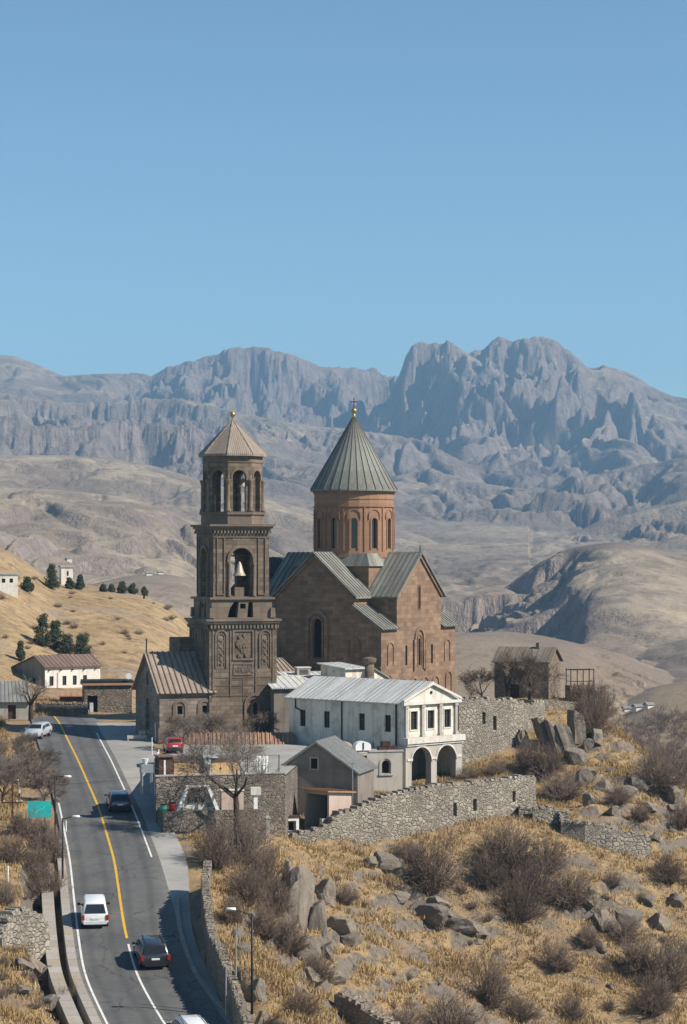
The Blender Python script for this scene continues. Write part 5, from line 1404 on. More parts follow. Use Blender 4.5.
# ------------------------------------------------------------------ walled yard beside the road
YZ = -17.95
def yard():
    o = P(156, 833, 196); rz = R(16)
    T = thing('yard_platform', 'raised yard held up by a dark rubble wall beside the road', 'retaining wall', o, 0)
    top = YZ - o.z; W = 10.9
    A, B, Cc, D = [Vector(q) for q in ((0, 0, 0), (W * math.cos(rz), W * math.sin(rz), 0), (13.2, 38, 0), (-1.6, 38, 0))]
    mb = MB()
    for p, q, up_ in ((A, B, .25), (B, Cc, 0), (D, A, 0)):
        t = (q - p).normalized(); l = (q - p).length
        mb.facade([(0, -2), (l, -2), (l, top + up_), (0, top + up_)], [], p, t, .5)
    mb.build('wall', M['rubble_dark'], T)
    n_ = Vector((-math.sin(rz), math.cos(rz), 0)) * .35; z_ = Vector((0, 0, top)); u_ = Vector((0, 0, .25))
    mb = MB(); mb.face([A + n_ + z_, B + n_ + z_, Cc + z_, D + z_]); mb.face([B + n_ + z_, A + n_ + z_, A + n_ + z_ + u_, B + n_ + z_ + u_]); mb.build('yard_surface', M['gravel'], T)
    mb = MB(); mb.box(W / 2 * math.cos(rz) - .17 * math.sin(rz), W / 2 * math.sin(rz) + .17 * math.cos(rz), top + .307, W + .12, .46, .106, rz); mb.build('coping', M['concrete'], T)
    c_, s_ = math.cos(rz), math.sin(rz)
    def at(u, v, z=None): return Vector((o.x + u * c_ - v * s_, o.y + u * s_ + v * c_, YZ if z is None else z))
    # lower stone terrace in front, carrying the white trestle
    q = P(163, 836, 192.5); T2 = thing('stone_terrace', 'low rubble terrace before the yard wall with a white trestle on it', 'terrace', q, R(12))
    tz = P(163, 811.5, 192.5).z - q.z
    mb = MB(); mb.b(0, 8.4, 0, 3.4, -2, tz); mb.build('masonry', M['rubble_dark'], T2)
    def on(u, v): 
        a = R(12); return Vector((q.x + u * math.cos(a) - v * math.sin(a), q.y + u * math.sin(a) + v * math.cos(a), q.z + tz))
    T3 = thing('white_trestle', 'white A shaped trestle hut front with a dark window on the stone terrace', 'trestle', on(2.9, .9), R(12))
    for sx in (-1, 1):
        mb = MB(); mb.prism([(sx * 1.75, 0), (sx * 1.45, 0), (sx * .72, 1.85), (sx * .95, 1.85)][::(-1 if sx > 0 else 1)], (0, 0, 0), (1, 0, 0), .5); mb.build('leg', M['white_paint'], T3)
    mb = MB(); mb.b(-.95, .95, -.5, 0, 1.853, 1.98); mb.build('top_beam', M['white_paint'], T3)
    mb = MB(); mb.b(-.75, .55, -.28, -.2, .6, 1.85); mb.build('window', M['glass'], T3)
    mb = MB(); mb.b(-.8, .6, -.34, -.281, 1.12, 1.2); mb.b(-.83, -.753, -.34, -.2, .5, 1.85); mb.b(.553, .62, -.34, -.2, .5, 1.85); mb.build('window_frame', M['brown_wood'], T3)
    mb = MB(); mb.b(.63, 1.3, -.15, -.05, .2, 1.3); mb.b(-1.2, 1.3, -.15, -.05, 0, .55); mb.build('panel', M['white_wall'], T3)
    T3 = thing('pink_kiosk', 'low pinkish rendered wall block right of the white trestle', 'kiosk', on(5.4, .6), R(12))
    mb = MB(); mb.b(-.6, 1.2, -.3, .5, 0, 1.5); mb.build('wall', M['pink_wall'], T3); mb = MB(); mb.b(-.66, 1.26, -.36, .56, 1.5, 1.6); mb.build('coping', M['white_trim'], T3)
    T3 = thing('white_post', 'white post with a square cap at the right end of the stone terrace', 'post', on(7.6, .5), R(12))
    mb = MB(); mb.b(-.16, .16, -.16, .16, 0, 1.15); mb.build('shaft', M['white_paint'], T3); mb = MB(); mb.b(-.42, .42, -.3, .3, 1.15, 1.75); mb.build('cap', M['white_trim'], T3)
    T3 = thing('red_barrel', 'small red plastic barrel beside the white trestle', 'barrel', on(.85, .5), 0)
    mb = MB(); mb.smooth = True; mb.lathe([(.24, 0), (.31, .2), (.32, .4), (.28, .62)], 12); mb.build('drum', M['red_plastic'], T3); mb = MB(); mb.lathe([(.3, .62), (.3, .68)], 12); mb.build('rim', M['iron'], T3)
    T3 = thing('green_barrel', 'small sea green plastic barrel left of the red one', 'barrel', on(.12, .45), 0)
    mb = MB(); mb.smooth = True; mb.lathe([(.24, 0), (.3, .2), (.3, .35), (.27, .5)], 12); mb.build('drum', M['green_plastic'], T3); mb = MB(); mb.lathe([(.29, .5), (.29, .56)], 12); mb.build('rim', M['iron'], T3)
    # plywood cabins behind the coping
    def cabin(u, w_, h, lab, seam, cat='cabin', v=1.2):
        t = thing('plywood_cabin', lab, cat, at(u, v), rz, 'plywood cabins behind the yard coping')
        mb = MB(); mb.b(0, w_, 0, 2.0, 0, h); mb.build('wall', M['wood'], t)
        mb = MB()
        for x in seam: mb.b(x - .03, x + .03, -.025, 0, .05, h - .05)
        mb.b(0, w_, -.03, 0, h - .12, h - .02); mb.build('battens', M['brown_wood'] if seam and seam[0] < 0 else M['wood'], t)
        mb = MB(); mb.b(-.12, w_ + .12, -.2, 2.1, h, h + .12); mb.b(-.1, w_ + .1, -.16, -.1, h - .12, h); mb.build('roof', M['red_roof'], t)
        mb = MB(); mb.b(w_ * .31, w_ * .31 + .12, -.04, 0, h * .42, h * .42 + .14); mb.build('latch', M['iron'], t)
    cabin(1.75, 2.35, 1.55, 'raw plywood cabin with a rusty lid above the left part of the yard wall', (1.2,))
    cabin(4.9, 2.35, 1.5, 'raw plywood cabin behind the bare tree above the yard wall', (.8, 1.6))
    t = thing('brown_booth', 'dark brown booth with a white post at the left end of the yard wall', 'booth', at(.75, 1.0), rz)
    mb = MB(); mb.b(-.3, .85, 0, 1.6, 0, 1.75); mb.build('wall', M['brown_wood'], t); mb = MB(); mb.b(-.4, .95, -.15, 1.7, 1.75, 1.85); mb.build('roof', M['red_roof'], t)
    mb = MB(); mb.b(.1, .25, -.06, 0, .1, 1.5); mb.build('post', M['white_paint'], t)
    t = thing('blue_sheet_stall', 'pale blue sheet metal stall between the two plywood cabins', 'stall', at(4.25, .9), rz)
    mb = MB(); mb.b(0, .55, 0, 1.2, 0, 1.6); mb.build('body', M['blue_sheet'], t); mb = MB(); mb.b(-.1, 1.1, -.1, 1.2, 1.6, 1.72); mb.build('awning', M['blue_sheet'], t)
    mb = MB(); mb.b(.08, .47, -.03, 0, .3, 1.1); mb.build('hatch', M['grey_plaster'], t)
    t = thing('grey_machine', 'grey metal machine with a white hopper at the roadside corner of the yard', 'machine', at(-.55, 1.2), rz)
    mb = MB(); mb.b(-.5, .5, -.4, .4, .5, 1.2); mb.build('body', M['steel'], t); mb = MB(); mb.lathe([(.14, 1.2), (.3, 1.65)], 10, (-.1, 0)); mb.build('hopper', M['white_paint'], t)
    for x in (-.4, .4):
        for y in (-.3, .3): mb = MB(); mb.b(x - .05, x + .05, y - .05, y + .05, -1.2, .5); mb.build('leg', M['steel'], t)
    # sheets hung to dry
    t = thing('laundry_line', 'white laundry hung over a line above the rubble wall', 'laundry', at(9.1, .9), rz)
    mb = MB(); mb.tube((-1.2, 0, 0), (-1.2, 0, 1.75), .04); mb.build('post', M['iron'], t); mb = MB(); mb.tube((1.5, 0, 0), (1.5, 0, 1.75), .04); mb.build('post', M['iron'], t)
    mb = MB(); mb.tube((-1.2, 0, 1.7), (1.5, 0, 1.7), .015, .015, 4); mb.build('line', M['iron'], t)
    for x0, x1, z0 in ((-.55, .0, .55), (.02, .6, .35)):
        mb = MB(); mb.smooth = True; n = 10; vs = []
        for k, z in enumerate((1.7, 1.2, .8, z0)):
            for i in range(n + 1): vs.append((x0 + (x1 - x0) * i / n, .07 * math.sin(i * 1.5 + k * .4) * (.3 + .25 * k), z))
        mb.mesh(vs, [(k * (n + 1) + i, k * (n + 1) + i + 1, (k + 1) * (n + 1) + i + 1, (k + 1) * (n + 1) + i) for k in range(3) for i in range(n)])
        mb.mesh([(x, y + .02, z) for x, y, z in vs], [(k * (n + 1) + i, (k + 1) * (n + 1) + i, (k + 1) * (n + 1) + i + 1, k * (n + 1) + i + 1) for k in range(3) for i in range(n)])
        mb.build('sheet', M['white_paint'], t)
    # fence of thin posts along the roadside edge
    t = thing('pipe_fence', 'thin white pipe fence at the roadside edge of the yard', 'fence', (o.x - .35, o.y + 3, YZ), R(2.4))
    for k in range(4):
        mb = MB(); mb.tube((0, k * 3.2, -1.6), (0, k * 3.2, 1.5), .045, .045, 6); mb.build('post', M['white_paint'], t)
    mb = MB(); 
    for z in (.5, 1.3): mb.tube((0, 0, z), (0, 9.6, z), .03, .03, 5)
    mb.build('rails', M['white_paint'], t)
    return at
YARD = yard()

# ------------------------------------------------------------------ village at the head of the road
def village():
    d = 318; s = FPX / d; p = P(45, 700, d); H = lambda y: (700 - y) / s
    T = thing('long_white_cottage', 'white cottage with a red roof and grey gable end at the head of the road', 'house', p, R(38))
    W, L = 8.6, 7.4; e, rg = H(667), H(661)
    us = [1.0, 3.0, 4.6, 6.2]
    mb = MB(); hs = [rect(u, H(686), .62, H(676.5) - H(686)) for u in us]
    mb.facade([(0, -2), (W, -2), (W, e), (0, e)], hs, (0, 0, 0), (1, 0, 0), .25)
    mb.build('wall', M['village_white'], T); mb = MB()
    mb.facade([(-4.5, -2), (L, -2), (L, e), (L / 2 + 1.2, rg + .6), (-4.5, H(676))], [rect(4.6, H(687), .8, 1.1)], (0, L, 0), (0, -1, 0), .25)
    mb.build('gable_wall', M['grey_plaster'], T); mb = MB()
    mb.facade([(0, -2), (L, -2), (L, e), (0, e)], [], (W, 0, 0), (0, 1, 0))
    mb.build('side_wall', M['village_white'], T)
    for h in hs: window_at(T, 'window', h, (0, 0, 0), (1, 0, 0), .18, M['glass'], M['brown_wood'])
    window_at(T, 'window', rect(4.6, H(687), .8, 1.1), (0, L, 0), (0, -1, 0), .2, M['dark'])
    mb = MB(); y_r = L - (L / 2 + 1.2)
    roof_slope(mb, (-.25, -.4, e - .05), (W + .3, -.4, e - .05), (W + .3, y_r, rg + .66), (-.25, y_r, rg + .66), .12, 14, .05, .06)
    roof_slope(mb, (W + .3, L + 4.8, H(676) - .1), (-.25, L + 4.8, H(676) - .1), (-.25, y_r, rg + .66), (W + .3, y_r, rg + .66), .12, 14, .05, .06)
    mb.build('roof', M['red_roof'], T)
    mb = MB()
    for k in range(5): mb.tube((.6 + k * 1.8, -.25, e - .45), (.6 + k * 1.8, 0, e - .45), .1)
    mb.build('eave_brackets', M['brown_wood'], T)
    mb = MB(); mb.b(1.0, 1.12, -.06, 0, H(690), H(673)); mb.v = [(x + .85, y, z) for x, y, z in mb.v]; mb.build('downpipe', M['steel'], T)
    # stone house with door
    d = 284; s = FPX / d; p = P(84.5, 719, d); H = lambda y: (719 - y) / s
    T = thing('stone_roadside_house', 'low rubble house with a dark doorway and an orange roof edge', 'house', p, R(10))
    W = 5.6; z = H(685.5); mb = MB(); dr = rect(.95, .0, 1.2, H(696))
    mb.facade([(0, -1), (W, -1), (W, z), (0, z)], [dr], (0, 0, 0), (1, 0, 0), .4); mb.facade([(0, -1), (4, -1), (4, z), (0, z)], [], (0, 4, 0), (0, -1, 0)); mb.facade([(0, -1), (4, -1), (4, z), (0, z)], [], (W, 0, 0), (0, 1, 0))
    mb.build('wall', M['rubble_dark'], T)
    window_at(T, 'door', dr, (0, 0, 0), (1, 0, 0), .38, M['dark'])
    mb = MB(); mb.b(.62, 1.05, .1, .2, 0, 1.9); mb.build('door_leaf', M['blue_sheet'], T)
    mb = MB(); mb.b(-.25, W + .2, -.3, 4.2, z, z + .26); mb.build('roof_edge', M['orange_roof'], T); mb = MB(); mb.b(-.2, W + .2, -.2, 4.2, z + .263, z + .55); mb.build('roof', M['shade_dark_roof'], T)
    mb = MB(); mb.lathe([(.05, 0), (.22, .05), (.38, .16)], 12); mb.v = [(x + 5.2, -z - .3 + 0, y + z_ + 1.05) for x, y, z in mb.v for z_ in (z * 0 + 4.0,)]
    dish = mb.build('satellite_dish', M['white_paint'], T)
    # sheet-roofed barn at the left edge
    d = 271; s = FPX / d; p = P(-14, 722, d); H = lambda y: (722 - y) / s
    T = thing('sheet_roof_barn', 'low barn with a dull grey corrugated roof at the left edge', 'barn', p, R(6))
    W = 4.9; mb = MB(); mb.facade([(0, -1), (W, -1), (W, H(701)), (0, H(701))], [rect(2.9, .3, .9, 1.6)], (0, 0, 0), (1, 0, 0), .25); mb.facade([(0, -1), (4, -1), (4, H(701)), (0, H(701))], [], (W, 0, 0), (0, 1, 0)); mb.build('wall', M['pale_plaster'], T)
    window_at(T, 'door', rect(2.9, .3, .9, 1.6), (0, 0, 0), (1, 0, 0), .2, M['brown_wood'])
    mb = MB(); roof_slope(mb, (-.3, -.4, H(702)), (W + .25, -.4, H(702)), (W - .3, 4.6, H(683)), (-.3, 4.6, H(683)), .1, 12, .06, .06); mb.build('roof', M['grey_roof'], T)
    # brown shacks in front of the cottage
    flat_house('brown_shack', 'low brown shack between the white cottage and the stone wall', 60, 709, 295, 3.6, 2.4, 695.5, R(8), M['brown_wood'], M['orange_roof'], [(1.8, .5, .6, .6)], .2)
    # houses on the hill crest
    def hillhouse(px, py, w_, h, lab, wins, rz, d0=300):
        q = hit_far(px, py, d0, 700); s = FPX / q.y
        T = thing('hill_house', lab, 'house', q, rz); W, Hh, D = w_ / s, h / s, w_ / s * .7
        mb = MB(); hs = [rect(u * W, v * Hh, .16 * W, .28 * Hh) for u, v in wins]
        mb.facade([(0, -1.5), (W, -1.5), (W, Hh), (0, Hh)], hs, (0, 0, 0), (1, 0, 0), .2); mb.facade([(0, -1.5), (D, -1.5), (D, Hh), (0, Hh)], [], (W, 0, 0), (0, 1, 0)); mb.facade([(0, -1.5), (D, -1.5), (D, Hh), (0, Hh)], [], (0, D, 0), (0, -1, 0)); mb.facade([(0, -1.5), (W, -1.5), (W, Hh), (0, Hh)], [], (W, D, 0), (-1, 0, 0))
        mb.build('wall', M['village_white'], T)
        for hh in hs: window_at(T, 'window', hh, (0, 0, 0), (1, 0, 0), .15, M['dark'])
        mb = MB(); mb.b(-.2, W + .2, -.2, D + .2, Hh, Hh + .3); mb.build('roof', M['concrete'], T)
        return T
    hillhouse(61, 585, 12, 17, 'pale square house with one dark window on the crest of the golden hill', [(.55, .5)], R(20))
    hillhouse(-4, 590, 22, 15, 'white house with two windows at the left edge of the golden hill', [(.35, .45), (.7, .45)], R(14))
    # houses in the far valley and on the hill behind
    for i, (px, py, w_, h, lab) in enumerate(((625, 713.5, 8, 4, 'tiny white house at the left end of the valley row'), (636, 712, 11, 5, 'tiny white house in the middle of the valley row'), (648, 709, 9, 4.5, 'tiny white house at the right end of the valley row'))):
        q = hit_far(px, py, 300, 1200)
        if q is None: continue
        s = FPX / q.y; T = thing('valley_house', lab, 'house', q, R(15 + 12 * i), 'white houses in the far valley'); W, Hh = w_ / s, h / s
        mb = MB(); mb.b(0, W, 0, W * .7, -1, Hh); mb.build('wall', M['village_white'], T); gable_roof(T, 'roof', [M['grey_roof'], M['grey_roof']], 0, W, 0, W * .7, Hh, Hh * 1.45, .3, 0, .15, 'x')
    for i, (px, py, w_, h, lab) in enumerate(((67, 563, 5, 3, 'tiny white house far behind the hill crest left of the tower'), (147, 576, 6, 3, 'tiny white house on the far hill, left one of the pair'), (158, 574.5, 5, 2.6, 'tiny white house on the far hill, right one of the pair'))):
        q = hit_far(px, py, 500, 3000)
        if q is None: continue
        s = FPX / q.y; T = thing('distant_house', lab, 'house', q, R(20), 'tiny houses on the far hill'); W, Hh = w_ / s, h / s
        mb = MB(); mb.b(0, W, 0, W * .7, -2, Hh); mb.build('wall', M['village_white'], T); gable_roof(T, 'roof', [M['grey_roof'], M['grey_roof']], 0, W, 0, W * .7, Hh, Hh * 1.45, .3, 0, .15, 'x')
village()
# ================================================================== vehicles
for nm, col, r_ in (('white', (.74, .74, .73), .28), ('black', (.022, .026, .034), .22), ('navy', (.030, .045, .085), .22), ('silver', (.42, .43, .44), .3), ('red', (.34, .028, .028), .3)):
    M['car_' + nm] = plain(nm + '_car_paint', col, r_, .04, 3, .0, .5, .6)
M['tyre'] = plain('tyre_rubber', (.018, .018, .018), .9); M['lens'] = plain('red_lamp_lens', (.34, .02, .015), .25, .05); M['trim'] = plain('black_trim', (.02, .02, .021), .6)
M['head'] = plain('clear_lamp_lens', (.6, .6, .58), .15, .05); M['rim'] = plain('wheel_rim', (.33, .33, .34), .4, .05, 3, .6)

def car(label, paint, p, fwd, L=4.4, Wd=1.78, Hh=1.55, hood=1.02, rear=.34, rails=False, cat='car', name='parked_car'):
    """p: ground point below the middle; fwd: travel direction (3D). Rear looks along -fwd."""
    T = thing(name, label, cat)
    f = Vector(fwd).normalized(); r_ = f.cross(Vector((0, 0, 1))).normalized(); u = r_.cross(f)
    T.matrix_world = Matrix(((r_.x, f.x, u.x, p.x), (r_.y, f.y, u.y, p.y), (r_.z, f.z, u.z, p.z), (0, 0, 0, 1)))
    T.rotation_mode = 'XYZ'
    w_ = Wd / 2; h2 = L / 2
    ST = [(-h2, .42, .78, .92, .93, .80), (-h2 + .06, .34, .90, 1.03, .98, .86), (-h2 + rear + .04, .30, .98, Hh - .02, 1.0, .74), (-.35, .28, .99, Hh, 1.0, .76), (.35, .28, .97, Hh - .02, 1.0, .74),
          (1.12, .28, .94, hood + .03, 1.0, .86), (h2 - .55, .30, .84, hood - .10, .98, .84), (h2 - .08, .34, .66, .78, .90, .80), (h2, .42, .60, .66, .82, .74)]
    def sec(y):
        for a, b_ in zip(ST, ST[1:]):
            if a[0] <= y <= b_[0]:
                k = (y - a[0]) / (b_[0] - a[0]); s = [a[i] * (1 - k) + b_[i] * k for i in range(6)]; break
        _, zl, zb, zt, kw, kr = s; ww = w_ * kw; wr = w_ * kr * kw
        return [(ww * .90, zl), (ww, zl + .12), (ww * 1.0, (zl + zb) / 2 + .08), (ww * .97, zb), (wr + .03, zt - .07), (wr * .88, zt)]
    mb = MB(); mb.smooth = True; rows = []
    ys = [s[0] for s in ST]
    for y in ys:
        h = sec(y); ring = [(x, y, z) for x, z in h] + [(-x, y, z) for x, z in h[::-1]]
        rows.append(ring)
    n = len(rows[0]); vs = [q for r2 in rows for q in r2]; fs = []
    for k in range(len(rows) - 1):
        for i in range(n): fs.append((k * n + i, k * n + (i + 1) % n, (k + 1) * n + (i + 1) % n, (k + 1) * n + i))
    fs.append(tuple(range(n - 1, -1, -1))); fs.append(tuple(range((len(rows) - 1) * n, len(rows) * n)))
    fs = [tuple(reversed(q)) for q in fs]
    mb.mesh(vs, fs); body = mb.build('body', paint, T)
    bv = body.modifiers.new('bevel', 'BEVEL'); bv.width = .04; bv.segments = 2; bv.limit_method = 'ANGLE'; bv.angle_limit = R(35)
    def glass(name, pts, off):
        mb = MB(); o = Vector(off); pts = [Vector(q) + o * .012 for q in pts]; mb.face(pts); bk = [q - o * .03 for q in pts]; mb.face(bk[::-1])
        for i in range(len(pts)): j = (i + 1) % len(pts); mb.face([pts[j], pts[i], bk[i], bk[j]])
        return mb.build(name, M['glass'], T)
    y1, y2 = -h2 + .06, -h2 + rear + .04
    def onr(x, k): # on the rear hatch plane
        a, b_ = ST[1], ST[2]; z = a[3] * (1 - k) + b_[3] * k; return (x, y1 + (y2 - y1) * k - .012, z)
    hw1, hw2 = w_ * .80, w_ * .64
    glass('rear_window', [onr(-hw1, .06), onr(hw1, .06), onr(hw2, .84), onr(-hw2, .84)], (0, -1, .15))
    def onf(x, k):
        a, b_ = ST[5], ST[4]; return (x, a[0] + (b_[0] - a[0]) * k, a[3] * (1 - k) + b_[3] * k)
    glass('windscreen', [onf(hw1, .08), onf(-hw1, .08), onf(-hw2, .9), onf(hw2, .9)], (0, .6, .8))
    for sg in (-1, 1):
        for ya, yb, yc, yd in ((y2 + .16, -.12, -.12, y2 + .30), (-.02, 1.0, .42, -.02)):
            q = []
            for y, top in ((ya, 0), (yb, 0), (yc, 1), (yd, 1)):
                h = sec(y); (xa, za), (xb, zb_) = h[3], h[4]; k = .86 if top else .12
                q.append((sg * (xa + (xb - xa) * k), y, za + (zb_ - za) * k))
            glass('side_window', q if sg > 0 else q[::-1], (sg, 0, .25))
        mb = MB(); mb.box(sg * (w_ * .9), -h2 + .03, .80, .20, .14, .34, 0, .9, 1); mb.build('taillight', M['lens'], T)
        mb = MB(); mb.box(sg * (w_ * .66), h2 - .06, .62, .36, .16, .16); mb.build('headlight', M['head'], T)
        mb = MB(); mb.box(sg * (w_ + .11), .86, 1.0, .2, .12, .15); mb.b(*sorted((sg * (w_ - .06), sg * (w_ + .05))), .84, .89, .95, .99); mb.build('mirror', paint if paint != M['car_white'] else M['trim'], T)
        for yy in (-h2 + .82, h2 - .86):
            mb = MB(); mb.smooth = True; mb.tube((sg * (w_ - .21), yy, .32), (sg * (w_ + .005), yy, .32), .325, .325, 18); wh = mb.build('wheel', M['tyre'], T)
            mb = MB(); mb.tube((sg * (w_ - .0), yy, .32), (sg * (w_ + .02), yy, .32), .2, .19, 14); mb.build('rim', M['rim'], wh)
        if rails:
            mb = MB(); mb.tube((sg * w_ * .62, y2 + .1, Hh + .05), (sg * w_ * .62, .3, Hh + .05), .025); mb.b(sg * w_ * .62 - .02, sg * w_ * .62 + .02, y2 + .15, y2 + .22, Hh - .03, Hh + .05); mb.b(sg * w_ * .62 - .02, sg * w_ * .62 + .02, .2, .27, Hh - .04, Hh + .05); mb.build('roof_rail', M['trim'], T)
    mb = MB(); mb.b(-w_ * .86, w_ * .86, -h2 - .06, -h2 + .16, .34, .56); mb.build('rear_bumper', paint if paint in (M['car_white'], M['car_silver']) else M['trim'], T)
    mb = MB(); mb.b(-.26, .26, -h2 - .03, -h2 + .02, .66, .78); mb.build('number_plate', M['white_paint'], T)
    mb = MB(); mb.b(-w_ * .7, w_ * .7, -h2 - .065, -h2, .26, .335); mb.build('valance', M['trim'], T)
    return T
def road_dir(d):
    a, b_ = Vector((road_x(d - 2, 'c'), d - 2, road_z(d - 2))), Vector((road_x(d + 2, 'c'), d + 2, road_z(d + 2))); return (b_ - a).normalized()
def on_road(px, d): return Vector(((px - CX) * d / FPX, d, float(road_z(d)) + .01))
car('white minivan driving away in the left lane', M['car_white'], on_road(94, 165.5), road_dir(165), 4.35, 1.82, 1.82, 1.1, .22, False, 'minivan', 'minivan')
car('dark estate car with a reddish side crossing the centre line', M['car_black'], on_road(151, 155.3), road_dir(155) + Vector((-.04, 0, 0)), 4.6, 1.88, 1.62, 1.04, .42, True, 'car', 'estate_car')
car('navy blue car driving away in the right lane below the yard', M['car_navy'], on_road(118.5, 202), road_dir(202), 4.3, 1.84, 1.52, 1.0, .5, False, 'car', 'hatchback_car')
car('white estate car entering at the bottom edge of the picture', M['car_white'], on_road(189.5, 136.8), road_dir(141) + Vector((-.05, 0, 0)), 4.7, 1.88, 1.64, 1.04, .40, True, 'car', 'estate_car')
p_ = on_road(38, 246); car('silver car parked under bare trees at the far left of the road', M['car_silver'], p_, Vector((-.2, -1, -.06)), 4.3, 1.75, 1.45, .98, .5, False, 'car', 'parked_car')
p_ = P(173, 752.5, 224); p_.z = YZ + .005; car('small red car parked on the yard behind the brown booth', M['car_red'], p_, Vector((-.2, 1, 0)), 3.6, 1.55, 1.42, .98, .4, False, 'car', 'parked_car')

# ================================================================== street furniture
def street_lamp(label, px, ytop, ybot, hx, hy, d=None):
    b_ = hit(px, ybot) if d is None else Vector(((px - CX) * d / FPX, d, gz((px - CX) * d / FPX, d)))
    s = FPX / b_.y; h = (HY - ytop) / s - b_.z; ax = (hx - px) / s; az = (HY - hy) / s - b_.z
    T = thing('street_lamp', label, 'street lamp', b_, 0, 'street lamps')
    mb = MB(); mb.smooth = True; mb.tube((0, 0, -.5), (0, 0, h), .085, .06, 8); mb.build('pole', M['iron'], T)
    mb = MB(); mb.tube((0, 0, h - .08), (ax * .82, 0, az), .04, .035, 6); mb.build('arm', M['iron'], T)
    mb = MB(); mb.smooth = True; mb.box(ax, 0, az + .02, .62, .26, .12, 0, .8, .7); mb.build('lamp_head', M['white_paint'], T)
    mb = MB(); mb.b(ax - .22, ax + .22, -.1, .1, az - .06, az - .04); mb.build('lens', M['head'], T)
    mb = MB(); mb.b(-.15, .15, -.15, .15, -.1, .25); mb.build('base', M['concrete'], T)
street_lamp('street lamp behind the turquoise sheet, farther of the two left of the road', 55.3, 775, 852, 67.5, 776.5)
street_lamp('street lamp on the left pavement, nearer of the two left of the road', 62.6, 818, 884, 76, 816.5)
street_lamp('street lamp with a long arm on the slope right of the road', 252, 914, 1040, 231, 909, 142)
def post(name, label, px, y0, y1, r_, mat, cat='post', group=None, d=None, lean=0):
    b_ = hit(px, y1) if d is None else P(px, y1, d)
    s = FPX / b_.y; h = (y1 - y0) / s
    mb = MB(); mb.tube((0, 0, -.4), (lean, 0, h), r_, r_ * .85, 7); mb.tube((lean, 0, h), (lean, 0, h + .05), r_ * 1.3, r_ * .6, 7)
    o = mb.build(name, mat, None, label, cat, group); o.location = b_; return o
post('metal_post', 'thin grey metal post behind the roadside wall, taller of the two', 236, 924, 1003, .05, M['steel'], group='posts behind the roadside wall', d=143)
post('metal_post', 'thin grey metal post behind the roadside wall, shorter of the two', 226, 966, 1012, .05, M['steel'], group='posts behind the roadside wall', d=140.5)
post('marker_post', 'white marker post at the left road edge beside the lamp', 66, 822, 834, .06, M['white_paint'])
post('marker_post', 'white marker post on the grassy bank under the turquoise sheet', 8, 868, 884, .06, M['white_paint'])
post('marker_post', 'leaning pale stake among the bare trees left of the road', 21, 780, 797, .05, M['white_paint'], lean=-.25)
def utility():
    b_ = hit(12.5, 822); s = FPX / b_.y; h = (822 - 783) / s
    T = thing('utility_pole', 'short wooden utility pole with one crossarm on the left bank', 'utility pole', b_)
    mb = MB(); mb.tube((0, 0, -.5), (0, 0, h), .09, .07, 7); mb.build('pole', M['brown_wood'], T)
    mb = MB(); mb.b(-.8, .85, -.05, .05, h * .48, h * .48 + .1); mb.build('crossarm', M['brown_wood'], T)
    for x in (-.7, 0.35, .75): mb = MB(); mb.lathe([(.05, h * .48 + .1), (.06, h * .48 + .18), (.03, h * .48 + .24)], 7, (x, 0)); mb.build('insulator', M['white_trim'], T)
    # turquoise sheet on its posts
    d = 196.0; s = FPX / d; b_ = P(39.5, 830, d); b_.z = gz(b_.x, b_.y); zz = lambda y: (HY - y) / s - b_.z
    T = thing('turquoise_sign', 'turquoise sheet sign on thin posts beside the left lamp', 'sign', b_, R(6))
    w_ = 23 / s; mb = MB(); mb.b(-w_ / 2, w_ / 2, -.03, .0, zz(818), zz(801)); mb.build('panel', M['teal'], T)
    mb = MB(); pts = [(-.35, .42), (-.12, .62), (.1, .66), (.28, .8), (.42, .95)]
    for a, c in zip(pts, pts[1:]): mb.tube((a[0], -.033, zz(818) + a[1]), (c[0], -.033, zz(818) + c[1]), .03, .03, 5)
    M['mint'] = plain('pale_green_paint', (.16, .62, .42), .6); mb.build('mark', M['mint'], T)
    for x in (-w_ * .42, w_ * .22): mb = MB(); mb.tube((x, .05, -.4), (x, .05, zz(797)), .045, .04, 6); mb.build('post', M['iron'], T)
utility()
# low wooden barriers on the gravel before the chapel
def barrier(label, px, py, d, rz, w_, mat):
    b_ = Vector(((px - CX) * d / FPX, d, 0)); b_.z = max(gz(b_.x, b_.y), -30) + .05
    T = thing('parking_barrier', label, 'barrier', b_, rz, 'low barriers on the gravel')
    for x in (-w_ / 2 + .1, w_ / 2 - .1): mb = MB(); mb.b(x - .06, x + .06, -.06, .06, -.3, .7); mb.build('leg', mat, T)
    mb = MB(); mb.b(-w_ / 2, w_ / 2, -.09, -.06, .35, .68); mb.build('board', mat, T)
barrier('pale board barrier on the gravel in front of the chapel gable', 137, 742, 243, R(10), 2.0, M['pale_plaster']); barrier('white board barrier on the gravel nearest the chapel corner', 147, 736, 247, R(20), 1.8, M['white_paint'])
post('gravel_post', 'tall white post standing on the gravel by the chapel', 155.5, 723, 744, .07, M['white_paint'], d=243)
post('gravel_post', 'thin pale post on the gravel left of the red car', 152, 738, 758, .05, M['white_paint'], d=232)
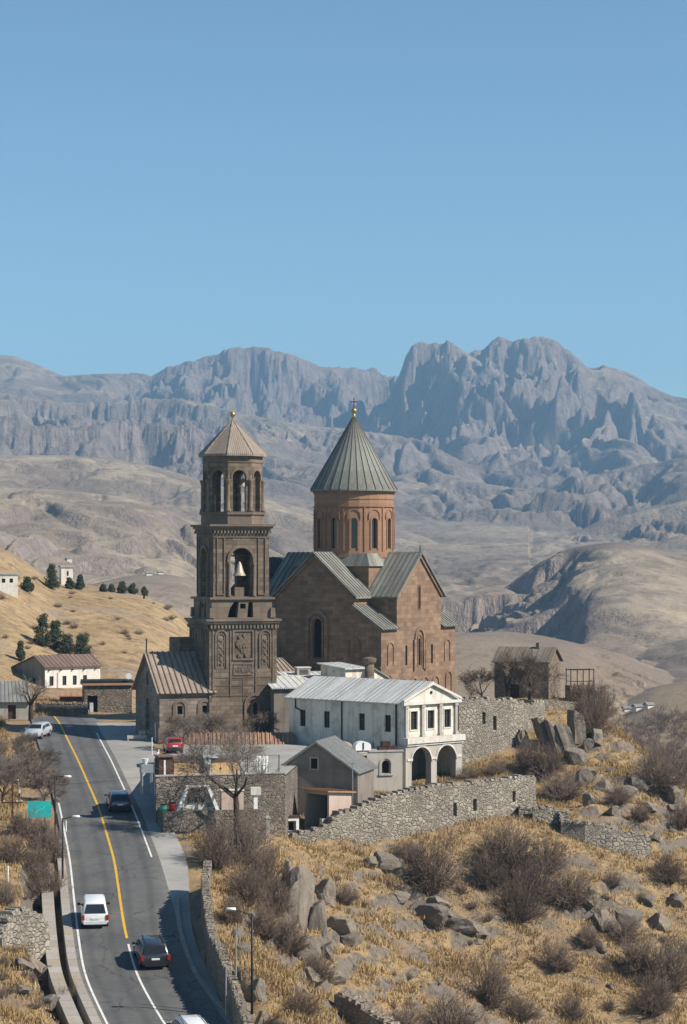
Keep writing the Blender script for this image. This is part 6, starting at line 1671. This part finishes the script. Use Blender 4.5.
# ================================================================== vegetation, rocks, grass
def twig_mat(name, a, b_):
    g = G(name); n = g.n('ObjectInfo').outputs['Random']; p = g.noise(g.coord(), 1.5, 3)
    return g.finish(g.mix(a, b_, g.m('ADD', g.m('MULTIPLY', n, .6), g.m('MULTIPLY', p, .4))), .95, spec=.1)
M['twig'] = twig_mat('dormant_brown_twigs', (.15, .108, .082), (.245, .182, .142))
M['twig_grey'] = twig_mat('pale_bare_twigs', (.17, .135, .11), (.26, .21, .175))
M['bark'] = twig_mat('dark_bark', (.045, .035, .030), (.085, .066, .055))

class Twigs:
    """fast collector of three-sided tapered sticks"""
    def __init__(self): self.v, self.f = [], []
    def stick(self, p, q, r0, r1):
        d = q - p
        if d.length < 1e-5: return
        d = d.normalized(); a = d.orthogonal().normalized(); b_ = d.cross(a); n = len(self.v)
        for c, r in ((p, r0), (q, r1)):
            for k in range(3):
                t = k * 2.0944; self.v.append(c + (a * math.cos(t) + b_ * math.sin(t)) * r)
        self.f += [(n, n + 1, n + 4, n + 3), (n + 1, n + 2, n + 5, n + 4), (n + 2, n, n + 3, n + 5)]
    def mesh(self, name, mat):
        me = bpy.data.meshes.new(name); me.from_pydata(self.v, [], self.f); me.materials.append(mat)
        me.polygons.foreach_set('use_smooth', [True] * len(me.polygons)); return me
def rdir(rng, d, spread):
    v = Vector((rng.gauss(0, 1), rng.gauss(0, 1), rng.gauss(0, 1))); v = (v - d * v.dot(d)).normalized()
    a = spread * (.6 + .8 * rng.random()); return (d * math.cos(a) + v * math.sin(a)).normalized()
def grow(tw, rng, p, d, L, r, lev, maxl, up=.12, spread=.6, kids=(3, 4), thick=None, thick_lev=1, shrink=.68):
    segs = 3 if lev < maxl else 2
    q = p
    for k in range(segs):
        d = (d + Vector((rng.gauss(0, .14), rng.gauss(0, .14), rng.gauss(0, .10) + up * .3))).normalized()
        n = q + d * L / segs
        r0, r1 = max(.011, r * (1 - .45 * k / segs)), max(.009, r * (1 - .45 * (k + 1) / segs))
        if thick is not None and lev <= thick_lev: thick.tube(q, n, r0, r1, 6, False)
        else: tw.stick(q, n, r0, r1)
        if lev < maxl and (k > 0 or lev > 0):
            for _ in range(rng.randint(*kids) if k == segs - 1 else rng.randint(1, 2)):
                grow(tw, rng, n, rdir(rng, d, spread), L * shrink * rng.uniform(.75, 1.15), r1 * .62, lev + 1, maxl, up, spread, kids, thick, thick_lev, shrink)
        q = n

def shrub_mesh(seed, stems, sub, flat=1.0, tr=.012):
    """dome of many stems fanning from the base, each with side twigs in its outer part"""
    rng = random.Random(seed); tw = Twigs()
    lob = [(rng.uniform(0, 6.28), rng.uniform(.12, .3), rng.randint(2, 4)) for _ in range(3)]
    for k in range(stems):
        a = rng.uniform(0, 2 * math.pi); e = math.asin(rng.uniform(.10, 1.0))
        R_ = (1 + sum(m_ * math.sin(n_ * a + ph) * math.cos(e) for ph, m_, n_ in lob)) * rng.uniform(.62, 1.0)
        tip = Vector((math.cos(a) * math.cos(e) * R_, math.sin(a) * math.cos(e) * R_, math.sin(e) * R_ * flat))
        p = Vector((math.cos(a) * rng.uniform(0, .28), math.sin(a) * rng.uniform(0, .28), -.04))
        mid = p.lerp(tip, .5) + Vector((rng.gauss(0, .06), rng.gauss(0, .06), rng.uniform(.0, .12)))
        pts = [p, p.lerp(mid, .55) + Vector((rng.gauss(0, .03), rng.gauss(0, .03), 0)), mid, mid.lerp(tip, .55) + Vector((rng.gauss(0, .04), rng.gauss(0, .04), rng.gauss(0, .03))), tip]
        for i in range(4): tw.stick(pts[i], pts[i + 1], tr * (1.25 - .25 * i), tr * (1.0 - .25 * i))
        for j in range(sub):
            i = rng.choice((1, 2, 2, 3, 3)); q = pts[i].lerp(pts[i + 1], rng.random()); d = rdir(rng, (pts[i + 1] - pts[i]).normalized(), .6); L = rng.uniform(.14, .34)
            q2 = q + d * L * .55; q3 = q2 + (d + Vector((rng.gauss(0, .25), rng.gauss(0, .25), .15))).normalized() * L * .5
            tw.stick(q, q2, tr * .55, tr * .42); tw.stick(q2, q3, tr * .42, tr * .2)
            tw.stick(q2, q2 + rdir(rng, d, .7) * L * .4, tr * .36, tr * .18)
    return tw.mesh('shrub', M['twig'])
SHRUBS = [shrub_mesh(s, 170, 7, 1.0, .0105) for s in (1, 2, 3, 4)]
SMALL = [shrub_mesh(s, 60, 4, .95, .022) for s in (11, 12, 13)]
def shrub(px, py, wpx, hpx, label, group=None, small=False, rng=random.Random(5), name='shrub', d=None):
    b_ = hit(px, py) if d is None else P(px, py, d)
    if b_ is None: return None
    s = FPX / b_.y
    o = bpy.data.objects.new(name, rng.choice(SMALL if small else SHRUBS)); COL.objects.link(o)
    o.location = b_; o.rotation_euler = (0, 0, rng.uniform(0, 6.28)); o.scale = (wpx / s / 1.9, wpx / s / 1.9 * rng.uniform(.75, 1.15), hpx / s * rng.uniform(.9, 1.08))
    return prop(o, label, 'shrub', group)
BIG = [(430, 892, 62, 54, 'large round brown shrub in the grass right below the rampart'),
 (508, 868, 66, 52, 'broad brown thicket shrub right below the end of the rampart, topmost of its clump'), (488, 888, 44, 40, 'brown thicket shrub at the left edge of the big clump below the rampart'),
 (528, 902, 64, 52, 'tall dark brown shrub in the middle of the big clump below the rampart'), (517, 922, 52, 44, 'brown shrub at the lower tip of the big clump below the rampart'), (568, 906, 46, 44, 'brown shrub at the right end of the big clump below the lower wall'), (548, 872, 46, 36, 'brown shrub of the big clump touching the lower wall'),
 (661, 792, 56, 50, 'big rounded brown shrub on the skyline at the right edge'), (664, 992, 66, 56, 'large brown shrub of the bottom right clump, upper one'), (636, 972, 46, 36, 'middle sized brown shrub left of the bottom right clump'), (654, 1014, 60, 42, 'wide brown shrub of the bottom right clump, lowest one'),
 (491, 1006, 48, 50, 'round brown shrub low on the slope below the big clump'), (448, 1040, 72, 54, 'wide brown shrub cut by the bottom edge right of the centre'), (404, 1036, 44, 34, 'low brown shrub at the bottom edge beside the stone rim'),
 (556, 972, 38, 32, 'small spreading brown shrub in open grass below the clump'), (520, 1022, 42, 28, 'low spiky shrub near the bottom edge, left of a pair'), (570, 1020, 40, 28, 'low spiky shrub near the bottom edge, right of a pair'), (668, 884, 38, 30, 'brown shrub below the right end of the lower wall'),
 (588, 948, 26, 22, 'little dark shrub beside the small rock outcrop on the right slope'), (612, 890, 20, 18, 'little shrub at the foot of the lower wall'), (625, 945, 30, 26, 'dark shrub beside the outcrop right of the slope centre'),
 (544, 776, 46, 40, 'brown shrub under the rock slabs, upper left one'), (562, 800, 50, 34, 'brown shrub above the lower wall under the rock slabs'), (527, 772, 34, 34, 'brown shrub at the foot of the high grey wall'), (592, 738, 42, 46, 'tall brown shrub right of the hut platform'), (600, 722, 34, 42, 'brown shrub on the skyline below the iron frame'), (583, 712, 30, 34, 'thin brown shrub in front of the iron frame block'),
 (618, 805, 30, 22, 'brown shrub in the grass left of the skyline shrub'), (640, 822, 28, 20, 'brown shrub above the right end of the lower wall'), (684, 830, 34, 28, 'brown shrub at the right picture edge above the slope'),
 (214, 868, 56, 50, 'big brown shrub at the roadside before the yard wall'), (243, 868, 52, 56, 'big brown shrub below the masonry hearth'), (263, 892, 48, 52, 'brown shrub on the rocky rib, uppermost of the strip'), (274, 918, 46, 46, 'brown shrub on the rocky rib, second down the strip'), (266, 938, 44, 40, 'brown shrub on the rocky rib behind the right lamp'), (290, 952, 50, 42, 'brown shrub on the rocky rib, lowest of the strip'), (246, 905, 40, 44, 'brown shrub between roadside wall and rocky rib'), (233, 925, 30, 32, 'brown shrub leaning over the roadside wall'),
 (318, 985, 40, 32, 'low brown shrub right of the rocky rib near the bottom'), (300, 1018, 40, 30, 'low brown shrub at the bottom right of the lamp'), (345, 905, 30, 22, 'small brown shrub in the grass right of the big boulders'), (408, 862, 30, 22, 'small brown shrub touching the rampart foot'),
 (47, 905, 44, 40, 'brown shrub on the left bank beside the slab walk'), (36, 880, 40, 36, 'brown shrub on the left bank below the turquoise sign'), (12, 862, 40, 30, 'brown shrub at the left edge below the bare trees'), (54, 862, 30, 34, 'brown shrub at the foot of the nearer left lamp'), (64, 1012, 30, 26, 'brown shrub at the bottom left beside the pavement'), (6, 905, 24, 26, 'dark little shrub at the left edge of the bank'), (40, 848, 44, 30, 'brown shrub under the turquoise sign'), (22, 838, 44, 32, 'brown shrub beside the utility pole'),
 (470, 778, 30, 12, 'low rusty brush on the terrace at the foot of the high wall'), (496, 774, 34, 16, 'rusty brush along the foot of the high wall')]
for b_ in BIG: shrub(*b_, group=None)
rng = random.Random(77)
k = 0
while k < 48:
    px, py = rng.uniform(300, 690), rng.uniform(760, 1024)
    if py < 865 and px < 655: continue
    w_ = rng.choice((8, 9, 11, 13, 16, 20))
    if shrub(px, py, w_, w_ * rng.uniform(.6, .9), 'small bare brown bush scattered over the dry slope right of the road', 'small bushes on the right slope', True, rng): k += 1
k = 0
while k < 16:
    px, py = rng.uniform(2, 60), rng.uniform(845, 1020)
    w_ = rng.choice((10, 13, 17))
    q = hit(px, py)
    if q is None or q.x > road_x(q.y, 'l') - 2.8: continue
    if shrub(px, py, w_, w_ * .8, 'small bare brown bush scattered over the grassy bank left of the road', 'small bushes on the left bank', True, rng): k += 1

def bare_tree(label, px, py, hpx, spread, seed, d=None, mat='twig_grey', lean=(0, 0), maxl=3, trunk=.20, r=.016, group=None, fork=3, cut=.30, name='bare_tree'):
    b_ = hit(px, py) if d is None else P(px, py, d)
    if d is not None: b_.z = min(b_.z, b_.z)
    s = FPX / b_.y; H = hpx / s
    T = thing(name, label, 'tree', b_, 0, group)
    rng = random.Random(seed); tk = MB(); tk.smooth = True; tw = Twigs()
    p = Vector((0, 0, -.4)); d_ = Vector((lean[0], lean[1], 1)).normalized()
    n = 4; th = H * cut; q = p
    for i in range(n):
        nx = q + (d_ + Vector((rng.gauss(0, .06), rng.gauss(0, .06), 0))) * (th + .4) / n
        tk.tube(q, nx, trunk * H / 8 * (1.25 - .12 * i), trunk * H / 8 * (1.13 - .12 * i), 8, False); q = nx
    for f in range(fork + 2):
        a = f * 2 * math.pi / (fork + 2) + rng.uniform(-.4, .4); e = rng.uniform(.35, 1.0) * spread
        d2 = (d_ * math.cos(e) + Vector((math.cos(a), math.sin(a), 0)) * math.sin(e)).normalized()
        grow(tw, rng, q - d_ * rng.uniform(0, th * .3), d2, H * .27, trunk * H / 8 * .5, 0, maxl, .08, .62, (2, 3), tk, 0, .70)
    tk.build('trunk', M['bark'], T, uv=False)
    me = tw.mesh('crown', M[mat]); o = bpy.data.objects.new('crown', me); COL.objects.link(o); o.parent = T
    return T
bare_tree('tall bare tree with a dark forked trunk in front of the yard wall', 236, 832, 128, .85, 1, mat='twig_grey', d=192.5, trunk=.20, maxl=4)
bare_tree('pale bare tree before the chapel windows', 182, 752, 44, 1.1, 2, d=236, maxl=4)
bare_tree('pale bare tree between chapel and bell tower doorway', 208, 752, 48, 1.1, 3, d=237, maxl=4)
bare_tree('dark bushy bare tree in the shadow right of the tower doorway', 262, 745, 38, 1.0, 4, d=238, mat='twig', maxl=4)
bare_tree('low bare tree before the tower base above the tiled roof', 232, 750, 36, 1.1, 14, d=238)
bare_tree('bare tree in front of the brown hut, right one', 530, 707, 62, 1.0, 5, d=243, mat='twig', trunk=.26, maxl=4)
bare_tree('bare tree in front of the brown hut, middle one', 507, 707, 60, 1.0, 6, d=243, mat='twig', trunk=.24, maxl=4)
bare_tree('bare tree between the church and the hut above the high wall', 482, 707, 46, 1.1, 7, d=243, mat='twig', maxl=4)
bare_tree('bare tree right of the hut beside the iron frame', 590, 716, 46, 1.0, 8, d=249, mat='twig')
bare_tree('bare roadside tree at the left edge, uppermost by the barn', 12, 778, 56, 1.15, 9, d=225, maxl=4)
bare_tree('bare roadside tree before the silver car', 34, 790, 54, 1.15, 10, d=219, maxl=4)
bare_tree('bare roadside tree above the turquoise sign', 44, 812, 46, 1.15, 11, d=206, maxl=4)
bare_tree('bare roadside tree at the left edge beside the utility pole', 3, 812, 62, 1.1, 12, d=202, maxl=4)
bare_tree('bare roadside tree behind the farther left lamp', 24, 800, 58, 1.2, 15, d=213, maxl=4)
bare_tree('bare roadside tree at the left edge, between barn and utility pole', -6, 800, 60, 1.2, 16, d=214, maxl=4)
bare_tree('bare roadside tree nearest the road edge below the silver car', 50, 800, 40, 1.25, 17, d=214, maxl=4)
bare_tree('thick pollarded bare tree before the white cottage', 31, 722, 46, .9, 13, d=268, trunk=.42, maxl=3, cut=.45)

# evergreens on the golden hill
def foliage_mat():
    g = G('dark_evergreen_foliage'); n = g.n('ObjectInfo').outputs['Random']; p = g.noise(g.coord(), 1.2, 4)
    c = g.mix((.022, .032, .018), (.060, .072, .038), p)
    return g.finish(g.mix(c, (.075, .070, .042), g.m('MULTIPLY', n, .35)), .9, spec=.15)
M['foliage'] = foliage_mat()
def evergreen(label, px, py, wpx, hpx, seed, shape='round', d0=300, group=None):
    b_ = hit_far(px, py, d0, 900)
    if b_ is None: b_ = P(px, py, 330)
    s = FPX / b_.y; W, H = wpx / s / 2, hpx / s; rng = random.Random(seed)
    T = thing('evergreen_tree', label, 'tree', b_, 0, group)
    tk = MB(); tk.tube((0, 0, -.5), (0, 0, H * .55), .14 + H * .015, .06, 7); tk.build('trunk', M['bark'], T, uv=False)
    vs, fs = [], []
    clumps = []
    for k in range(64):
        z = rng.uniform(.10, 1.0)
        rr = (math.sin(min(1, z * 1.25 + .12) * math.pi * .92) ** .7 if shape == 'round' else (1.02 - z) ** .75) * rng.uniform(.35, 1.0)
        a = rng.uniform(0, 6.28); clumps.append((Vector((W * rr * math.cos(a) * .8, W * rr * math.sin(a) * .8, H * z * .93)), rng.uniform(.22, .42) * W))
    for c, r in clumps:
        for k in range(60):
            v = Vector((rng.gauss(0, 1), rng.gauss(0, 1), rng.gauss(0, .9))).normalized() * r * rng.uniform(.5, 1.1); p = c + v
            t = Vector((rng.gauss(0, 1), rng.gauss(0, 1), rng.gauss(0, 1))).normalized(); u = t.orthogonal().normalized(); L = rng.uniform(.10, .24) * max(W * .5, .8)
            n = len(vs); vs += [p - u * L * .5, p + t * L * .8, p + u * L * .5, p - t * L * .8]; fs.append((n, n + 1, n + 2, n + 3))
    me = bpy.data.meshes.new('crown'); me.from_pydata(vs, [], fs); me.materials.append(M['foliage'])
    o = bpy.data.objects.new('crown', me); COL.objects.link(o); o.parent = T
evergreen('tall dark evergreen above the white cottage, left one of three', 43, 648, 22, 33, 1)
evergreen('dark rounded evergreen above the white cottage roof, middle one', 56, 650, 20, 28, 2)
evergreen('dark broad evergreen above the right end of the white cottage', 82, 661, 24, 26, 3)
evergreen('narrow dark evergreen left of the white cottage', 20, 662, 13, 20, 4, 'cone')
evergreen('olive bush shaped tree between the evergreens above the cottage', 67, 655, 18, 18, 5)
evergreen('tall evergreen beside the square house on the hill crest', 52, 590, 19, 25, 6, 'cone')
evergreen('low evergreen between the two crest houses', 27, 593, 15, 14, 7)
evergreen('evergreen right of the square crest house', 80, 590, 13, 15, 8, 'cone'); evergreen('small evergreen against the square crest house', 69, 589, 11, 11, 9)
for i, px in enumerate((103, 111, 122, 133, 144)): evergreen(['small round bush first from the left in the row on the hill crest', 'small round bush second in the row on the hill crest', 'dark round bush third in the row on the hill crest', 'dark round bush fourth in the row on the hill crest', 'brownish bush at the right end of the row on the hill crest'][i], px, 592 + i * .8, (9, 8, 12, 11, 8)[i], (7, 8, 11, 10, 8)[i], 20 + i, group='row of bushes on the hill crest')

rng = random.Random(41); k = 0
while k < 46:
    px, py = rng.uniform(0, 186), rng.uniform(572, 690); q = hit_far(px, py, 300, 520)
    if q is None: continue
    sc_ = rng.uniform(.35, .9); o = bpy.data.objects.new('shrub', rng.choice(SMALL)); COL.objects.link(o); o.location = q; o.scale = (sc_ * 1.3, sc_ * 1.3, sc_); o.rotation_euler = (0, 0, rng.uniform(0, 6.28)); k += 1
    prop(o, 'tiny dark bush dotted over the golden hill behind the village', 'shrub', 'tiny bushes on the golden hill')
# bare scrub woods in the right valley: one mass
def valley_woods():
    rng = random.Random(3); tw = Twigs()
    k = 0
    while k < 620:
        px, py = rng.uniform(606, 780), rng.uniform(710, 800)
        if py < 727 - (px - 600) * .14 and rng.random() < .88: continue
        q = hit_far(px, py, 300, 900)
        if q is None: continue
        k += 1; h = rng.uniform(1.6, 3.8)
        for j in range(34):
            a = rng.uniform(0, 6.28); e = rng.uniform(.2, 1.5); d = Vector((math.cos(a) * math.cos(e), math.sin(a) * math.cos(e), math.sin(e)))
            p = q + Vector((rng.gauss(0, .7), rng.gauss(0, .7), rng.uniform(0, h * .4))); tw.stick(p, p + d * h * rng.uniform(.3, .62), .06, .02)
    me = tw.mesh('valley_woodland', M['twig']); o = bpy.data.objects.new('valley_woodland', me); COL.objects.link(o); o['kind'] = 'stuff'
valley_woods()

# ------------------------------------------------------------------ rocks
def rock_mat():
    g = G('weathered_rock'); p = g.coord(); n1 = g.noise(p, 1.2, 6, .7); n2 = g.noise(p, 7, 5, .75); r_ = g.n('ObjectInfo').outputs['Random']
    c = g.mix((.115, .094, .078), (.255, .216, .176), g.ramp(n1, .3, .7)); c = g.mix(c, (.06, .05, .043), g.m('MULTIPLY', g.ramp(n2, .52, .7), .8)); c = g.mix(c, (.34, .275, .20), g.m('MULTIPLY', r_, .35))
    return g.finish(c, .95, g.m('ADD', n2, n1), .12, .8)
M['rock'] = rock_mat()
def rock_mesh(seed, cuts=13):
    rng = random.Random(seed); bm = bmesh.new(); bmesh.ops.create_icosphere(bm, subdivisions=3, radius=1.0)
    pl = []
    for k in range(cuts):
        n = Vector((rng.gauss(0, 1), rng.gauss(0, 1), rng.gauss(0, .8))).normalized(); pl.append((n, rng.uniform(.42, .80)))
    from mathutils import noise
    for v in bm.verts:
        for n, dd in pl:
            e = v.co.dot(n) - dd
            if e > 0: v.co -= n * e * .99
        v.co += v.co.normalized() * (noise.noise(v.co * 2.1 + Vector((seed * 3.1, 0, 0))) * .07 + noise.noise(v.co * 5 + Vector((seed, 5, 0))) * .06)
    me = bpy.data.meshes.new('boulder'); bm.to_mesh(me); bm.free(); me.materials.append(M['rock']); return me
ROCKS = [rock_mesh(s) for s in range(7)]
def rock(px, py, wpx, hpx, label, group=None, rng=random.Random(9), depth=.8, tilt=.15, name='boulder', sink=.30, d=None):
    b_ = hit(px, py) if d is None else P(px, py, d)
    if b_ is None: return None
    s = FPX / b_.y
    o = bpy.data.objects.new(name, rng.choice(ROCKS)); COL.objects.link(o)
    o.scale = (wpx / s / 1.5, wpx / s / 1.5 * depth, hpx / s / 1.5); o.location = b_ + Vector((0, wpx / s * .2, hpx / s * (.5 - sink)))
    o.rotation_euler = (rng.uniform(-tilt, tilt), rng.uniform(-tilt, tilt), rng.uniform(0, 6.28)) if tilt < .5 else (rng.uniform(-.2, .2), tilt - .5, rng.uniform(-.3, .3))
    return prop(o, label, 'rock', group)
def slab(px, py, wpx, hpx, label, rng=random.Random(2)):
    b_ = hit(px, py); s = FPX / b_.y; W, Hh = wpx / s * .85, hpx / s * .85
    from mathutils import noise
    bm = bmesh.new(); bmesh.ops.create_cube(bm, size=1.0); bmesh.ops.subdivide_edges(bm, edges=bm.edges, cuts=5, use_grid_fill=True); k = rng.uniform(0, 50); tp = rng.uniform(.7, .95)
    for v in bm.verts:
        z = v.co.z + .5; v.co.x *= 1 - (1 - tp) * z; v.co.z -= max(0, v.co.x * rng.choice((.0, .0)) ) + .22 * (v.co.x + .5) * (z > .6) * z
        v.co += Vector((noise.noise(v.co * 2.3 + Vector((k, 0, 0))), noise.noise(v.co * 2.3 + Vector((0, k, 0))), noise.noise(v.co * 2 + Vector((0, 0, k))))) * .12
        v.co = Vector((v.co.x * W * .95, v.co.y * W * 1.1, (v.co.z + .38) * Hh * 1.05))
    me = bpy.data.meshes.new('rock_slab'); bm.to_mesh(me); bm.free(); me.materials.append(M['rock'])
    o = bpy.data.objects.new('rock_slab', me); COL.objects.link(o); o.location = b_; o.rotation_euler = (-.18, -.30 if px < 575 else -.04, rng.uniform(.25, .55)); return prop(o, label, 'rock')
NR = [(297, 925, 24, 56, 'tall weathered boulder leaning on the rocky rib, largest of all'), (318, 930, 20, 44, 'tall grey boulder right of the largest one'), (287, 893, 20, 36, 'dark boulder at the head of the rocky rib'), (338, 935, 34, 22, 'long slanting boulder below the rampart grass'), (352, 945, 26, 18, 'flat boulder at the lower end of the slanting one'), (306, 962, 24, 26, 'boulder in the middle of the rocky rib'), (326, 958, 22, 20, 'squat boulder beside the middle of the rocky rib'), (278, 915, 16, 26, 'narrow boulder behind the shrubs of the rocky rib'), (310, 985, 20, 18, 'boulder low on the rocky rib'), (334, 985, 24, 14, 'flat stone low on the slope right of the rib'),
 (384, 874, 24, 20, 'grey boulder below the middle of the rampart'), (398, 878, 16, 18, 'dark split boulder beside the grey one below the rampart'), (372, 868, 18, 14, 'small boulder below the rampart, left of a pair'), (418, 915, 30, 14, 'long low rock in the middle of the grass slope'), (440, 912, 26, 16, 'rock ledge right of the long low rock'), (456, 922, 22, 12, 'flat rock at the end of the middle ledge'), (400, 900, 22, 12, 'flat rock at the upper end of the middle ledge'), (480, 938, 22, 10, 'flat slab on the slope below the big shrub clump'),
 (548, 744, 15, 36, 'tall rock slab under the hut platform, first from the left', 'slab'), (560, 749, 17, 42, 'tall rock slab under the hut platform, second from the left', 'slab'), (569, 752, 16, 40, 'broad rock slab under the hut platform, third from the left', 'slab'), (578, 742, 17, 42, 'upright rock slab under the right end of the hut platform', 'slab'), (574, 762, 24, 20, 'blocky rock at the foot of the slabs'), (588, 752, 16, 14, 'small block right of the slabs'), (598, 745, 18, 14, 'flat grey block on the grass right of the slabs'), (522, 748, 16, 22, 'dark rock at the end of the high wall'),
 (604, 792, 22, 12, 'pointed grey stone on the upper right slope'), (628, 798, 22, 12, 'flat grey stone below the skyline shrub'), (590, 806, 16, 14, 'dark stone above the lower wall'), (648, 812, 18, 10, 'flat stone right above the lower wall'), (672, 802, 22, 16, 'grey stone block at the right edge'), (612, 815, 16, 10, 'low stone above the middle of the lower wall'), (600, 926, 26, 20, 'dark outcrop on the right slope above the bottom clump'), (614, 938, 18, 14, 'rock below the dark outcrop on the right slope'), (586, 906, 24, 10, 'flat rock under the lower wall clump'), (650, 905, 18, 10, 'slab of rock on the far right slope'), (677, 908, 18, 14, 'dark stone at the right edge of the slope'),
 (303, 905, 26, 40, 'dark jagged rock mass behind the largest boulder on the rocky rib'), (326, 905, 30, 24, 'jagged rock mass at the top right of the rocky rib'), (430, 925, 40, 20, 'wide jagged ledge in the middle of the slope below the long low rock'), (462, 935, 30, 16, 'jagged rock at the lower right end of the middle ledge'), (630, 925, 34, 22, 'jagged rock mass below the far end of the lower wall'), (660, 930, 26, 18, 'broken rock left of the dark stone at the right edge'), (585, 785, 30, 20, 'dark jagged rock on the upper slope under the slabs'), (640, 790, 26, 18, 'dark rock at the foot of the skyline shrub'),
 (258, 1000, 24, 20, 'pale grey boulder right of the lamp post'), (247, 1012, 18, 10, 'flat boulder behind the end of the roadside wall'), (264, 1022, 20, 12, 'boulder at the bottom beside the lamp post'), (35, 975, 22, 24, 'dark boulder below the dry stone wall on the left bank'), (48, 988, 18, 22, 'boulder at the left bank beside the slab walk'), (25, 972, 20, 16, 'pale boulder at the foot of the dry stone wall'), (44, 1008, 26, 16, 'flat boulder near the bottom left corner'), (58, 1000, 16, 18, 'boulder beside the pavement at the bottom left'), (22, 995, 20, 12, 'low pale rock in the grass at the bottom left'), (34, 906, 20, 10, 'round stone on top of the left bank wall'), (45, 912, 16, 16, 'stone at the right end of the left bank wall'),
 (238, 942, 12, 14, 'stone in the rubble right of the roadside wall, upper one'), (243, 955, 14, 12, 'stone in the rubble right of the roadside wall, lower one'), (230, 905, 12, 10, 'stone behind the upper roadside wall')]
for r_ in NR:
    f_ = .98 if len(r_) == 6 else 1.12
    r_ = (r_[0], r_[1], r_[2] * f_, r_[3] * f_) + r_[4:]
    if len(r_) == 6: slab(*r_[:5])
    else: rock(*r_)
rng = random.Random(31); k = 0
while k < 55:
    px, py = rng.uniform(250, 690), rng.uniform(755, 1024)
    if py < 862 and px < 560 : continue
    q = hit(px, py)
    if q is None or q.x < road_x(q.y, 'k') + 2 if q is not None and q.y < 190 else q is None: continue
    if rng.random() > .25 + 1.4 * float(np.clip(fbm(np.array([q.x / 9]), np.array([q.y / 6]), 55, 3)[0] + .2, 0, 1)): continue
    w_ = rng.choice((4, 5, 6, 8, 12, 16))
    rock(px, py, w_, w_ * rng.uniform(.5, .8), 'loose grey stone lying among the dry grass right of the road', 'loose stones on the right slope', rng, name='loose_stone', tilt=.3, sink=.42); k += 1
wall_path('dry_stone_wall', 'curved rim of rough stones on the slope at the bottom edge', [(334, 994, 165, 1000), (345, 998, 164.6, 1006), (362, 1010, 163, 1018), (384, 1024, 162, 1032), (400, 1036, 161, 1044)], 1.1, M['rubble_warm'], (), M['rubble_warm'], jag=.15, seed=21)

# ------------------------------------------------------------------ dry grass
def grass():
    g = G('dry_grass_blades'); at_ = g.n('Attribute', {'attribute_name': 'tint'}).outputs['Fac']
    c = g.mix((.30, .197, .096), (.49, .34, .166), at_); M['grass'] = g.finish(c, .9, spec=.1)
    r = np.random.RandomState(4); N = 400000
    x = r.uniform(-60, 100, N); y = 118 + (300 - 118) * r.uniform(0, 1, N) ** 1.25
    u = x * FPX / y + CX; ok = (u > -60) & (u < 750)
    x, y = x[ok], y[ok]
    ix = np.clip(((x - GX[0]) / GS).astype(int), 0, len(GX) - 2); iy = np.clip(((y - GY[0]) / GS).astype(int), 0, len(GY) - 2)
    z = _Z[iy, ix]; sl = np.hypot(_Z[iy, ix + 1] - _Z[iy, ix], _Z[iy + 1, ix] - _Z[iy, ix]) / GS
    dens = .85 + .8 * fbm(x / 7, y / 5, 61, 3) + .35 * fbm(x / 1.8, y / 1.8, 62, 2)
    blk = (_onroad[iy, ix] > .15) | ((x < -4) & (y > 197) & (x > -26)) | ((x < 2) & (y > 212) & (x > -30)) | ((x < 19) & (y > 236) & (x > -30))
    ok = ~blk & (r.uniform(0, 1, len(x)) < dens) & (sl < .95) & (_rock[iy, ix] * r.uniform(.3, 1, len(x)) < .45)
    x, y, z = x[ok], y[ok], z[ok]; n = len(x); B = 7
    big = np.clip(1 + .8 * fbm(x / 4, y / 4, 63, 2), .45, 2)
    h = r.uniform(.16, .46, n) * big; tint = np.clip(.45 + .55 * fbm(x / 6, y / 4, 64, 3) + r.normal(0, .10, n), 0, 1)
    bx = np.repeat(x, B) + r.normal(0, .2, n * B); by = np.repeat(y, B) + r.normal(0, .2, n * B); bz = np.repeat(z, B) - .04
    hh = np.repeat(h, B) * r.uniform(.6, 1.15, n * B); a = r.uniform(0, 6.283, n * B); ln = r.uniform(.15, .75, n * B) * hh
    dx, dy = np.cos(a) * ln + .12 * hh, np.sin(a) * ln - .10 * hh; wd = .026 + .024 * r.uniform(0, 1, n * B)
    px, py = -np.sin(a) * wd, np.cos(a) * wd
    co = np.empty((n * B, 3, 3), np.float32)
    co[:, 0] = np.stack([bx - px, by - py, bz], -1); co[:, 1] = np.stack([bx + px, by + py, bz], -1); co[:, 2] = np.stack([bx + dx, by + dy, bz + hh], -1)
    me = bpy.data.meshes.new('dry_grass'); V = n * B * 3
    me.vertices.add(V); me.vertices.foreach_set('co', co.ravel()); me.loops.add(V); me.loops.foreach_set('vertex_index', np.arange(V, dtype=np.int32))
    me.polygons.add(n * B); me.polygons.foreach_set('loop_start', np.arange(0, V, 3, dtype=np.int32)); me.polygons.foreach_set('loop_total', np.full(n * B, 3, np.int32)); me.update(calc_edges=True)
    at = me.attributes.new('tint', 'FLOAT', 'POINT'); at.data.foreach_set('value', np.repeat(np.repeat(tint, B), 3).astype(np.float32))
    me.materials.append(M['grass']); o = bpy.data.objects.new('dry_grass', me); COL.objects.link(o); o['kind'] = 'stuff'
    print('grass tufts', n)
grass()

def cable():
    mb = MB(); a, b_ = P(15, 786, 202), P(156, 775, 197.5); pts = [a.lerp(b_, i / 14) - Vector((0, 0, 1.6 * (1 - (2 * i / 14 - 1) ** 2) * .12)) for i in range(15)]
    for p, q in zip(pts, pts[1:]): mb.tube(p, q, .012, .012, 4, False)
    mb.build('overhead_cable', M['iron'], None, 'thin dark cable hung across the road from the utility pole to the yard', 'cable')
cable()
